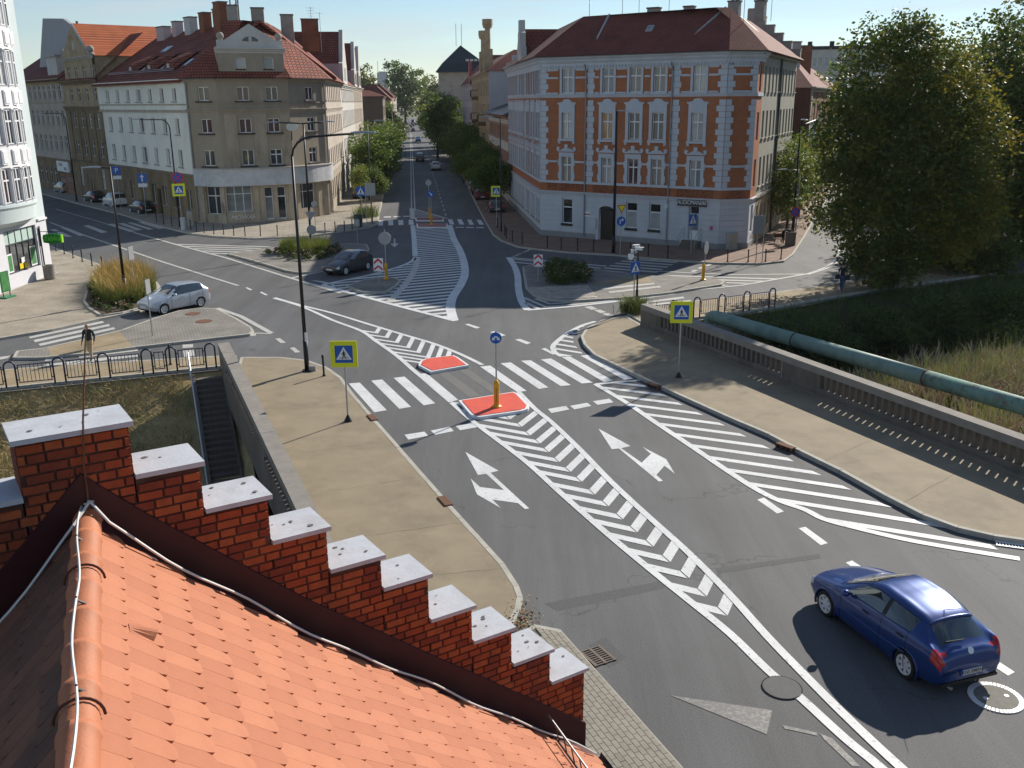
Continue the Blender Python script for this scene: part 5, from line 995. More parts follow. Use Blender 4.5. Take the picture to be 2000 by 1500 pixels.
FO.band('ledge', 3.95, 4.08, .12, WORN, bx1 + .2, None); FO.put('downpipe', MB().tube([(0, -.08, 3.6), (0, -.08, .2)], .05, 6), BLACKM, SX + 5.75)
f6 = Fac(wh, (-31.98, 65.45), (-45, 70)); f6.wall('end_wall', 0, 21.5, SKY_); FO.band('plinth', 0, .7, .05, PALEW, bx1 + .1)
MB().flat([(-.2, -12.5), (0, 7), (-13, 11.5), (-14, -12)], 21.5).build('roof', BLACKM, wh)
zs = thing('shop_blade_sign', 'green lit-edge shop blade sign hanging on the white house corner', 'sign', (*(Vector(FO.at(SX + 5.75, -.02)[:2]) + wh.location.xy), 2.75), FO.ang - rad(90))
MB().prism([(.28, -.25), (.25, .1), (.32, .27), (.9, .36), (1.45, .27), (1.52, 0), (1.48, -.25), (.9, -.36)], -.11, .11).build('panel', M('sign_green', (.0, .16, .01), .4, 0), zs).rotation_euler = (rad(90), 0, 0)
MB().box(1.47, 1.56, -.12, .12, -.25, .27).build('lit_edge', M('sign_lime', (.25, .62, .02), .4, 0), zs); MB().box(0, 1.5, -.02, .02, .46, .5).box(-.03, .03, -.03, .03, -.5, .7).box(.5, .53, -.01, .01, .3, .48).box(1.2, 1.23, -.01, .01, .3, .48).build('bracket', BLACKM, zs)
text('lettering', 'żabka', .46, M('sign_leaf', (.10, .50, .02), .5, 0), zs, (.9, -.115, .03), depth=.004, sx=1.05)
bo = thing('pavement_board', 'green framed advertising board standing by the shop front', 'sign', (-31.0, 57.2, .13), rad(80)); MB().box(-.4, .4, -.02, .02, .35, 1.6).build('frame', M('board_green', (.02, .16, .04), .5, 0), bo); MB().box(-.33, .33, -.035, -.02, .42, 1.53).build('poster', Pm, bo); MB().box(-.45, .45, -.3, .3, .0, .08).build('base', M('base_green', (.02, .2, .08), .5, 0), bo); MB().tube([(-.3, 0, .08), (-.3, 0, .36)], .03, 6).tube([(.3, 0, .08), (.3, 0, .36)], .03, 6).build('leg', BLACKM, bo)
# ================================================================= the near brick gable and its tiled roof
TH = rad(33.063); gu = Vector((math.cos(TH), math.sin(TH), 0)); gn = Vector((-math.sin(TH), math.cos(TH), 0))
GO = Vector((-2.9204, 6.8027, 9.1843)) + gn * .035             # front right tip of the top step, on the wall's near face
runs = [.499, .527, .503, .510, .485, .482, .477, .497, .476]; rises = [.437, .418, .427, .423, .339, .494, .409, .434, .411]
WT = .437                                                        # wall thickness
gb = thing('gable_house', 'near brick house with stepped gable, white stone copings and orange scalloped tile roof', 'building', (*GO.xy, 0), TH)
# in the house's own frame: x along the gable, y away from the camera, z up; the ridge stands over x = -.38
s = 0.0; z = GO.z; steps = [(-.785, 0.0, z)]
for r_, h_ in zip(runs, rises): steps.append((s, s + r_, z - h_)); s += r_; z -= h_
steps = [(a, b, c) for a, b, c in steps]
mir = [(-.785 - (b - 0), -.785 - a, c) for a, b, c in steps[1:]]
allst = mir[::-1] + steps
XR = steps[-1][1]; XL = -.785 - XR
GBRK = [M('gable_brick_' + n, c, .85, .22, 9, .35, 45, dirt=(.10, .03, .018), dscale=2.2, damt=.6) for n, c in (('red', (.32, .062, .02)), ('orange', (.36, .085, .026)), ('dark', (.21, .042, .018)))]
MORT = M('gable_mortar', (.07, .032, .024), .95, .4, 3, dirt=(.19, .12, .095), dscale=1.6, damt=.5)
MARB = M('coping_stone', (.46, .48, .52), .75, .10, 5, .1, 30, dirt=(.34, .33, .33), dscale=3.2, damt=.55)
# core of the wall: one column per step, recessed behind the brick faces
core = MB()
for a, b, c in allst: core.box(a + .006, b - .006, .012, WT - .012, 0, c - .045)
core.build('wall_core', MORT, gb)
# coping slabs, overhanging to the right and front
for i, (a, b, c) in enumerate(allst):
    right = i >= len(mir); a2 = a - (.0 if right and i > len(mir) else .035); b2 = b + .035
    if i == len(mir): a2 = a - .03
    if not right: a2, b2 = a - .035, b + .0
    o = MB().add([(a2 + .004, -.035, c - .04), (b2, -.035, c - .045), (b2, WT + .035, c - .045), (a2 + .004, WT + .035, c - .04), (a2 + .004, -.035, c), (b2, -.035, c - .004), (b2, WT + .035, c - .004), (a2 + .004, WT + .035, c)], [(3, 2, 1, 0), (4, 5, 6, 7), (0, 1, 5, 4), (1, 2, 6, 5), (2, 3, 7, 6), (3, 0, 4, 7)]).build('coping_stone', MARB, gb)
    if right:
        sp = M('lichen', (.13, .125, .125), .9, .2, 9) if 'lichen' not in bpy.data.materials else bpy.data.materials['lichen']
        b_ = MB(); r = random.Random(i)
        for k in range(r.randint(2, 5)):
            x, y, q = r.uniform(a + .1, b - .04), r.uniform(.05, WT - .05), r.uniform(.008, .028); n = 9
            b_.flat([(x + q * r.uniform(.7, 1.2) * math.cos(6.283 * t / n), y + q * r.uniform(.6, 1.1) * math.sin(6.283 * t / n)) for t in range(n)], c + .0025 + .0006 * k)
        b_.build('lichen_spot', sp, o)
# roof profile on the wall: z of the roof against x (right side), mirrored on the left
RX = -.38; prof = [(RX, 8.47), (.064, 8.02), (1.279, 6.90), (2.85, 5.61), (3.883, 4.77), (4.62, 4.18)]
def rz(x):
    x = abs(x - RX) + RX
    for (x0, z0), (x1, z1) in zip(prof, prof[1:]):
        if x <= x1 or x1 == prof[-1][0]: return z0 + (x - x0) * (z1 - z0) / (x1 - x0)
# bricks on the near face, laid in courses; the largest in the photograph are separate pieces
BH = .0792; bw1, bw2 = .205, .136; cand = []; ztop = GO.z - .055
def topat(x):
    for a, b, c in allst:
        if a <= x < b: return c - .047
    return 0
nrow = int((ztop - 4.0) / BH)
for row in range(nrow):
    zc = ztop - (row + 1) * BH
    x = XL + (row % 2) * .066; k = row % 2
    while x < XR:
        w = bw1 if (k + row // 2) % 2 == 0 else bw2; k += 1; x1 = x + w * rnd.uniform(.96, 1.04)
        segs = [(max(x, a), min(x1, b)) for a, b, c in allst if min(x1, b) - max(x, a) > .03 and c - .047 >= zc + BH * .6]
        if segs:
            a0, b0 = min(p for p, q in segs), max(q for p, q in segs); t = min(zc + BH, topat((a0 + b0) / 2))
            if rz((a0 + b0) / 2) + .12 < t and b0 - a0 > .04: cand.append((a0 + .006, b0 - .006, zc + .006, t - .005))
        x = x1
cand = [c for c in cand if c[0] > -2.2]
cand.sort(key=lambda c: (GO + gu * c[0] - Vector((0, 0, CAMH))).length - 3 * (c[1] - c[0]))
rest = MB()
for i, (a, b, z0, z1) in enumerate(cand):
    r = rnd.uniform(-.004, .006); f = -.001 - max(0, r); t = MB(); e = .004
    t.add([(a, .02, z0), (b, .02, z0), (b, .02, z1), (a, .02, z1), (a + e, f, z0 + e), (b - e, f, z0 + e), (b - e, f, z1 - e), (a + e, f, z1 - e)], [(4, 5, 6, 7), (0, 1, 5, 4), (1, 2, 6, 5), (2, 3, 7, 6), (3, 0, 4, 7)])
    if i < 300: t.build('brick', rnd.choice(GBRK), gb)
    else: rest.add(t.v, t.f, rnd.randrange(3))
if rest.v: struct(rest.build('brick_rest', GBRK, gb), 'stuff')
# bricks in the step cheeks and the end of the wall (seen edge on)
ch_ = MB()
for i, (a, b, c) in enumerate(allst):
    nxt = allst[i + 1][2] if i + 1 < len(allst) else 3.2; z1 = c - .05
    while z1 > nxt + .03:
        for y0, y1 in ((.01, .21), (.225, .425)): ch_.box(b - .006, b + .001, y0, y1, max(z1 - BH + .01, nxt), z1, 0)
        z1 -= BH
    prv = allst[i - 1][2] if i else 3.2; z1 = c - .05
    while z1 > prv + .03:
        for y0, y1 in ((.01, .21), (.225, .425)): ch_.box(a - .001, a + .006, y0, y1, max(z1 - BH + .01, prv), z1, 0)
        z1 -= BH
struct(ch_.build('brick_cheek', GBRK[2], gb), 'stuff')
# maroon flashing along the wall above the roof, with a folded foot
FLM = M('maroon_flashing', (.055, .012, .012), .55, .15, 3, spec=.35)
fl = MB(); X = [RX, .064, .7, 1.279, 2.0, 2.85, 3.4, 3.883, XR + .02]
for sg in (1, -1):
    P = [(RX + sg * (x - RX), rz(x)) for x in X]
    for (xa, za), (xb, zb) in zip(P, P[1:]):
        fl.add([(xa, -.018, za + .36), (xb, -.018, zb + .36), (xb, -.018, zb + .045), (xa, -.018, za + .045), (xa, -.20, za + .03), (xb, -.20, zb + .03)], [(0, 3, 2, 1), (3, 4, 5, 2)] if sg > 0 else [(0, 1, 2, 3), (3, 2, 5, 4)])
        fl.add([(xa, -.018, za + .36), (xb, -.018, zb + .36), (xb, .004, zb + .375), (xa, .004, za + .375)], [(0, 1, 2, 3)] if sg > 0 else [(3, 2, 1, 0)])
fl.build('wall_flashing', FLM, gb)
# ridge direction (towards the viewer), in the house's frame
rdw = Vector((.3815, -.9244, 0)); rd = Vector((rdw.dot(gu), rdw.dot(gn), 0)); RL = 8.5
TILEM = [M('roof_tile_' + str(i), c, .72, .10, 3, .12, 60, dirt=(.32, .115, .062), dscale=1.8, damt=.6, spec=.25, stretch=(1, 1, 1)) for i, c in enumerate(((.40, .15, .08), (.425, .163, .088), (.37, .136, .072)))]
deck = MB()
for sg in (1, -1):
    P = [Vector((RX + sg * (x - RX), 0, rz(x) - .05)) for x in [p[0] for p in prof]]
    for a, b in zip(P, P[1:]):
        q = [a, b, b + rd * RL, a + rd * RL]; q = q if sg < 0 else q[::-1]; deck.quad(*q)
deck.build('roof_deck', M('roof_underlay', (.05, .025, .02), .9, .1), gb)
# beaver-tail tiles in double courses: rounded lower edge, fine grooves along the length
TW, TL_ = .172, .43
def tilemesh(seed, L=TL_):
    r = random.Random(seed); n = 10; b = MB(); w = TW - .003
    edge = [(w * (i / n - .5), L - .072 * (1 - max(0, 1 - abs(2 * i / n - 1) ** 2.0) ** .5)) for i in range(n + 1)]
    low = [(x, y, 0) for x, y in edge]; up = [(x, y, .021) for x, y in edge]; t0 = [(-w / 2, 0, .012), (w / 2, 0, .012)]
    b.add(up + t0, [(n + 2, n + 1) + tuple(range(0, n + 1))][0:0])
    b.add(up + t0, [tuple([n + 1] + list(range(0, n + 1)) + [n + 2])]); b.add(low + up, [(i, i + 1, n + 2 + i, n + 1 + i) for i in range(n)])
    b.add([(-w / 2, 0, 0), (-w / 2, 0, .012), low[0], up[0], (w / 2, 0, 0), (w / 2, 0, .012), low[-1], up[-1]], [(0, 1, 3, 2), (4, 6, 7, 5)])
    return b
tmesh = [[tilemesh(i).mesh('roof_tile', m) for m in TILEM] for i in range(1)][0]
# courses down the slope measured along the profile
def slopes(sg):
    out = []; acc = 0
    for (x0, z0), (x1, z1) in zip(prof, prof[1:]):
        L = math.hypot(x1 - x0, z1 - z0); out.append((acc, acc + L, Vector((RX + sg * (x0 - RX), 0, z0)), Vector((sg * (x1 - x0), 0, z1 - z0)).normalized())); acc += L
    return out, acc
tiles = []
for sg in (1, -1):
    sl_, tot = slopes(sg); c = .30; ci = 0; CR = .293
    while c < tot + .03:
        for layer in (0, 1):
            e = c + (.055 if layer == 0 else 0)                          # the lower tile shows below the upper one, half a tile along
            for a0, a1, o_, d_ in sl_:
                if a0 <= min(e, tot - 1e-4) < a1: break
            e0 = o_ + d_ * (e - a0); nrm = rd.cross(d_).normalized(); nrm = nrm if nrm.z > 0 else -nrm
            k = 0
            while True:
                t = .16 + (k + .5 * layer + .25 * (ci % 2)) * TW; k += 1
                if t > 6.2: break
                j = rnd.uniform(-.004, .004); up = .012 + .025 * layer
                LE = min(TL_, e - .035); pos = e0 + rd * t + nrm * (up - .016) - d_ * (LE + j)
                tilt = d_ + nrm * .036; tilt.normalize(); nn = rd.cross(tilt) if rd.cross(tilt).z > 0 else -rd.cross(tilt)
                xx = tilt.cross(nn)
                tiles.append((sg, layer, pos, xx, tilt * (LE / TL_), nn, e0 + rd * t))
        c += CR; ci += 1
def todist(p): return (gb_w(p) - Vector((0, 0, CAMH))).length
def gb_w(p): return GO.xy.to_3d() + gu * p.x + gn * p.y + Vector((0, 0, p.z))
def proj(w):
    v = R0.transposed() @ (w - Vector((0, 0, CAMH))); return Vector((1000 + FPX * v.x / v.z, 750 + FPX * v.y / v.z)) if v.z > .1 else Vector((-1e5, -1e5))
def inframe(p):
    v = R0.transposed() @ (gb_w(p) - Vector((0, 0, CAMH)))
    if v.z < .5: return False
    return -60 < 1000 + FPX * v.x / v.z < 2060 and -60 < 750 + FPX * v.y / v.z < 1560
vis = sorted([t for t in tiles if t[0] > 0 and t[1] == 1 and inframe(t[6])], key=lambda t: todist(t[6]))
keep = {id(t) for t in vis[:300]}; rest, restl = MB(), MB(); vent = vis[0]
proto = tilemesh(0)
for t in tiles:
    sg, layer, pos, xx, tilt, nn, _ = t
    if id(t) in keep:
        o = O('roof_tile', rnd.choice(tmesh), gb); m4 = Matrix((xx, tilt, nn)).transposed().to_4x4(); m4.translation = pos; o.matrix_local = m4
    else:
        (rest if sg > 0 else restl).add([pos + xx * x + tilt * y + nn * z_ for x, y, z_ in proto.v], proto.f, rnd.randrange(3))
struct(rest.build('roof_tile_rest', TILEM, gb), 'stuff'); TILED = [M('shade_tint_tile_' + str(i), c, .85, .25, 3, .2, 60, dirt=(.045, .038, .03), dscale=2, damt=.7) for i, c in enumerate(((.17, .075, .045), (.20, .085, .05), (.14, .065, .045)))]; struct(restl.build('shade_tint_tile_rest', TILED, gb), 'stuff', 'tiles of the left roof side, shade painted into their darker colour')  # left slope: darker tile colours paint in the shade on that side
# the odd ventilation tile, a raised hood
best = min(vis, key=lambda t: (proj(gb_w(t[6])) - Vector((300, 1258))).length)
sg, layer, pos, xx, tilt, nn, _ = best
b = MB(); n = 6; w = .06
for yy, hh in ((.15, .004), (.33, .06)): b.v += [tuple(pos + xx * (w * (2 * i / n - 1)) + tilt * yy + nn * (.018 + hh * math.sin(math.pi * i / n))) for i in range(n + 1)]
b.f += [(i, i + 1, n + 2 + i, n + 1 + i) for i in range(n)]; b.m += [0] * n; b.f.append(tuple(range(n + 1, 2 * n + 2))); b.m.append(1)
b.build('vent_tile', [TILEM[0], DARK], gb)
# ridge: half-round tiles lapping one another, dark collars, a white lightning wire on clips
rm = MB(); rl_ = .40; k = 0; t = -.02; c0 = Vector((RX, 0, 8.435))
colr = M('ridge_collar', (.10, .035, .02), .8, .1); RM = M('ridge_tile', (.42, .15, .072), .65, .12, 3, .1, 50)
up = Vector((0, 0, 1)); sd = rd.cross(up)
while t < RL:
    n = 10; b = MB(); r0, r1 = .104, .112
    for tt, r in ((t, r1), (t + .05, r1), (t + .06, r0), (t + rl_ + .03, r0 - .004)):
        b.v += [tuple(c0 + rd * tt + sd * (r * math.cos(math.pi * i / n)) + up * (r * math.sin(math.pi * i / n) * 1.05)) for i in range(n + 1)]
    m_ = n + 1; b.f = [(j * m_ + i, j * m_ + i + 1, (j + 1) * m_ + i + 1, (j + 1) * m_ + i) for j in range(3) for i in range(n)]; b.f.append(tuple(range(m_))[::-1]); b.m = [0] * len(b.f)
    o = b.build('ridge_tile', RM, gb, smooth=False)
    for pl_ in o.data.polygons: pl_.use_smooth = len(pl_.vertices) == 4
    t += rl_; k += 1
for tt in (1.02, 2.62, 4.3):
    MB().tube([c0 + rd * tt + sd * (.125 * math.cos(math.pi * i / 12)) + up * (.125 * math.sin(math.pi * i / 12)) for i in range(13)], .009, 5).build('ridge_collar', colr, gb)
WIRE = M('lightning_wire', (.62, .62, .60), .5, .05, 4, metal=.2); wr = []
for i in range(60):
    t = i * .14; wr.append(c0 + rd * t + up * (.142 + .008 * math.sin(i * 1.3)) + sd * (.02 + .018 * math.sin(i * .55) + .012 * math.sin(i * .23)))
MB().tube([Vector((RX + .02, -.05, 8.62)), Vector((RX + .05, -.10, 8.63)), *wr], .0085, 6).build('lightning_wire', WIRE, gb)
for i in range(4, 60, 7): MB().tube([wr[i] - up * .05 - sd * .05, wr[i] - up * .01, wr[i] + up * .012], .008, 5).build('wire_clip', BLACKM, gb)
for sg in (1, -1):
    pw = [Vector((RX + .03, -.06, 8.62))]
    for i in range(1, 40):
        x = RX + i * (XR - RX) / 39; pw.append(Vector((RX + sg * (x - RX), -.21 - .03 * math.sin(i * .5) - .1 * (i < 4) * 0, rz(x) + (.085 if sg > 0 else .125) + .06 * math.exp(-i / 3) + .015 * math.sin(i * .9))))
    MB().tube(pw, .011, 6).build('lightning_wire', WIRE, gb)
MB().tube([Vector((RX + .02, -.04, 8.45)), Vector((RX + .03, -.03, 8.9)), Vector((RX + .05, -.045, 9.1)), Vector((RX + .065, -.05, 9.25)), Vector((RX + .17, -.05, 9.93))], [.008, .008, .008, .007, .005], 6).build('lightning_rod', RUST, gb)
# snow guard grid near the eaves, gutter and walls
b = MB(); xg = 3.95; e0 = Vector((xg, 0, rz(xg) + .04)); e1 = Vector((xg - .05, 0, rz(xg) + .34))
GRIDM = M('dark_brown_bar', (.05, .018, .018), .5, .1)
o = MB().tube([e0 + rd * .25 + up * .06, e0 + rd * 6 + up * .06], .014, 6).build('snow_guard', GRIDM, gb)
MB().tube([e1 + rd * .12, e1 + rd * 6], .012, 6).build('top_rail', GALV, o)
for i in range(30): MB().tube([e0 + rd * (.3 + i * .19) + up * .06, e1 + rd * (.3 + i * .19)], .008, 5).build('bar', GRIDM, o)
ge = Vector((4.66, 0, 4.13)); gt = MB()
for j in range(2):
    r = .085 - j * .008; gt.v += [tuple(ge + rd * tt + Vector((r * math.cos(a), 0, -.02 + r * math.sin(a)))) for tt in (-.03, RL) for a in [math.pi + math.pi * i / 8 for i in range(9)]]
gt.f = [(i, i + 1, 9 + i + 1, 9 + i) for i in range(8)] + [(18 + i + 1, 18 + i, 27 + i, 27 + i + 1) for i in range(8)]; gt.m = [0] * 16
gt.build('gutter', M('dark_gutter', (.025, .03, .03), .4, .1), gb)
wl_ = MB(); wr_ = Vector((XR - .1, 0, 0)); wl2 = Vector((XL + .1, 0, 0))
for p_ in (wr_, wl2): q = [p_, p_ + rd * RL, p_ + rd * RL + up * 4.4, p_ + up * 4.4]; wl_.quad(*q)
wl_.quad(wr_ + rd * RL, wl2 + rd * RL, wl2 + rd * RL + up * 4.4, wr_ + rd * RL + up * 4.4)
wl_.add([wl2 + rd * RL + up * 4.4, wr_ + rd * RL + up * 4.4, c0 + rd * RL], [(0, 1, 2)]); wl_.build('house_wall', Mbrick('house_brick', (.36, .085, .04), (.30, .07, .035), (.16, .09, .06), .27, .085, .012, 'yz'), gb)
# weeds and fallen leaves in the corner between the pavement and the apron
cn = G(1018, 1208)
b = MB(); r = random.Random(3)
for i in range(420):
    x, y = r.gauss(-.05, .20), r.gauss(-.1, .42); a = r.uniform(0, 6.3); q = r.uniform(.02, .045); p = Vector((cn.x + x, cn.y + y, .03 + r.uniform(0, .12)))
    d_ = Vector((math.cos(a), math.sin(a), r.uniform(-.5, .8))) * q; e_ = Vector((-math.sin(a), math.cos(a), r.uniform(-.4, .4))) * q * .6; b.quad(p - d_, p + e_, p + d_, p - e_, i % 3)
struct(b.build('fallen_leaves', [M('dead_leaf', (.24, .11, .05), .9, .2, 9), M('tan_leaf', (.36, .24, .11), .9, .2, 9), M('weed_leaf', (.10, .10, .035), .8, .2, 9)]), 'stuff', 'brown fallen leaves and weeds where the left kerb ends at the brick apron')
# ================================================================= bridge parapets, railings, pipe
def parapet(label, a, b, inner, blanks, gap=.335):
    a, b = Vector(a), Vector(b); L = (b - a).length; ang_ = math.atan2((b - a).y, (b - a).x); r = thing('bridge_parapet', label, 'parapet', (*a, 0), ang_)
    MB().box(0, L, 0, .42, -1.0, .46).build('base_course', CONC, r); MB().box(-.02, L + .02, -.03, .46, 1.02, 1.30).build('top_rail', CONCTOP, r); MB().box(0, L, -.05, .02, -.02, .26).build('plinth', CONC, r)
    me = MB().box(0, gap * .43, .08, .33, .455, 1.03).mesh('baluster', CONC); x = 0; bl_ = sorted(blanks)
    for s0, s1 in bl_: MB().box(s0, s1, -.012, .43, .2, 1.035).build('pier_panel', CONC, r); MB().box(s0 - .012, s0 + .012, -.02, .44, .15, 1.31).build('joint', CONCL, r)
    while x < L:
        if not any(s0 - .05 < x + .08 < s1 for s0, s1 in bl_): O('baluster', me, r, (x, 0, 0))
        x += gap
    return r
parapet('right bridge parapet with a row of slots, beside the green pipe', (6.78, 48.35), (17.6, 23.6), 0, [(0, 1.9), (11.3, 13.6), (23.2, 25)])
parapet('left bridge parapet seen from its outer side, behind the stepped gable', (-4.05, 20.0), (-12.6, 40.75), 0, [(0, 1.8), (9.6, 11.6), (20.6, 22.5)])
def railing(label, a, b, us):
    a, b = Vector(a), Vector(b); r = thing('railing', label, 'railing', (*a, .13), math.atan2((b - a).y, (b - a).x)); w = .21
    hoop = MB().tube([(-w, 0, 0), (-w, 0, .92)] + [(-w * math.cos(math.pi * i / 8), 0, .92 + w * math.sin(math.pi * i / 8)) for i in range(1, 8)] + [(w, 0, .92), (w, 0, 0)], .038, 8).mesh('hoop_post', STEELB, True); bar = MB().tube([(0, 0, .2), (0, 0, .95)], .013, 6).mesh('bar', STEELB)
    for u in us: O('hoop_post', hoop, r, (u, 0, 0))
    for u0, u1 in zip(us, us[1:]):
        x0, x1 = u0 + w + .1, u1 - w - .1
        f = MB().tube([(x0, 0, .2), (x1, 0, .2)], .022, 6).tube([(x0, 0, .95), (x1, 0, .95)], .022, 6).tube([(x0, 0, .18), (x0, 0, .97)], .022, 6).tube([(x1, 0, .18), (x1, 0, .97)], .022, 6)
        for zz in (.32, .82): f.tube([(u0 + w, 0, zz), (x0, 0, zz)], .022, 6).tube([(x1, 0, zz), (u1 - w, 0, zz)], .022, 6)
        f = f.build('panel_frame', STEELB, r); n = max(2, int((x1 - x0) / .14))
        for k in range(1, n): O('bar', bar, f, (x0 + (x1 - x0) * k / n, 0, 0))
    return r
railing('dark blue hooped railing above the dry grass bank on the left', (-13.35, 40.75), (-21.4, 37.65), [.1, 1.75, 2.75, 4.5, 6.25, 8.1, 9.95, 11.8, 13.6, 15.4])
railing('dark blue hooped railing behind the right parapet and pipe', (7.6, 48.95), (14.9, 52.65), [-.6, 1.2, 2.75, 4.45, 6.2, 8.05])
PIPEM = M('green_pipe_paint', (.20, .295, .25), .6, .15, 2, dirt=(.05, .11, .10), dscale=1.4, damt=.5); PIPER = M('rusting_pipe', (.17, .30, .25), .7, .2, 3, .2, 20, dirt=(.11, .035, .02), dscale=2.3, damt=1.0)
pa_, pb_ = Vector((10.55, 49.05, .52)), Vector((19.2, 32.8, .52)); pd = (pb_ - pa_).normalized()
pi_ = thing('heating_pipe', 'thick green pipe bridging the river beside the right parapet, rusted near the frame edge', 'pipe', pa_)
MB().tube([(0, 0, -1.7), (0, 0, -.42), *[tuple(pd * (.42 * (1 - math.cos(t))) + Vector((0, 0, -.42 + .42 * math.sin(t)))) for t in (.3, .6, .9, 1.2)], tuple(pd * .45), tuple(pd * 6.2)], .34, 20).build('pipe_section', PIPEM, pi_, smooth=True)
MB().tube([tuple(pd * 6.23), tuple(pd * 13.6)], .34, 20).build('pipe_section', PIPEM, pi_, smooth=True); MB().tube([tuple(pd * 13.63), tuple(pd * 21)], .335, 20).build('pipe_section', PIPER, pi_, smooth=True)['label'] = 'rusted peeling end of the pipe'
for t in (6.2, 13.6): MB().tube([tuple(pd * t), tuple(pd * (t + .05))], .355, 20).build('weld_ring', RUST if t > 9 else M('dark_seam', (.04, .05, .045), .8, .1), pi_)
MB().box(-.55, .55, -.5, .5, -3.5, -.55).build('support_block', CONC, pi_, tuple(pd * .75), math.atan2(pd.y, pd.x))
# stairs down the left bank, with a pale handrail
stt = thing('bank_stair', 'dark concrete stair running down the left bank beside the parapet', 'stair', (-13.45, 40.2, 0), math.atan2(-8.2, 3.2) + rad(90))
stm = MB().box(-.55, .55, -.32, 0, -.22, 0).mesh('step', CONC)
for k in range(22): O('step', stm, stt, (0, -.30 * k, -.13 - .17 * k))
for sx in (-.62, .62): MB().add([(sx - .06, 0, .06), (sx + .06, 0, .06), (sx + .06, -6.6, -3.7), (sx - .06, -6.6, -3.7), (sx - .06, 0, -.5), (sx + .06, 0, -.5), (sx + .06, -6.6, -4.3), (sx - .06, -6.6, -4.3)], [(3, 2, 1, 0), (4, 5, 6, 7), (0, 1, 5, 4), (1, 2, 6, 5), (2, 3, 7, 6), (3, 0, 4, 7)]).build('string_wall', CONC, stt)
hr = thing('handrail', 'pale tubular handrail down the left bank stair', 'handrail', (-14.2, 40.05, 0), math.atan2(-8.2, 3.2) + rad(90)); MB().tube([(0, .1, 0), (0, .1, 1.0), (0, -6.6, -2.75), (0, -6.6, -3.8)], .035, 8).build('rail', M('pale_steel', (.5, .52, .55), .4, .05, metal=.3), hr)
for k in (2.2, 4.4): MB().tube([(0, -k, .94 - k * .56), (0, -k, -.2 - k * .56)], .03, 6).build('post', GALV, hr)
# ================================================================= vegetation
def quads(name, P, mats, mi=None, parent=None, loc=(0, 0, 0)):
    """P: (n,4,3) array of quads"""
    n = len(P); me = bpy.data.meshes.new(name); me.vertices.add(4 * n); me.vertices.foreach_set('co', P.reshape(-1).astype(np.float32)); me.loops.add(4 * n); me.loops.foreach_set('vertex_index', np.arange(4 * n, dtype=np.int32)); me.polygons.add(n); me.polygons.foreach_set('loop_start', np.arange(0, 4 * n, 4, dtype=np.int32))
    for m in mats: me.materials.append(m)
    if mi is not None: me.polygons.foreach_set('material_index', mi.astype(np.int32))
    me.update(calc_edges=True); return O(name, me, parent, loc) if parent is not False else me
def leafcloud(lobes, n, size, seed, per=26, spread=.34, fill=.30, sun_tint=0):
    """leaf-sized quads gathered in sprays through the outer part of a crown's lobes"""
    g = np.random.default_rng(seed); lob = np.array(lobes, float); w = lob[:, 3] * lob[:, 4] + lob[:, 4] * lob[:, 5]; K = max(8, n // per)
    li = g.choice(len(lob), K, p=w / w.sum()); d = g.normal(size=(K, 3)); d /= np.linalg.norm(d, axis=1)[:, None]; rr = 1 - fill * g.random(K) ** 1.5 + .10 * g.normal(size=K)
    cc = lob[li, :3] + d * lob[li, 3:6] * rr[:, None]; k = g.integers(0, K, n); c = cc[k] + g.normal(size=(n, 3)) * np.array([1, 1, .75]) * spread * (size / .16) ** .5
    a = g.normal(size=(n, 3)); a[:, 2] *= .6; a /= np.linalg.norm(a, axis=1)[:, None]; b = np.cross(a, g.normal(size=(n, 3)) + np.array([0, 0, .6])); b /= np.linalg.norm(b, axis=1)[:, None]
    s = size * (.6 + .8 * g.random((n, 1))); a = a * s * .62; b = b * s * .38
    mi = np.where(g.random(K) < .25 + .5 * (c0 := lob[li, 0] > 1.2) * sun_tint, 1, 0)[k]; mi = np.where(g.random(n) < .025, 2, mi); mi = np.where((np.where(g.random(K) < .42 * sun_tint, 1, 0) * c0)[k] > 0, 2, mi)  # right-hand lobes get more olive and yellow leaves: sunlight painted into the colour
    return np.stack([c - a, c + b, c + a, c - b], 1), mi
BARK = M('bark', (.075, .06, .045), .95, .3, 6, .5, 18, stretch=(1, 1, .25))
LDK = [Mleaf('leaf_deep_green', (.055, .092, .02), (.10, .135, .026), .32), Mleaf('leaf_olive', (.14, .16, .028), (.20, .185, .03), .4), Mleaf('leaf_yellow_sunlit', (.17, .15, .018), (.24, .19, .02), .42)]  # yellow serves stray leaves and the lime's painted sunlit flank
LMD = [Mleaf('leaf_mid_green', (.065, .12, .024), (.12, .17, .03), .36), Mleaf('leaf_fresh', (.15, .21, .032), (.2, .25, .04), .44), Mleaf('leaf_pale', (.16, .19, .04), (.2, .2, .035), .42)]
LYL = [Mleaf('leaf_light_green', (.10, .15, .03), (.15, .19, .035), .42), Mleaf('leaf_yellow_green', (.19, .21, .03), (.26, .24, .03), .45), Mleaf('leaf_gold', (.30, .24, .03), (.32, .22, .03), .45)]
def tree(label, x, y, lobes, n, size, seed, mats, trunk, limbs=(), group=None, name='tree', z=0, r0=.2, sun_tint=0):
    t = thing(name, label, 'tree', (x, y, z), 0, group); b = MB().tube([(0, 0, -.3), (.05, .02, trunk * .5), (0, 0, trunk)], [r0 * 1.25, r0, r0 * .75], 10)
    for l in lobes[:9]: b.tube([(0, 0, trunk * .75), tuple(Vector((l[0], l[1], l[2])) * .55 + Vector((0, 0, trunk * .4))), (l[0], l[1], l[2])], [r0 * .55, r0 * .3, r0 * .1], 6)
    b.build('trunk', BARK, t, smooth=True); P, mi = leafcloud(lobes, n, size, seed, sun_tint=sun_tint); quads('crown', P, mats, mi, t); return t
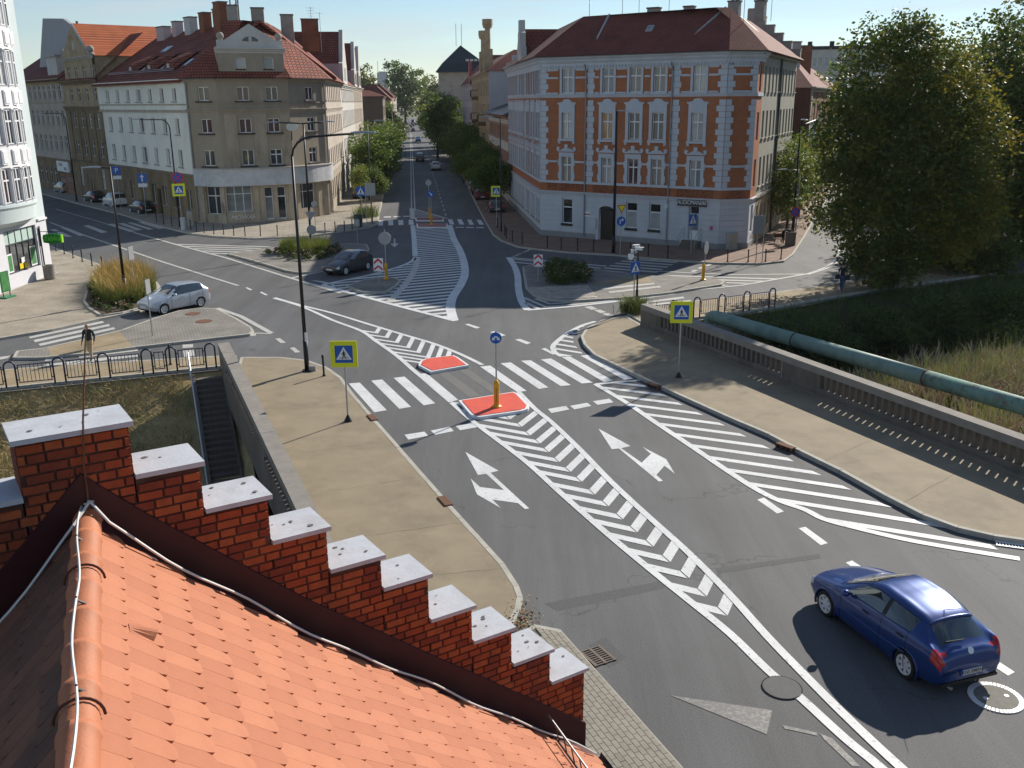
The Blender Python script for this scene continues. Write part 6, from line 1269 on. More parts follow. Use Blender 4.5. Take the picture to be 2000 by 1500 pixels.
# the big lime tree on the right and the dark trees behind it
bt_ = G(1765, 585); BX, BY = 24.2, 59.5
big = [(-1.2, 0, 12.6, 3.0, 3.0, 3.4), (1.5, .5, 11.2, 3.2, 3, 3.2), (-3.2, -.4, 9.2, 2.5, 2.6, 2.9), (3.4, .2, 8.6, 2.8, 2.8, 3.3), (0, -.8, 8.4, 4.0, 3.4, 3.6), (-3.6, -.6, 5.8, 2.1, 2.3, 2.6), (-1.6, -1.6, 4.2, 2.9, 2.4, 2.7), (1.8, -1.3, 4.4, 3.2, 2.5, 2.8), (-1.0, -1.5, 1.9, 2.2, 2, 1.8), (3.4, -.6, 5.6, 2.6, 2.4, 2.4), (-.2, .2, 14.6, 1.5, 1.5, 1.7), (.4, -1.9, 6.6, 3.2, 2.2, 2.6)]
tree('very big full lime tree with sunlight painted into its right flank, leaning over the right bank', BX, BY, big, 80000, .19, 4, LDK, 6.0, r0=.42, sun_tint=1)
def blob(R_, H, z0, seed, k=9):
    r = random.Random(seed); return [(r.uniform(-.6, .6) * R_, r.uniform(-.6, .6) * R_, z0 + H * r.uniform(.15, .85), R_ * r.uniform(.4, .62), R_ * r.uniform(.4, .62), H * r.uniform(.2, .32)) for _ in range(k)] + [(0, 0, z0 + H * .5, R_ * .7, R_ * .7, H * .45)]
tree('tall dark tree at the right frame edge behind the big lime', 44.5, 80, blob(9.3, 17, 1.5, 21, 14), 36000, .28, 5, LDK, 7, r0=.45)
tree('dark lower tree between the big lime and the frame edge', 38, 72, blob(6.4, 16, .2, 8, 16), 34000, .24, 6, LDK, 3, r0=.3)
tree('dark low bushy tree along the right bank walk', 31.5, 64.5, blob(3.6, 4.2, -.3, 18, 11), 14000, .2, 16, LDK, 1.5, r0=.2)
tree('dark bushy tree between the walk and the frame edge', 43, 73, blob(5, 8, -.2, 28, 11), 18000, .24, 26, LDK, 3, r0=.3)
tree('mid green tree rising behind the big lime at the top right', 52, 108, blob(7, 17, 3, 12, 12), 12000, .32, 7, LMD, 7, r0=.4)
tree('mid green tree in front of the white office block', 40.5, 128, blob(5, 12, 2.5, 13, 10), 6000, .4, 8, LMD, 5, r0=.3)
for i, (x, y, R_, H) in enumerate(((25.0, 86, 2.5, 5.6), (27.6, 93, 2.6, 5.8), (30.4, 101, 2.7, 6), (33.4, 110, 3, 7))):
    tree('airy yellow-green young street tree on the right pavement, %s from the junction' % ORD[i], x, y, [(a, b, c + 1.4, d * 1.0, e, f) for a, b, c, d, e, f in blob(R_, H, .6, 30 + i, 7)], 5200, .2, 40 + i, LYL, 3.0, group='young trees on the right pavement', r0=.11)
# the far street's trees: three crowns shared, each tree a thing of its own
KL, KR = G(742, 415).xy, G(946, 430).xy
protos = [tree('tmp', 0, 0, [(a, b, c, d, e, f) for a, b, c, d, e, f in blob(3.6, 5.4, 2.1, 60 + i, 9)], 9000, .26, 70 + i, LMD, 2.6, r0=.16) for i in range(3)]
ptall = [tree('tmp', 0, 0, blob(5.5, 13, 3, 80 + i, 12), 7000, .5, 83 + i, (LMD, LDK)[i], 6, r0=.3) for i in range(2)]
def place(pr, x, y, s, label, group, sz=None):
    c = dup(pr, (x, y, 0), rnd.uniform(0, 6.2), label); c['group'] = group; c.scale = (s, s, sz or s); return c
for i, (t, dx, s, k) in enumerate(((12, -1.6, .62, 0), (22, -1.2, .98, 1), (31, -1.4, 1.0, 2), (41, -1.0, 1.05, 0), (52, -1.2, 1.05, 1), (64, -1.3, 1.05, 2), (78, -1.5, 1.1, 0), (95, -1.5, 1.1, 1), (115, -1.5, 1.1, 2), (138, -1.5, 1.15, 0))):
    p = KL + ds * t + Vector((dx, 0)); place(protos[k], p.x, p.y, s, 'broad green street tree on the left of the far street, %s from the crossing' % ORD[i], 'trees along the left side of the far street', s * .95)
for i, (t, dx, s, k) in enumerate(((13, 1.9, .80, 1), (27, 2.1, .9, 1), (40, 2.0, .9, 0), (53, 2, 1.0, 1), (67, 2.2, 1.1, 2), (82, 2.2, 1.1, 1), (98, 2.2, 1.1, 0), (118, 2.4, 1.15, 1), (140, 2.4, 1.2, 2))):
    p = KR + ds * t + Vector((dx, 0)); place(protos[k], p.x, p.y, s, 'dark round street tree on the right of the far street, %s from the crossing' % ORD[i], 'trees along the right side of the far street', s * .92)
for i, (x, y, s, k) in enumerate(((-29, 222, .72, 0), (-33, 246, .72, 1), (-37, 275, .75, 0), (-43, 300, .8, 1), (-15.0, 200, .72, 0), (-14.0, 224, .78, 0), (-17.5, 258, .8, 1), (-21, 290, .85, 1), (-26, 330, .9, 0))):
    place(ptall[k], x, y, s, 'tall tree far down the street, %s of the %s row' % (ORD[i if i < 4 else i - 4], 'left' if i < 4 else 'right'), 'tall trees far down the street')
for i in range(11):
    y = 420 + (i % 3) * 60; x = -.084 * y + (i - 5) * 15 + 4; place(ptall[i % 2], x, y, 1.25 + .3 * ((i * 7) % 5) / 4 + (.3 if 2 < i < 6 else 0), 'distant tree on the horizon at the end of the street, %s from the left' % ORD[i], 'distant trees at the end of the street')
P, mi = leafcloud([(85 + i * 24, 240 + (i * 37) % 60, 8 + (i * 5) % 4, 14, 9, 8) for i in range(13)], 9000, 1.3, 95, spread=.8); struct(quads('treeline', P, LDK, mi), 'stuff', 'far line of trees beyond the right street')
for pr in protos + ptall:
    for c in list(pr.children): bpy.data.objects.remove(c)
    bpy.data.objects.remove(pr)
p = KL + ds * 2.5 + Vector((-2.2, 0)); tree('small yellow-green sapling by the left far crossing', p.x, p.y, [(0, 0, 2.9, .8, .8, 1.0), (.2, 0, 3.9, .5, .5, .7)], 1300, .17, 91, LYL, 2.2, r0=.05)
def blades(pts, h, lean, w, seed):
    """two-segment grass blades standing at pts (n,3)"""
    g = np.random.default_rng(seed); n = len(pts); P = np.asarray(pts, float); H = h * (.55 + .8 * g.random(n)); a = g.random(n) * 6.283; b = g.random(n) * 6.283; L = lean * g.random(n) * H
    d = np.stack([np.cos(a), np.sin(a), 0 * a], 1); s = np.stack([np.cos(b), np.sin(b), 0 * b], 1) * w; up = np.array([0, 0, 1.]); m = P + d * (L * .35)[:, None] + up * (H * .6)[:, None]; t = P + d * L[:, None] + up * H[:, None]
    return np.concatenate([np.stack([P - s, P + s, m + s * .8, m - s * .8], 1), np.stack([m - s * .8, m + s * .8, t + s * .15, t - s * .15], 1)])
def bankpts(edge, off, zf, n, seed, t0=0, t1=1):
    g = np.random.default_rng(seed); L = [(edge[i + 1] - edge[i]).length for i in range(len(edge) - 1)]; tot = sum(L); out = []
    for q, t in zip(g.random(n) * tot, t0 + (t1 - t0) * g.random(n)):
        i = 0
        while q > L[i] and i < len(L) - 1: q -= L[i]; i += 1
        p = edge[i].lerp(edge[i + 1], q / L[i]); out.append((p.x + off[0] * t, p.y + off[1] * t, -.1 + zf * t ** .85))
    return out
DRYG = [M('dry_grass_' + str(i), c, .9, .25, 2) for i, c in enumerate(((.64, .48, .25), (.52, .385, .19), (.30, .30, .09)))]
eL = [Vector((-30, 34.2)), fb[1], Vector((-14.6, 40.3))]; pts = bankpts(eL, (3.2, -8.2), -4.2, 34000, 1, 0, .85); B_ = blades(pts, .20, 2.2, .011, 2)
struct(quads('dry_grass', B_, DRYG, np.tile(np.random.default_rng(3).integers(0, 3, 34000), 2)), 'stuff', 'flattened straw-coloured grass on the left bank')
GRN = [M('bank_grass_' + str(i), c, .8, .3, 2) for i, c in enumerate(((.07, .13, .02), (.11, .16, .03), (.10, .085, .035)))]
eR = [Vector((9.5, 49.7)), fb[6], fb[7], Vector((34, 63.6)), Vector((46, 69))]; pts = bankpts(eR, (3.4, -8.6), -4.3, 9000, 4, -.02, .28); B_ = blades(pts, .34, .9, .022, 5)
struct(quads('green_grass', B_, GRN[:2], np.tile(np.random.default_rng(6).integers(0, 2, 9000), 2)), 'stuff', 'green grass strip along the top of the right bank')
SCR = [M('scrub_' + str(i), c, .9, .3, 2) for i, c in enumerate(((.08, .058, .032), (.045, .06, .018), (.12, .085, .05)))]
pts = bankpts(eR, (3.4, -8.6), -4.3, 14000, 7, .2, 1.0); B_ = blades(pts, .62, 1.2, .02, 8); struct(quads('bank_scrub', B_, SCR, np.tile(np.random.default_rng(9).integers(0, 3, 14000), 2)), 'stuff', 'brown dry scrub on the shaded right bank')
for i, (x, y, z, R_, H) in enumerate(((17.5, 49.5, -2.2, 1.6, 2.2), (21.5, 51.5, -2.4, 2.0, 2.6), (25.5, 53.5, -2.2, 2.2, 3.0), (30.0, 55.5, -2.4, 2.4, 3.2), (15.0, 46.0, -3.2, 1.5, 2.0), (27.0, 50.0, -3.4, 2.2, 2.8), (33.5, 54, -2.8, 2.5, 3.4), (14.2, 49.6, -1.6, 1.0, 1.3))):
    t = thing('bush', 'dark tangled bush on the right bank, %s of eight counted along the slope' % ORD[i], 'bush', (x, y, z), 0, 'bushes on the right bank'); P, mi = leafcloud([(a, b, c, d, e, f) for a, b, c, d, e, f in blob(R_, H, -.2, 140 + i, 7)], 5200, .15, 150 + i); quads('foliage', P, [LDK[0], SCR[1], SCR[2]], mi, t); MB().tube([(0, 0, -1), (.1, 0, H * .5)], .06, 6).build('stem', BARK, t)
# reeds with plumes
g9 = np.random.default_rng(10); RE = []
for cx, cy, rx, ry, n in ((20.6, 43.0, 3.0, 2.6, 1500), (23.5, 45.0, 3.0, 2.4, 1300), (16.9, 41.6, 1.6, 2.2, 600), (19.6, 36.5, 1.8, 2.5, 800), (27, 47, 3, 2.5, 900)):
    q = g9.normal(size=(n, 2)) * .5; RE += [(cx + a * rx, cy + b * ry, -4.2) for a, b in q]
RE = np.array(RE); B1 = blades(RE, 3.0, .35, .022, 11); lv = blades(np.repeat(RE, 3, 0) + np.stack([g9.normal(size=3 * len(RE)) * .15, g9.normal(size=3 * len(RE)) * .15, g9.random(3 * len(RE)) * 2.0], 1), 1.1, 1.3, .026, 12); pl = blades(np.repeat(RE[::2], 3, 0) + g9.normal(size=(3 * len(RE[::2]), 3)) * .07 + np.array([0, 0, 2.5]), .55, .9, .045, 13)
REM = [Mleaf('reed_green', (.13, .17, .045), (.20, .22, .07), .35), M('reed_straw', (.32, .27, .16), .9, .2, 2), M('reed_plume', (.48, .36, .25), .9, .2, 3)]
struct(quads('reeds', np.concatenate([B1, lv, pl]), REM, np.concatenate([np.full(len(B1), 0), np.where(g9.random(len(lv)) < .8, 0, 1), np.full(len(pl), 2)])), 'stuff', 'tall plumed reeds in the riverbed beyond the right parapet')
# planted beds: golden fountain grass and pink ground roses
GOLD = [M('grass_gold', (.55, .36, .12), .85, .2, 3), M('grass_base', (.20, .22, .04), .85, .25, 3), M('grass_lime', (.30, .32, .05), .8, .2, 3)]
def inpoly(poly, n, seed, zz):
    r = random.Random(seed); P = [Vector(p[:2]) for p in poly]; x0, x1, y0, y1 = min(p.x for p in P), max(p.x for p in P), min(p.y for p in P), max(p.y for p in P); out = []
    while len(out) < n:
        p = Vector((r.uniform(x0, x1), r.uniform(y0, y1))); c = False
        for i in range(len(P)):
            a, b = P[i], P[i - 1]
            if (a.y > p.y) != (b.y > p.y) and p.x < (b.x - a.x) * (p.y - a.y) / (b.y - a.y) + a.x: c = not c
        if c: out.append((p.x, p.y, zz))
    return np.array(out)
def fountain(name, label, px, n, h, mats, seed):
    pts = inpoly(px, n, seed, .1); lo = blades(pts, h * .72, .75, .016, seed); hi = blades(pts[: n * 2 // 3], h, .65, .011, seed + 1); k = len(pts); m2 = 2 * (n * 2 // 3)
    mi = np.concatenate([np.full(2 * k, 1), np.concatenate([np.where(np.arange(m2) < m2 // 2, 1, 0)])]); return struct(quads(name, np.concatenate([lo, hi]), mats, mi), 'stuff', label)
def roses(name, label, px, n, h, seed, fl=.14):
    g = np.random.default_rng(seed); K = max(12, n // 90); kc = inpoly(px, K, seed, .1); kh = h * (.45 + .6 * g.random(K)); ki = g.integers(0, K, n); p = kc[ki].copy(); tt = g.random(n) ** .6; p[:, :2] += g.normal(size=(n, 2)) * (.17 * h ** .5 * (1.25 - .6 * tt))[:, None]; p[:, 2] += kh[ki] * tt; a = g.normal(size=(n, 3)); a /= np.linalg.norm(a, axis=1)[:, None]; b = np.cross(a, g.normal(size=(n, 3))); b /= np.linalg.norm(b, axis=1)[:, None]; s = .055 * (.6 + .8 * g.random((n, 1)))
    top = p[:, 2] > .1 + h * .55; mi = np.where((g.random(n) < fl) & top, np.where(g.random(n) < .3, 3, 2), np.where(g.random(n) < .3, 1, 0)); s = np.where((mi >= 2)[:, None], s * .95, s)
    return struct(quads(name, np.stack([p - a * s, p + b * s * .8, p + a * s, p - b * s * .8], 1), [LDK[0], SCR[1], PET[0], PET[1]], mi), 'stuff', label)
PET = [M('rose_pink', (.55, .24, .24), .7, .2, 8), M('rose_pale', (.62, .46, .36), .7, .2, 8)]
SOIL = M('bed_soil', (.07, .05, .035), .95, .3, 5, .4, 20)
bedL = pp([(162, 590), (172, 603), (196, 618), (240, 612), (285, 600), (312, 578), (310, 556), (290, 540), (262, 532), (205, 534), (172, 555)]); pavement('flower_bed', bedL, SOIL, h=.2, kmat=CONCL)
roses('rose_ground_cover', 'low pink roses around the golden grass by the silver car', inset(ccw([tuple(p[:2]) for p in bedL]), .2), 9000, .55, 20)
fountain('ornamental_grass', 'tall golden fountain grass in the left flower bed', pp([(188, 585), (232, 598), (272, 592), (302, 570), (300, 552), (270, 540), (210, 542), (190, 560)]), 5200, 1.35, [GOLD[0], GOLD[1]], 21)
bedM = pp([(518, 494), (545, 503), (575, 510), (615, 509), (650, 500), (668, 490), (650, 484), (590, 482), (540, 487)])
roses('rose_ground_cover', 'low pink roses around the lime grass on the middle flower island', bedM, 8000, .6, 22, .2); fountain('ornamental_grass', 'lime-green feather grass on the middle flower island', pp([(548, 494), (600, 499), (645, 492), (640, 485), (590, 484), (552, 487)]), 3600, 1.0, [GOLD[2], GOLD[2]], 23)
bedR = pp([(1066, 548), (1075, 556), (1105, 558), (1138, 556), (1152, 545), (1148, 530), (1120, 524), (1080, 526), (1066, 534)]); roses('rose_shrubs', 'dark rose bushes with small pink flowers on the right traffic island', bedR, 12000, .95, 24, .07)
for lab, x, y, s in (('green weedy tuft at the foot of the camera pole', 1238, 614, 1.0), ('weedy shrub strip at the left far crossing', 715, 425, 1.6)):
    c = G(x, y); g_ = np.random.default_rng(int(x)); pts = np.stack([c.x + g_.normal(size=900) * .32 * s, c.y + g_.normal(size=900) * .25 * s * 2 ** (s > 1.2), np.full(900, .1)], 1); struct(quads('weeds', blades(pts, .75 * s ** .5, 1.2, .018, int(y)), [LMD[0], DRYG[2]], np.tile(g_.integers(0, 2, 900), 2)), 'stuff', lab)
# ================================================================= street furniture
def bollard_row(desc, pts, h=.95, group=None):
    me = MB().lathe([(.07, 0), (.07, .06), (.045, .08), (.045, h - .12), (.06, h - .11), (.06, h - .08), (.05, h - .07), (.055, h - .03), (.03, h), (0, h)], n=10).mesh('bollard', BLACKM, True)
    for i, (x, y) in enumerate(pts):
        p = G(x, y, .13); o = O('bollard', me, None, (p.x, p.y, .125)); o.rotation_euler = (rnd.uniform(-.02, .02), rnd.uniform(-.02, .02), 0); tag(o, 'black bollard ' + (ORD[i] + ' from left ' if len(pts) > 1 else '') + desc, 'bollard', group or 'bollards along the kerbs')
bollard_row('along the kerb beside the white shop house', [(110, 490), (126, 496), (143, 504), (161, 511), (180, 519), (200, 526)])
bollard_row('before the cream house by the left zebra', [(306, 434), (320, 438), (336, 442)])
bollard_row('in front of the curved shop fascia', [(373, 449), (384, 452), (399, 454), (418, 457), (437, 458), (457, 460), (479, 461), (509, 461), (542, 460)])
bollard_row('right of the taupe corner shop by the far crossing', [(635, 455), (655, 453), (673, 451), (688, 448)])
bollard_row('near the far right crossing by the yellow sign', [(972, 445), (986, 460), (989, 466)])
bollard_row('in front of the brick house before its street door', [(1001, 472), (1020, 476), (1069, 484), (1096, 487), (1128, 489), (1159, 491)])
bollard_row('in front of the brick house right of its street door', [(1231, 497), (1266, 500), (1304, 503)])
bollard_row('along the sunny kerb at the brick house corner', [(1421, 511), (1461, 512), (1495, 511), (1525, 506)])
bollard_row('on the left bridge pavement beside the tall lamp', [(633, 734)]); bollard_row('on the left bank walk behind the blue railing', [(333, 712)])
BLUE = M('sign_blue', (.012, .10, .42), .4, .03, 3); YEL = M('sign_yellow', (.72, .74, .02), .4, .03, 3); REDS = M('sign_red', (.52, .012, .03), .4, .03, 3); WH = M('sign_white', (.74, .75, .76), .4, .03, 3); BLK = M('sign_print', (.015, .015, .018), .5, 0)
def circ(r, n=24, cx=0, cz=0): return [(cx + r * math.cos(2 * math.pi * i / n), cz + r * math.sin(2 * math.pi * i / n)) for i in range(n)]
def rect(w, h, cx=0, cz=0): return [(cx - w / 2, cz - h / 2), (cx + w / 2, cz - h / 2), (cx + w / 2, cz + h / 2), (cx - w / 2, cz + h / 2)]
def face(b, P, k, mi): b.plate(P, -.022 - .004 * k, -.018 - .004 * k, mi)
def walker(b, s, cz, k, mi, fl=1):
    f = lambda P: face(b, [(fl * x * s, cz + z * s) for x, z in P], k, mi)
    f(circ(.055, 10, .0, .36)); f([(-.07, .28), (.06, .29), (.08, .02), (-.06, .02)]); f([(-.06, .06), (.02, .06), (-.12, -.32), (-.2, -.30)]); f([(0, .06), (.085, .06), (.10, -.14), (.19, -.32), (.11, -.34), (.02, -.13)]); f([(.05, .28), (.10, .20), (.19, .08), (.155, .06), (.06, .16)]); f([(-.06, .28), (-.13, .16), (-.15, .02), (-.115, .02), (-.09, .14), (-.03, .20)])
def post_sign(name, label, px, h, az, panels, cat='road sign', pr=.032, pmat=None, base=None, z0=.12, tilt=0):
    p = G(*px, z0); t = thing(name, label, cat, (p.x, p.y, z0), rad(az)); MB().tube([(0, 0, 0), (0, 0, h)], pr, 8).build('pole', pmat or GALV, t)
    if base: MB().lathe([(.16, 0), (.15, .03), (.05, .22), (.045, .25)], n=10).build('base', base, t)
    for kind, z, w in panels:
        b = MB(); back = 4
        if kind in ('ped_yellow', 'ped'):
            o = w * .33 if kind == 'ped_yellow' else w / 2
            if kind == 'ped_yellow': b.plate(rect(w, w, 0, z), -.018, .02, 0); face(b, rect(2 * o, 2 * o, 0, z), 0, 1)
            else: b.plate(rect(w, w * 1.0, 0, z), -.018, .02, 1)
            face(b, [(-o * .88, z - o * .62), (o * .88, z - o * .62), (0, z + o * .86)], 1, 3); face(b, rect(o * 1.1, o * .05, 0, z - o * .42), 2, 5); walker(b, o * 1.35, z - o * .1, 3, 5, -1)
        elif kind == 'chevron':
            b.plate(rect(w, w * 1.35, 0, z), -.018, .02, 3); hw, t_ = w * .44, w * .33
            for zz in (z + .12 * w, z - .55 * w): face(b, [(-hw, zz - .05), (0, zz + t_), (hw, zz - .05), (hw, zz - .05 + t_ * .85), (0, zz + t_ * 1.85) if zz > z else (0, zz + t_ * 1.6), (-hw, zz - .05 + t_ * .85)], 0, 2)
        elif kind == 'nostop': b.plate(circ(w / 2, 28, 0, z), -.018, .02, 2); face(b, circ(w * .41, 28, 0, z), 0, 1); [face(b, [(q * math.cos(a) * w - .035 * w * math.sin(a), z + q * math.sin(a) * w + .035 * w * math.cos(a)) for q in (-.4, .4)] + [(q * math.cos(a) * w + .035 * w * math.sin(a), z + q * math.sin(a) * w - .035 * w * math.cos(a)) for q in (.4, -.4)], 1 + i, 2) for i, a in enumerate((.785, 2.356))]
        elif kind == 'both':
            b.plate(circ(w / 2, 28, 0, z), -.018, .02, 1)
            for q in (-1, 1): face(b, [(q * x * w, z + y * w) for x, y in ((.0, .17), (.10, .17), (.21, .02), (.29, .09), (.34, -.22), (.05, -.15), (.13, -.07), (.06, .04), (.0, .04))], 0 if q > 0 else 1, 3)
        elif kind == 'keep': b.plate(circ(w / 2, 24, 0, z), -.018, .02, 1); face(b, [(-.25 * w, z + .2 * w), (-.17 * w, z + .28 * w), (.1 * w, z - .02 * w), (.18 * w, z + .06 * w), (.24 * w, z - .26 * w), (-.08 * w, z - .2 * w), (.02 * w, z - .1 * w)], 0, 3)
        elif kind == 'turn': b.plate(circ(w / 2, 24, 0, z), -.018, .02, 1); face(b, [(-.2 * w, z - .3 * w), (-.08 * w, z - .3 * w), (-.08 * w, z + .02 * w), (.1 * w, z + .1 * w), (.1 * w, z - .02 * w), (.3 * w, z + .16 * w), (.1 * w, z + .32 * w), (.1 * w, z + .22 * w), (-.2 * w, z + .1 * w)], 0, 3)
        elif kind == 'up': b.plate(rect(w, w, 0, z), -.018, .02, 1); face(b, [(-.07 * w, z - .36 * w), (.07 * w, z - .36 * w), (.07 * w, z + .1 * w), (.22 * w, z + .1 * w), (0, z + .38 * w), (-.22 * w, z + .1 * w), (-.07 * w, z + .1 * w)], 0, 3)
        elif kind == 'plate': b.plate(rect(w, w * .42, 0, z), -.018, .02, 3)
        elif kind == 'yield': b.plate([(-w / 2, z + w * .43), (w / 2, z + w * .43), (0, z - w * .43)], -.018, .02, 2); face(b, [(-w * .36, z + w * .35), (w * .36, z + w * .35), (0, z - w * .27)], 0, 0)
        elif kind == 'backdisc': b.plate(circ(w / 2, 24, 0, z), -.018, .02, 4)
        elif kind == 'backtri': b.plate([(-w / 2, z + w * .43), (w / 2, z + w * .43), (0, z - w * .43)], -.018, .02, 4)
        elif kind == 'back': b.plate(rect(w, w * 1.3, 0, z), -.018, .02, 4); b.box(-w * .5, w * .5, .02, .04, z - .2, z - .16, 4).box(-w * .5, w * .5, .02, .04, z + .2, z + .24, 4)
        elif kind == 'P': b.plate(rect(w, w, 0, z), -.018, .02, 1)
        o = b.build('sign_panel', [YEL, BLUE, REDS, WH, GREYP, BLK], t, (0, -pr - .02, 0))
        if kind == 'P': text('lettering', 'P', w * .8, WH, o, (0, -.024, z), depth=.003)
    return t
post_sign('crossing_sign', 'pedestrian crossing sign on yellow board, left bridge pavement beside the near zebra', (680, 823), 3.05, 0, [('ped_yellow', 2.6, .98)], base=BLACKM)
post_sign('crossing_sign', 'pedestrian crossing sign on yellow board, right bridge pavement before the parapet', (1325, 738), 3.35, -4, [('ped_yellow', 2.87, .92)], base=BLACKM)
post_sign('crossing_sign', 'no stopping disc above a yellow crossing sign by the cream house', (357, 447), 5.6, 20, [('nostop', 4.75, 1.0), ('ped_yellow', 3.62, 1.15)])
post_sign('crossing_sign', 'yellow crossing sign at the far right crossing near the brick house', (970, 440), 3.7, 0, [('ped_yellow', 3.2, 1.0)])
post_sign('crossing_sign', 'small blue crossing sign at the left far crossing', (708, 440), 3.7, 0, [('ped', 3.2, .85)])
post_sign('crossing_sign', 'small blue crossing sign turned aside at the camera pole', (1237, 612), 3.0, 35, [('ped', 2.55, .68)])
post_sign('crossing_sign', 'blue crossing sign in front of the audio shop door', (1349, 496), 3.1, 40, [('ped', 2.6, .85)])
post_sign('arrow_sign', 'blue disc with two downward arrows over the yellow post on the red island', (970, 792), 3.0, 0, [('both', 2.72, .44)], z0=.14)
post_sign('keep_right_sign', 'blue keep-right disc on the far crossing island', (843, 437), 3.2, 0, [('keep', 2.85, .62)], z0=.13)
post_sign('round_sign', 'round sign seen from behind on the far crossing island', (839, 428), 4.0, 0, [('backdisc', 3.6, .6)], z0=.13)
post_sign('chevron_board', 'red and white chevron board on the small left island', (741, 561), 1.9, 0, [('chevron', 1.45, .60)])
post_sign('chevron_board', 'red and white chevron board beside the rose bushes', (1051, 552), 1.9, 0, [('chevron', 1.45, .58)])
post_sign('round_sign', 'grey back of a round sign over the left island yellow post', (755, 544), 3.3, 0, [('backdisc', 2.7, .85)])
post_sign('round_sign', 'grey back of a round sign over the right island yellow post', (1375, 546), 2.6, 60, [('backdisc', 2.1, .85)])
post_sign('give_way_sign', 'give way triangle and disc backs on the double lamp by the middle island', (611, 495), 3.4, 25, [('backtri', 2.9, .8), ('backdisc', 1.85, .75)])
post_sign('back_board_sign', 'narrow sign post with small back disc before the corner shop', (617, 455), 3.9, 0, [('backdisc', 2.6, .5)])
post_sign('parking_sign', 'blue parking sign with white plate among the parked cars', (237, 410), 5.0, 8, [('P', 4.3, .9), ('plate', 3.55, .9)])
post_sign('one_way_sign', 'blue one-way arrow sign with white plate near the black car', (286, 421), 4.6, 10, [('up', 3.9, .95), ('plate', 3.15, .9)])
post_sign('no_stopping_sign', 'round no-stopping sign on the lamp pole by the right street', (1548, 478), 3.0, 0, [('nostop', 2.65, .75)], pmat=BLACKM, pr=.05)
post_sign('turn_sign', 'yellow triangle above blue turn-right disc at the brick house', (1211, 499), 3.7, 20, [('yield', 3.5, .75), ('turn', 2.6, .72)])
t = post_sign('back_board_sign', 'large grey sign board seen from behind at the brick house corner', (1476, 513), 3.6, 28, [('back', 2.75, 1.0)]); MB().tube([(.6, 0, 0), (.6, 0, 3.4)], .032, 8).build('pole', GALV, t)
t = post_sign('back_board_sign', 'pale square sign back on two posts at the left far crossing', (727, 440), 4.4, 0, [('back', 3.4, .9)]); MB().tube([(-.5, .05, 0), (-.5, .05, 4.0)], .03, 8).build('pole', GALV, t)
post_sign('back_board_sign', 'grey edge-on sign on a post in front of the silver car', (298, 656), 3.0, 88, [('back', 2.55, .55)]); post_sign('back_board_sign', 'grey edge-on sign on a post beside the golden grass', (265, 584), 3.3, 85, [('back', 2.8, .6)])
post_sign('back_board_sign', 'grey double plate seen from behind by the dark hatchback', (699, 476), 2.1, 0, [('back', 1.75, .45)], z0=.01)
def yellow_post(label, px, z0=.13):
    p = G(*px, z0); t = thing('flexible_post', label, 'post', (p.x, p.y, z0)); MB().lathe([(.19, 0), (.19, .05), (.13, .09), (.105, .14), (.11, .9), (.12, .92), (.12, .96), (.07, 1.06), (.03, 1.1), (0, 1.1)], n=14).build('body', YELLOWP, t, smooth=False); MB().box(-.022, .022, -.125, -.1, .25, .8).build('groove', M('groove_ochre', (.38, .18, .01), .5, 0), t); return t
t = yellow_post('yellow flexible post under the two-arrow sign on the near red island', (970, 795)); MB().box(-.33, .33, -.3, .26, .001, .009).build('dark_socket', M('socket_dark', (.10, .02, .015), .8, 0), t)
yellow_post('pale yellow flexible post on the small left island', (755, 545)); yellow_post('yellow flexible post on the right island tail', (1373, 547)); yellow_post('yellow flexible post on the far crossing island, nearer one', (843, 439)); yellow_post('yellow flexible post on the far crossing island, farther one', (839, 426))
def lamp(label, px, h, arms, z0=.12, r=.085, mat=None, extra=None):
    p = G(*px, z0); t = thing('street_lamp', label, 'street lamp', (p.x, p.y, z0)); mat = mat or BLACKM
    MB().tube([(0, 0, 0), (0, 0, 1.4)], r * 1.25, 10, 0).tube([(0, 0, 1.4), (0, 0, h)], [r, r * .6], 10).build('pole', mat, t, smooth=True); MB().box(-.2, .2, -.2, .2, 0, .03).build('foot_plate', mat, t)
    for dx, dy, dz, rr in arms:
        d = Vector((dx, dy, 0)); L = d.length; d.normalize(); rr = min(rr, L); P = [Vector((0, 0, h - .1))] + [d * (rr * (1 - math.cos(a))) + Vector((0, 0, h - .1 + rr * .9 * math.sin(a))) for a in (.4, .8, 1.2, 1.5)] + [d * (L - .5) + Vector((0, 0, h - .1 + rr * .9 + dz))] if rr > .1 else [Vector((0, 0, h - .08)), d * (L - .5) + Vector((0, 0, h - .05 + dz))]
        MB().tube(P, r * .55, 8).build('arm', mat, t, smooth=True); e = P[-1]; s_ = Vector((-d.y, d.x, 0)); b = MB(); Q = []
        for q, w, zt in ((-.1, .05, .05), (.1, .13, .09), (.5, .16, .09), (.85, .10, .05), (.95, .03, .02)): Q.append([e + d * q + s_ * w, e + d * q - s_ * w, e + d * q - s_ * w * .7 + Vector((0, 0, zt)), e + d * q + s_ * w * .7 + Vector((0, 0, zt))])
        b.v = [tuple(v) for r_ in Q for v in r_]; b.f = [(4 * i + k, 4 * i + (k + 1) % 4, 4 * i + 4 + (k + 1) % 4, 4 * i + 4 + k) for i in range(4) for k in range(4)] + [(3, 2, 1, 0), (16, 17, 18, 19)]; b.m = [0] * len(b.f); b.build('lamp_head', GALV, t)
    if extra: extra(t)
    return t
lamp('tall black street lamp with one curved arm on the left bridge pavement', (600, 724), 9.3, [(3.1, .2, .12, .9)], r=.085, extra=lambda t: (MB().box(.02, .13, -.13, -.1, 1.35, 1.75).build('notice', WH, t), MB().box(.1, .4, -.1, .1, 0, .22).build('cable_box', GALV, t)))
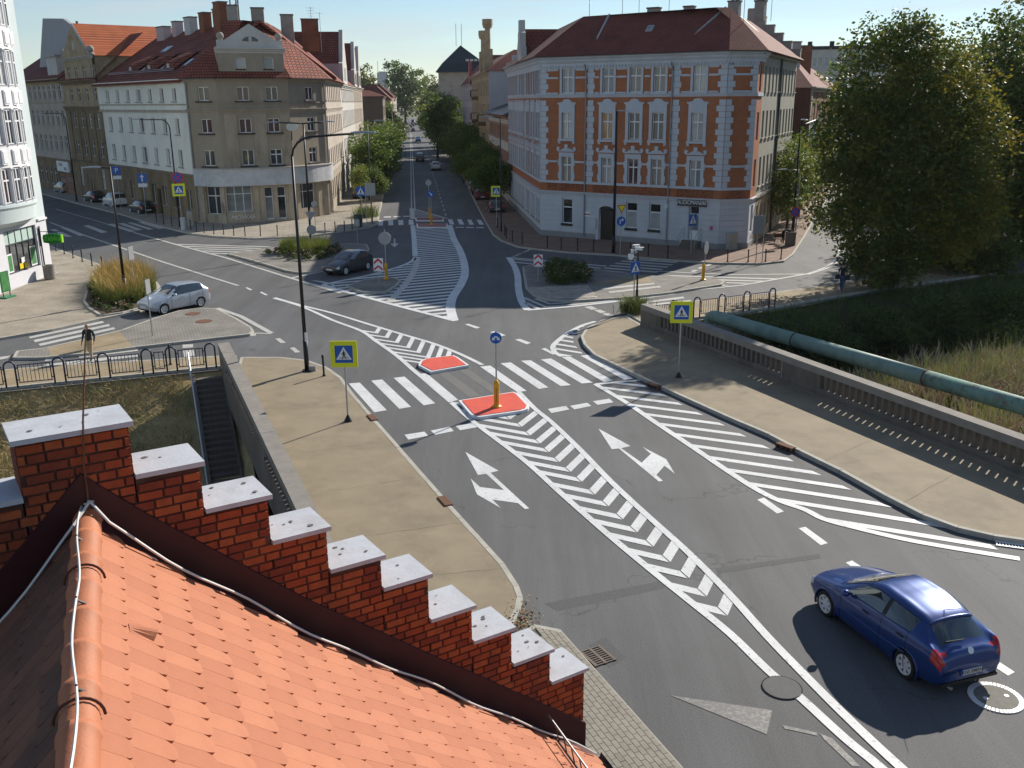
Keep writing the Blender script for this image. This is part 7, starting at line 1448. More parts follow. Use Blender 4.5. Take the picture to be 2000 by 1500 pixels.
lamp('black lamp with short flat head standing in the golden grass', (247, 588), 7.9, [(-1.0, -.35, .0, 0)], r=.09)
lamp('black curved-arm lamp before the cream house', (352, 443), 9.2, [(-3.6, 1.2, .0, .9)], r=.09)
lamp('black curved-arm lamp further left along the side street', (150, 393), 9.6, [(-3.6, 1.5, 0, .9)], r=.09)
lamp('black lamp with two level arms at the middle flower island', (609, 490), 9.9, [(2.0, .3, .05, 0), (-2.4, -.3, .05, 0)], r=.10)
lamp('tall slim black mast in front of the brick house door', (1198, 494), 10.6, [(.5, -.4, .03, 0)], r=.12)
lamp('dark lamp by the right street with short raised arm', (1546, 476), 9.0, [(2.0, 1.6, .3, .6), (.4, .4, .8, 0)], r=.10)
lamp('small curved lamp among the young trees on the right pavement', (1553, 462), 5.2, [(-1.6, -.2, 0, .6)], r=.05, mat=GALV)
for i, (x, y, h) in enumerate(((979, 452, 10), (727, 436, 9.6), (770, 330, 9.6), (908, 318, 9.6))): lamp(('slim dark lamp mast at the far right crossing', 'thin green-grey lamp mast in the left trees', 'thin lamp mast further down the left trees', 'thin lamp mast in the right trees')[i], (x, y), h, [(1.2 if x < 850 else -1.2, 0, .1, 0)], r=.07, mat=M('mast_green', (.03, .045, .035), .5, 0))
p = G(1243, 606, .12); t = thing('camera_pole', 'black pole carrying white surveillance cameras near the parapet end', 'camera pole', (p.x, p.y, .12)); MB().tube([(0, 0, 0), (0, 0, 1.2)], .075, 8).tube([(0, 0, 1.2), (0, 0, 3.6)], .05, 8).build('pole', BLACKM, t)
for dx, dy, z, rz in ((-.28, -.1, 3.35, .2), (.02, -.15, 3.5, 1.2), (-.1, .12, 3.6, -.9)): c = MB().box(-.09, .09, -.2, .2, -.07, .08).box(-.1, .1, -.26, .2, .08, .095).build('camera', WH, t, (dx, dy, z), rz); MB().tube([(0, -.21, 0), (0, -.2, 0)], .055, 10).build('lens', BLK, c)
MB().lathe([(.15, 3.2), (.16, 3.05), (.13, 2.95), (.06, 2.88), (0, 2.86)], -.42, -.12, 14).tube([(0, 0, 3.3), (-.42, -.12, 3.3), (-.42, -.12, 3.15)], .03, 6).build('dome_camera', WH, t)
def bin_(label, px, r, h, mat, z0=.13): p = G(*px, z0); t = thing('litter_bin', label, 'bin', (p.x, p.y, z0)); MB().lathe([(r * .92, 0), (r, .05), (r * 1.02, h * .9), (r * 1.08, h * .93), (r * 1.08, h), (r * .8, h), (r * .78, h * .6)], n=18).build('body', mat, t, smooth=False); MB().lathe([(r * .78, h * .62), (0, h * .62)], n=18).build('liner', DARK, t); return t
bin_('round exposed-concrete litter bin at the white shop corner', (98, 545), .36, .95, CONCTOP); bin_('tall pale grey cylinder bin by the left crossing sign', (359, 449), .24, 1.15, M('bin_pale', (.42, .46, .48), .6, .1)); bin_('dark green square-looking bin at the left far crossing', (700, 443), .38, 1.15, M('bin_dark', (.05, .065, .06), .6, .1)); bin_('grey concrete bin by the right street lamp', (1543, 479), .42, 1.1, CONC)
for lab, x, y, w in (('grey service cabinet beside the left crossing sign', 372, 441, .5), ('yellow box at the brown house wall', 198, 389, .5)): p = G(x, y, .13); MBx = MB().box(-w / 2, w / 2, -.2, .2, 0, 1.3).box(-w / 2 - .03, w / 2 + .03, -.23, .23, 1.3, 1.36); t = thing('service_cabinet', lab, 'cabinet', (p.x, p.y, .13), .4); MBx.build('body', M('cab_' + lab[:4], (.55, .35, .03) if 'yellow' in lab else (.33, .34, .34), .6, .1), t); MB().box(-w / 2 + .04, w / 2 - .04, -.215, -.2, .1, 1.2).build('door', CHG if 'grey' in lab else YELLOWP, t)
# ================================================================= cars
TYRE = M('tyre_rubber', (.014, .014, .015), .8, .1, 8); RIM = M('wheel_alloy', (.62, .63, .64), .4, .05, 5, metal=.0); TRIM = M('black_trim', (.015, .015, .017), .6, .05)
CGLASS = M('car_glass', (.018, .026, .026), .04, .5, 1.6, spec=.7, coat=.6); TAIL = M('tail_light', (.42, .008, .01), .15, .1, 9, spec=.6, coat=.5); CGLASS.node_tree.nodes['Principled BSDF'].inputs['IOR'].default_value = 1.8; HEAD = M('head_light', (.55, .57, .58), .12, .2, 9, spec=.7, coat=.5); PLATE = M('plate_white', (.62, .63, .62), .5, 0); AMB = M('indicator_amber', (.6, .22, .02), .2, 0, coat=.5)
def paintm(n, c, metal=.35): return M('car_paint_' + n, c, .34, .04, 2, metal=metal * .8, spec=.5, coat=.8)
#          x     zb   ws   wb  zbelt  wt   zt        station by station from the nose, for a car 4.2 long and 1.43 high
HATCH = [(0, .34, .50, .56, .52, .42, .60), (.10, .24, .70, .73, .62, .58, .70), (.5, .20, .82, .82, .74, .64, .83), (1.0, .19, .85, .855, .86, .68, .95), (1.12, .19, .855, .86, .88, .67, .99), (1.95, .19, .86, .865, .93, .57, 1.385), (2.6, .19, .86, .87, .95, .585, 1.435), (3.25, .19, .86, .865, .98, .57, 1.41), (3.72, .20, .85, .845, 1.01, .53, 1.33), (4.03, .24, .80, .80, .98, .60, .985), (4.15, .28, .74, .75, .82, .58, .86), (4.2, .36, .64, .68, .66, .5, .70)]
LEON = HATCH[:7] + [(3.1, .19, .86, .865, .98, .565, 1.395), (3.5, .20, .85, .845, 1.0, .53, 1.30), (3.96, .24, .805, .805, .98, .60, 1.0), (4.13, .28, .75, .76, .84, .60, .90), (4.2, .36, .66, .69, .66, .52, .70)]
SEDAN = [s for s in HATCH[:7]] + [(3.1, .19, .86, .865, .97, .56, 1.38), (3.45, .20, .85, .85, .98, .53, 1.26), (3.85, .24, .81, .81, .97, .62, 1.0), (4.14, .28, .74, .75, .9, .6, .93), (4.2, .36, .64, .68, .66, .5, .72)]
ESTATE = [s for s in HATCH[:7]] + [(3.4, .19, .86, .865, .98, .585, 1.42), (3.92, .20, .85, .845, 1.01, .56, 1.36), (4.10, .24, .81, .81, .98, .62, 1.0), (4.17, .28, .75, .76, .82, .60, .86), (4.2, .36, .66, .69, .66, .52, .72)]
SUV = [(x, zb + .08, ws, wb, zl * 1.08, wt * 1.06, zt * (1.16 if zt > 1.1 else 1.1)) for x, zb, ws, wb, zl, wt, zt in ESTATE]
VAN = [(0, .34, .6, .66, .6, .5, .8), (.12, .26, .76, .8, .8, .62, .95), (.45, .22, .85, .86, 1.0, .66, 1.08), (.7, .2, .87, .88, 1.06, .7, 1.16), (.85, .2, .87, .88, 1.08, .7, 1.22), (1.5, .2, .88, .89, 1.12, .72, 1.82), (2.4, .2, .88, .89, 1.14, .74, 1.9), (3.4, .2, .88, .89, 1.14, .73, 1.88), (4.05, .22, .87, .88, 1.14, .71, 1.84), (4.15, .26, .84, .85, 1.1, .74, 1.1), (4.18, .3, .8, .81, .9, .7, .95), (4.2, .36, .7, .75, .7, .6, .75)]
def cr(P, t):
    i = min(int(t), len(P) - 2); f = t - i; a, b, c, d = P[max(i - 1, 0)], P[i], P[i + 1], P[min(i + 2, len(P) - 1)]
    return .5 * ((2 * b) + (c - a) * f + (2 * a - 5 * b + 4 * c - d) * f * f + (3 * b - a - 3 * c + d) * f ** 3)
def car(label, x, y, heading, spec, paint, L=4.2, Wd=1.74, H=1.43, lod=2, group=None, plate='', name='parked_car', wb=(.80, 3.36), cat='car', wr=.31, brake=False, rack=False):
    t = thing(name, label, cat, (x, y, .0), heading, group); sx, sy, sz = L / 4.2, Wd / 1.74, H / 1.43; ku, kv = ((3, 2), (5, 3), (10, 6))[lod]
    S = np.array(spec, float); ns = len(S); nu = (ns - 1) * ku; ring = []
    for s in S:
        X, zb, ws, wbt, zl, wt, zt = s; zm = zb + (zl - zb) * .52
        ring.append([(X, 0, zb), (X, ws * .86, zb), (X, ws, zb + .13), (X, wbt * 1.012, zm), (X, wbt * .965, zl), (X, wt, zt - .055), (X, wt * .58, zt), (X, 0, zt + .015)])
    ring = np.array(ring); U = np.linspace(0, ns - 1, nu + 1); Vv = np.linspace(0, 7, 7 * kv + 1); grid = np.array([[cr(np.array([cr(ring[:, k], u) for k in range(8)]), v) for v in Vv] for u in U]) if lod > 0 else np.array([[cr(np.array([cr(ring[:, k], u) for k in range(8)]), v) for v in Vv] for u in U])
    grid[:, :, 0] = (2.1 - grid[:, :, 0]) * sx; grid[:, :, 1] *= sy; grid[:, :, 2] *= sz
    wx = [(2.1 - w) * sx for w in wb]; ra = wr * 1.17; parts = {}
    van = spec is VAN
    def kind(u, v, c):
        for w in wx:
            if v < 4 and c[1] > .45 * Wd * .9 and math.hypot(c[0] - w, c[2] - wr) < ra: return None
        if v < 1.25: return 'underbody'
        if 4.1 < u < 4.97 and v > 5.13: return 'windscreen'
        if 8.05 < u < 8.93 and v > 5.12: return 'rear_window'
        if 4.14 < v < 4.86:
            if 4.42 < u < 5.93 and v < 4.14 + (u - 4.3) * 1.4: return 'side_window'
            if 6.07 < u < 7.75 and not van: return 'side_window'
        if 4.14 < v < 4.86 and 5.9 < u < 6.1: return 'door_pillar'
        if .5 < u < 1.45 and 3.3 < v < 4.3: return 'headlight'
        if 9.0 < u < 10.6 and 3.4 < v < 4.6 or 9.15 < u < 9.8 and 4.6 <= v < 5.3: return 'tail_light'
        if u < .6 and 2.2 < v < 3.2 or u < .25 and v > 4.6: return 'grille'
        return 'body'
    for i in range(nu):
        for j in range(7 * kv):
            q = (grid[i, j], grid[i + 1, j], grid[i + 1, j + 1], grid[i, j + 1]); c = sum(q) / 4; k = kind((U[i] + U[i + 1]) / 2, (Vv[j] + Vv[j + 1]) / 2, c)
            if k is None: continue
            for sg in (1, -1):
                kk = k + ('' if sg > 0 or k in ('body', 'windscreen', 'rear_window', 'underbody', 'grille') else '~'); b = parts.setdefault(kk, MB()); P = [(p[0], p[1] * sg, p[2]) for p in q]; P = P if sg < 0 else P[::-1]; b.quad(*P)
    for e, o in ((0, 1), (-1, 0)):
        b = parts['body']; P = [tuple(p) for p in grid[e]] + [(p[0], -p[1], p[2]) for p in grid[e][::-1]]; b.add(P, [tuple(range(len(P)))[::(-1 if o else 1)]])
    mats = dict(body=paint, underbody=TRIM, windscreen=CGLASS, rear_window=CGLASS, side_window=CGLASS, headlight=HEAD, tail_light=TAIL, grille=TRIM, door_pillar=TRIM)
    for k, b in parts.items():
        k = k.rstrip('~'); me = b.mesh(k, mats[k], True); bm = bmesh.new(); bm.from_mesh(me); bmesh.ops.remove_doubles(bm, verts=bm.verts, dist=.0015); bmesh.ops.recalc_face_normals(bm, faces=bm.faces) if k == 'body' else None; bm.to_mesh(me); bm.free(); O(k, me, t)
    hw = Wd / 2; n = 20 if lod == 2 else 12
    ty = MB().lathe([(wr * .66, -.06), (wr * .66, -.1), (wr * .9, -.105), (wr, -.08), (wr, .08), (wr * .9, .105), (wr * .66, .1), (wr * .66, .035)], n=n).mesh('tyre', TYRE, True); rim = MB()
    if lod:
        rim.lathe([(wr * .68, .08), (wr * .64, .085), (wr * .62, .05), (0, .045)], n=n, mi=1, caps=False).lathe([(wr * .15, .03), (wr * .15, .085), (0, .09)], n=10); ns_ = 7
        for k in range(ns_): a = 2 * math.pi * k / ns_; d, e = Vector((math.cos(a), math.sin(a), 0)), Vector((-math.sin(a), math.cos(a), 0)); rim.obox(d * wr * .38 + Vector((0, 0, .068)), d * wr * .26, e * wr * .12, Vector((0, 0, .014)))
        rim.lathe([(wr * .72, .09), (wr * .70, .102), (wr * .58, .095), (wr * .58, .06)], n=n, caps=False)
    else: rim.lathe([(wr * .66, .08), (0, .07)], n=n)
    rim = rim.mesh('rim', [RIM, TRIM])
    for w in wx:
        for sg in (1, -1):
            o = O('wheel', ty, t, (w, sg * (hw - .115), wr)); o.rotation_euler = (rad(-90) * sg, 0, 0); O('rim', rim, o)
            MB().tube([(w, sg * (hw - .35), wr), (w, sg * (hw - .24), wr)], ra * 1.04, n).build('wheel_well', DARK, t)
            if lod: MB().tube([(w + ra * math.cos(a), sg * (hw - .03), wr + ra * math.sin(a)) for a in [math.pi * (-.12 + 1.24 * k / 16) for k in range(17)]], .028, 6).build('wheel_arch', paint, t, smooth=True)
    def gp(u, v): p = cr(np.array([cr(ring[:, k], u) for k in range(8)]), v); return np.array([(2.1 - p[0]) * sx, p[1] * sy, p[2] * sz])
    if lod:
        for sg in (1, -1):
            p = gp(4.55, 4.15); MB().ball((p[0], sg * (p[1] + .13), p[2] + .04), .10, 10, sz=.75).tube([(p[0], sg * (p[1] - .02), p[2]), (p[0], sg * (p[1] + .1), p[2] + .02)], .03, 6).build('wing_mirror', paint, t, smooth=True)
            for u in (5.25, 7.15) if not van else (5.4,): p = gp(u, 3.72); MB().tube([(p[0] - .09, sg * (p[1] + .012), p[2]), (p[0] + .09, sg * (p[1] + .012), p[2] + .005)], .018, 6).build('door_handle', TRIM if lod == 2 else paint, t)
            for u in (4.3, 6.0, 7.6): MB().tube([tuple(gp(u, v) * np.array([1, sg, 1]) + np.array([0, .001 * sg, 0])) for v in np.linspace(1.6, 4.05, 9)], .006, 4).build('door_seam', DARK, t)
            if lod == 2:
                MB().tube([tuple(gp(u, 2.9) * np.array([1, sg, 1]) + np.array([0, .004 * sg, 0])) for u in np.linspace(4.2, 7.6, 12)], .016, 5).build('side_moulding', paint, t)
                for v0, u0, u1 in ((4.12, 4.4, 7.7), (4.88, 4.9, 7.75)): MB().tube([tuple(gp(u, v0) * np.array([1, sg, 1]) + np.array([0, .002 * sg, 0])) for u in np.linspace(u0, u1, 14)], .009, 4).build('window_seal', DARK, t)
                MB().tube([tuple(gp(u, 5.02) * np.array([1, sg, 1])) for u in np.linspace(4.15, 4.95, 8)], .016, 5).build('pillar_trim', paint, t)
        zr, zf = .62 * sz, .42 * sz
        if plate is not None:
            pr = MB().box(-.26, .26, -.012, .012, -.055, .055, 0).box(-.26, -.215, -.014, .013, -.056, .056, 1).build('number_plate', [PLATE, BLUE], t, (-L / 2 - .012 if spec is not VAN else -L / 2 - .02, 0, .50 * sz), rad(-90))
            if plate: text('lettering', plate, .115, BLK, pr, (.02, -.016, 0), depth=.002, sx=.92)
            MB().box(-.26, .26, -.012, .012, -.055, .055).build('number_plate', PLATE, t, (L / 2 + .012, 0, .44 * sz), rad(90))
    if lod == 2:
        a, b_ = gp(8.02, 5.3), gp(8.02, 7); MB().tube([tuple(gp(8.0, v) * np.array([1, sg, 1]) + np.array([-.04, 0, .0])) for sg, R in ((1, np.linspace(5.1, 7, 7)), (-1, np.linspace(6.7, 5.1, 6))) for v in R], .035, 6).build('roof_spoiler', paint, t, smooth=True)
        MB().tube([tuple(gp(8.1, 6.99)), tuple(gp(7.7, 6.99) + np.array([-.25, 0, .2]))][0:1] + [tuple(gp(7.6, 6.99)), tuple(gp(7.6, 6.99) + np.array([-.42, 0, .26]))], [.01, .01, .004], 5).build('antenna', BLACKM, t)
        p = gp(8.93, 6.9); MB().tube([tuple(p + np.array([-.02, 0, .03])), tuple(gp(8.82, 5.7) + np.array([-.02, 0, .03]))], .012, 5).build('rear_wiper', BLACKM, t)
        p = gp(4.12, 6.6); MB().tube([tuple(p + np.array([0, .3, .02])), tuple(gp(4.25, 5.6) + np.array([0, 0, .02]))], .007, 5).tube([tuple(p + np.array([0, -.25, .02])), tuple(gp(4.25, 6.9) * np.array([1, -1, 1]) + np.array([0, .1, .02]))], .007, 5).build('front_wiper', BLACKM, t)
        p = gp(9.8, 7); MB().disc((p[0] - .02, 0, p[2] - .03), (-1, 0, .5), .07, 16, t=.02).build('badge', M('badge_silver', (.6, .6, .6), .25, .0, metal=.6), t); MB().ball((p[0] - .02, .28, p[2] - .17), .035, 8).build('sticker', M('sticker_gold', (.5, .33, .1), .5, 0), t)
        for zz, u in ((.30, 0),): MB().box(-L / 2 - .01, -L / 2 + .2, -hw * .78, hw * .78, .27, .34).build('bumper_lip', TRIM, t)
        MB().tube([(-L / 2 + .25, .45, .2), (-L / 2 - .02, .45, .2)], .035, 8).build('exhaust', GALV, t)
    if brake: MB().box(-L / 2 + .22, -L / 2 + .26, -.12, .12, H * .9, H * .94).build('brake_light', M('brake_glow', (.7, .02, .01), .4, 0), t)
    if rack:
        for sg in (1, -1): MB().tube([tuple(gp(u, 5.3) * np.array([1, sg, 1]) + np.array([0, 0, .05])) for u in np.linspace(5.1, 8, 6)], .022, 5).build('roof_rail', GALV, t)
    return t
def between(a, b): return math.atan2((b - a).y, (b - a).x)
P_BLUE, P_SIL, P_GRY, P_BLK, P_WHT, P_RED, P_DRED, P_BG = paintm('blue', (.008, .042, .19), .5), paintm('silver', (.42, .46, .52), .55), paintm('dark_grey', (.055, .052, .06), .55), paintm('black', (.008, .009, .011), .1), paintm('white', (.62, .63, .63), 0), paintm('red', (.30, .012, .015), .1), paintm('dark_red', (.11, .008, .012), .2), paintm('greige', (.30, .28, .25), .5)
fw_, rw_ = G(1622, 1203).xy, G(1779, 1326).xy; hd = between(rw_, fw_); nrm = Vector((-math.sin(hd), math.cos(hd))); fwd = Vector((math.cos(hd), math.sin(hd))); mid = (fw_ + rw_) / 2 - nrm * .74 + fwd * .06
car('deep blue five-door hatchback driving toward the junction, nearest the camera', mid.x, mid.y, hd, LEON, P_BLUE, 4.28, 1.80, 1.46, 2, plate='KNS 0985N', name='blue_hatchback')
a, b = G(392, 599).xy, G(320, 614).xy; hd = between(a, b); nrm = Vector((-math.sin(hd), math.cos(hd))); mid = (a + b) / 2 - nrm * .72
car('silver hatchback turning past the golden grass bed', mid.x, mid.y, hd, HATCH, P_SIL, 4.05, 1.74, 1.50, 1, name='silver_hatchback', plate='')
a, b = G(713, 528).xy, G(678, 536.5).xy; hd = between(a, b); nrm = Vector((-math.sin(hd), math.cos(hd))); mid = (a + b) / 2 - nrm * .70
car('dark grey hatchback waiting beside the middle flower island', mid.x, mid.y, hd, HATCH, P_GRY, 4.0, 1.70, 1.45, 1, name='dark_grey_hatchback', plate='')
hs = math.atan2(ds.y, ds.x)
for lab, x, y, sp, pt, n, l, w, h, br, fl in (('dark suv with red brake lights going away on the far street', 819, 316, SUV, P_BLK, 'dark_suv', 4.4, 1.82, 1.45, True, 0), ('white hatchback driving away in the right lane of the far street', 850, 333, HATCH, P_WHT, 'white_hatchback', 4.2, 1.78, 1.5, False, 0), ('dark blue car coming nearer on the far street', 816, 277, HATCH, P_BLUE, 'blue_car', 4.2, 1.76, 1.45, False, 1),
    ('dark car with lit tail lights beyond the blue one on the far street', 806, 257, SEDAN, P_DRED, 'dark_car', 4.3, 1.76, 1.4, True, 0), ('small dark blue car far up the right lane', 824, 254, HATCH, P_BLUE, 'dark_car', 4.2, 1.76, 1.45, False, 0), ('dark van far up the left lane', 806, 243, VAN, P_BLK, 'dark_van', 4.6, 1.9, 1.9, False, 1), ('red car farthest up the street', 812, 225, HATCH, P_RED, 'red_car', 4.2, 1.76, 1.45, False, 0)):
    p = G(x, y); car(lab, p.x, p.y + 1.5, hs + math.pi * fl, sp, pt, l, w, h, 1 if y > 300 else 0, brake=br, name=n, group='cars on the far street')
hw_ = math.atan2(wd.y, wd.x)
for lab, x, y, sp, pt, n, l, w, h, rk in (('dark van parked farthest along the left street', 100, 365, VAN, P_BLK, 'parked_van', 4.9, 1.95, 1.95, False), ('beige estate car with roof rails parked on the left street', 121, 377, ESTATE, P_BG, 'parked_car', 4.6, 1.78, 1.5, True), ('black saloon parked on the left street between beige estate and white car', 181, 396, SEDAN, P_BLK, 'parked_car', 4.4, 1.78, 1.42, False), ('white crossover with dark wheel arches parked on the left street', 220, 405, SUV, P_WHT, 'parked_car', 4.3, 1.82, 1.45, False), ('black hatchback parked nearest the zebra on the left street', 273, 418, HATCH, P_BLK, 'parked_car', 4.2, 1.76, 1.46, False)):
    p = G(x, y); car(lab, p.x, p.y + .8, hw_, sp, pt, l, w, h, 1, name=n, group='cars parked along the left street', rack=rk, plate='')
KR0 = G(946, 430).xy; dcol = (P_GRY, P_DRED, P_BLK, P_WHT, P_SIL, P_GRY, P_BLK, P_SIL, P_RED, P_GRY, P_WHT, P_BLK); dn = ('grey', 'dark red', 'black', 'white', 'silver', 'grey', 'black', 'silver', 'red', 'grey', 'white', 'black')
for i in range(9):
    p = KR0 + ds * (7.5 + i * 6.4 + (i > 0) * 7) + Vector((1.2 + (.6 if i == 0 else 0), 0)); car('%s car parked under the right street trees, %s from the crossing' % (dn[i], ORD[i]), p.x, p.y, hs, (HATCH, ESTATE, SUV)[i % 3], dcol[i], 4.2, 1.76, 1.45, 0 if i > 4 else 1, group='cars parked under the right street trees', plate='')
for i in range(3):
    p = KL + ds * (16 + i * 8.5) + Vector((-2.9, 0)); car('%s car parked in the left street trees, %s from the crossing' % (dn[(i * 5 + 2) % 12], ORD[i]), p.x, p.y, hs, (HATCH, SUV)[i % 2], dcol[(i * 5 + 2) % 12], 4.2, 1.76, 1.45, 0, group='cars parked in the left street trees')
for i in range(9):
    p = q0 + ds * (300 + 13 * i) + Vector((-6 + (i * 5) % 9, 0)); car('tiny %s car far off at the street end, %s in the queue' % (dn[(i * 7) % 12], ORD[i]), p.x, p.y, hs, HATCH, dcol[(i * 7) % 12], lod=0, group='cars at the far end of the street')
# ================================================================= people
SKIN = M('skin', (.42, .24, .16), .6, .05, 5); HAIR = M('dark_hair', (.02, .015, .012), .7, .1, 20)
def person(label, x, y, az, J, top, bottom, shoes=BLACKM, hair=None, sleeve=.9, z=.0, extra=None):
    """one skinned body from joints J (facing +y), coloured by where skin and clothes lie"""
    t = thing('person', label, 'person', (x, y, z), az); V, E, Rr = [], [], []
    def add(p, r, par=None):
        V.append(p); Rr.append(r); i = len(V) - 1
        if par is not None: E.append((par, i))
        return i
    pel = add(J['pelvis'], (.155, .115)); sp1 = add(J['waist'], (.140, .105), pel); ch_ = add(J['chest'], (.165, .12), sp1); nb = add(J['neckb'], (.085, .075), ch_); nk = add(J['neck'], (.052, .055), nb); h1 = add(J['head1'], (.075, .09), nk); h2 = add(J['head2'], (.082, .10), h1); add(J['head3'], (.058, .07), h2); lab_ = {}
    hands = []
    for s in ('L', 'R'):
        sh = add(J['sh' + s], (.075, .075), nb); el = add(J['el' + s], (.05, .05), sh); wr_ = add(J['wr' + s], (.034, .03), el); w, e = Vector(J['wr' + s]), Vector(J['el' + s]); d = (w - e).normalized(); sdv = d.cross(Vector((1, 0, .1))).normalized(); pm = add(tuple(w + d * .07), (.042, .02), wr_); hands.append(w)
        for k, (off, ln) in enumerate(((-.03, .085), (-.01, .10), (.01, .095), (.03, .075))): a1 = add(tuple(w + d * .11 + sdv * off), (.0095, .0095), pm); add(tuple(w + d * (.11 + ln * .6) + sdv * off * 1.1 + Vector((0, .015, 0))), (.008, .008), a1)
        th = add(tuple(w + d * .04 - sdv * .045), (.011, .011), pm); add(tuple(w + d * .085 - sdv * .06), (.009, .009), th)
        hp = add(J['hip' + s], (.10, .10), pel); kn = add(J['kn' + s], (.066, .07), hp); an = add(J['an' + s], (.046, .05), kn); k_, a_ = Vector(J['kn' + s]), Vector(J['an' + s]); f = Vector(J.get('toe' + s, (a_.x, a_.y + .17, .045))); add(tuple(f), (.045, .035), an)
    me = bpy.data.meshes.new('body'); me.from_pydata(V, E, []); ob = bpy.data.objects.new('tmp', me); COL.objects.link(ob); ob.modifiers.new('s', 'SKIN'); sm = ob.modifiers.new('u', 'SUBSURF'); sm.levels = 2; sm.render_levels = 2
    for i, r in enumerate(Rr): me.skin_vertices[0].data[i].radius = r
    me.skin_vertices[0].data[0].use_root = True
    m2 = bpy.data.meshes.new_from_object(ob.evaluated_get(bpy.context.evaluated_depsgraph_get())); bpy.data.objects.remove(ob); m2.name = 'body'; m2.materials.clear()
    for m in (SKIN, top, bottom, shoes): m2.materials.append(m)
    segs = [(E_, ) for E_ in E]; hp_z = J['pelvis'][2]; VV = [Vector(v) for v in V]
    def near(c):
        best = min(((c - geometry.intersect_point_line(c, VV[a], VV[b])[0].lerp(VV[a], 0)).length if 0 <= geometry.intersect_point_line(c, VV[a], VV[b])[1] <= 1 else min((c - VV[a]).length, (c - VV[b]).length), a, b) for a, b in E); return best[1], best[2]
    arm = {}; 
    for p in m2.polygons:
        a, b = near(p.center); p.use_smooth = True
        if b in (nk, h1, h2, h2 + 1): p.material_index = 0
        elif b in (sp1, ch_, nb): p.material_index = 1
        else:
            base = 8 if b < 8 + (len(V) - 8) // 2 else 8 + (len(V) - 8) // 2; k = b - base
            if k == 0: p.material_index = 1
            elif k == 1: p.material_index = 1 if (p.center - VV[base]).length < sleeve * .33 else 0
            elif k == 2: p.material_index = 1 if sleeve > .85 else 0
            elif k <= 13: p.material_index = 0
            elif k <= 16: p.material_index = 2 if p.center.z > VV[b].z - .02 or k < 16 else 3
            else: p.material_index = 3
    O('body', m2, t); h = Vector(J['head2'])
    hd_ = (Vector(J['head3']) - Vector(J['head1'])).normalized(); fy = Vector((0, 1, 0)) - hd_ * hd_.y; fy.normalize()
    MB().ball(tuple(h + fy * .098 - hd_ * .03), .016, 6).build('nose', SKIN, t); MB().ball(tuple(h + fy * .085 + Vector((.032, 0, 0)) + hd_ * .005), .010, 6).ball(tuple(h + fy * .085 - Vector((.032, 0, 0)) + hd_ * .005), .010, 6).build('eyes', BLK, t); MB().tube([tuple(h + fy * .086 - hd_ * .075 + Vector((dx, 0, 0))) for dx in (-.025, 0, .025)], .006, 5).build('mouth', M('lips', (.25, .09, .08), .6, 0), t)
    for s in (1, -1): MB().ball(tuple(h + Vector((s * .083, 0, 0)) - hd_ * .02), .022, 6).build('ear', SKIN, t)
    if hair: MB().ball(tuple(h + hd_ * .035 - fy * .018), .098, 12, sz=.95).build('hair', hair, t, smooth=True)
    if extra: extra(t)
    return t
WALK = dict(pelvis=(0, 0, .93), waist=(0, .01, 1.08), chest=(0, .02, 1.28), neckb=(0, .01, 1.44), neck=(0, .02, 1.51), head1=(0, .035, 1.57), head2=(0, .04, 1.655), head3=(0, .03, 1.735), shL=(-.19, 0, 1.40), shR=(.19, 0, 1.40), elL=(-.25, -.06, 1.13), elR=(.25, .02, 1.13), wrL=(-.26, .06, .90), wrR=(.26, .16, .91), hipL=(-.09, 0, .88), hipR=(.09, 0, .88), knL=(-.09, .12, .50), knR=(.10, -.03, .49), anL=(-.08, .14, .09), anR=(.11, -.32, .16), toeL=(-.08, .31, .045), toeR=(.12, -.20, .05))
p = G(179, 703); person('bald man in dark green shirt and beige trousers walking on the side zebra', p.x, p.y, rad(178), WALK, M('shirt_dark_green', (.012, .028, .026), .8, .2, 6), M('trousers_beige', (.46, .34, .20), .8, .1, 5), sleeve=.95, z=.0)
J2 = dict(WALK); p = G(1643, 569, .13)
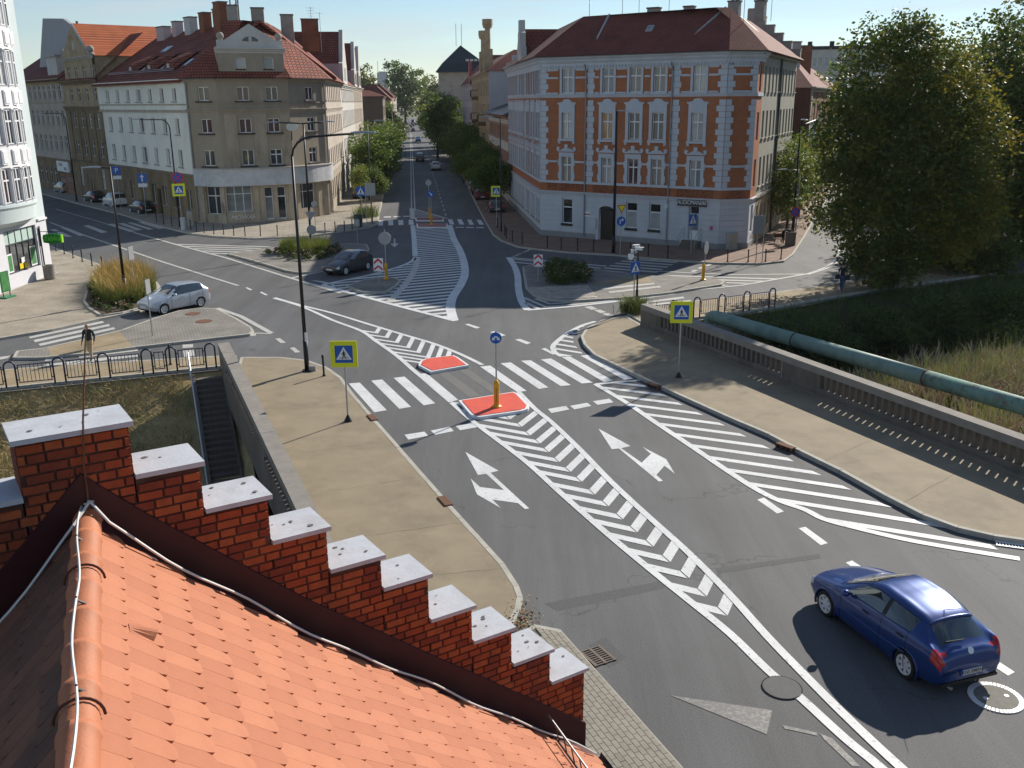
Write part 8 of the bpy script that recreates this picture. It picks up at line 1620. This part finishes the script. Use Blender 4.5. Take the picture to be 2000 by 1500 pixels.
person('man in dark t-shirt and jeans with shoulder bags walking away on the right pavement', p.x, p.y, rad(-35), J2, M('shirt_navy', (.012, .014, .025), .85, .2, 6), M('jeans_blue', (.035, .065, .15), .85, .2, 6), hair=HAIR, sleeve=.6, z=.13, extra=lambda t: [MB().box(-.11, .11, -.12, .12, -.13, .13).box(-.115, .115, -.1, .1, .13, .15).build('bag', BLACKM, t, (s * .30, -.02, .88)) for s in (1, -1)])
J3 = dict(WALK, pelvis=(0, -.1, .90), waist=(0, .02, 1.0), chest=(0, .22, 1.10), neckb=(0, .37, 1.12), neck=(0, .43, 1.11), head1=(0, .48, 1.10), head2=(0, .56, 1.08), head3=(0, .63, 1.06), shL=(-.18, .34, 1.10), shR=(.18, .34, 1.10), elL=(-.22, .45, .85), elR=(.22, .48, .86), wrL=(-.15, .62, .72), wrR=(.15, .64, .74), hipL=(-.09, -.1, .86), hipR=(.09, -.1, .86), knL=(-.1, -.06, .48), knR=(.1, -.02, .48), anL=(-.1, -.12, .09), anR=(.1, -.08, .09), toeL=(-.1, .06, .045), toeR=(.1, .1, .045))
p = G(1530, 476, .13); person('person in dark clothes bending over the concrete bin by the right lamp', p.x, p.y, rad(-80), J3, M('coat_black', (.015, .015, .018), .85, .2, 6), M('trousers_dark', (.02, .02, .024), .85, .2, 6), hair=HAIR, z=.13)
p = G(1519, 474, .13); t = thing('shopping_trolley', 'brown pulled trolley standing behind the bending person', 'trolley', (p.x, p.y, .13), .2); MB().box(-.3, .3, -.2, .2, .45, .8).build('bag', M('bag_brown', (.14, .06, .035), .8, .2, 5), t)
for sx in (-.25, .25): MB().tube([(sx, 0, .45), (sx, 0, .05)], .025, 6).build('leg', BLACKM, t)
# ================================================================= the air
hz = bpy.data.materials.new('haze'); hz.use_nodes = True; hz.node_tree.nodes.clear(); vo_ = hz.node_tree.nodes.new('ShaderNodeVolumePrincipled'); ho = hz.node_tree.nodes.new('ShaderNodeOutputMaterial')
vo_.inputs['Color'].default_value = (.82, .90, 1, 1); vo_.inputs['Density'].default_value = .00007; vo_.inputs['Anisotropy'].default_value = .2; hz.node_tree.links.new(vo_.outputs[0], ho.inputs['Volume'])
h_ = MB().box(-2450, 2450, -1550, 2650, -6, 90).build('haze', hz); struct(h_, 'stuff')
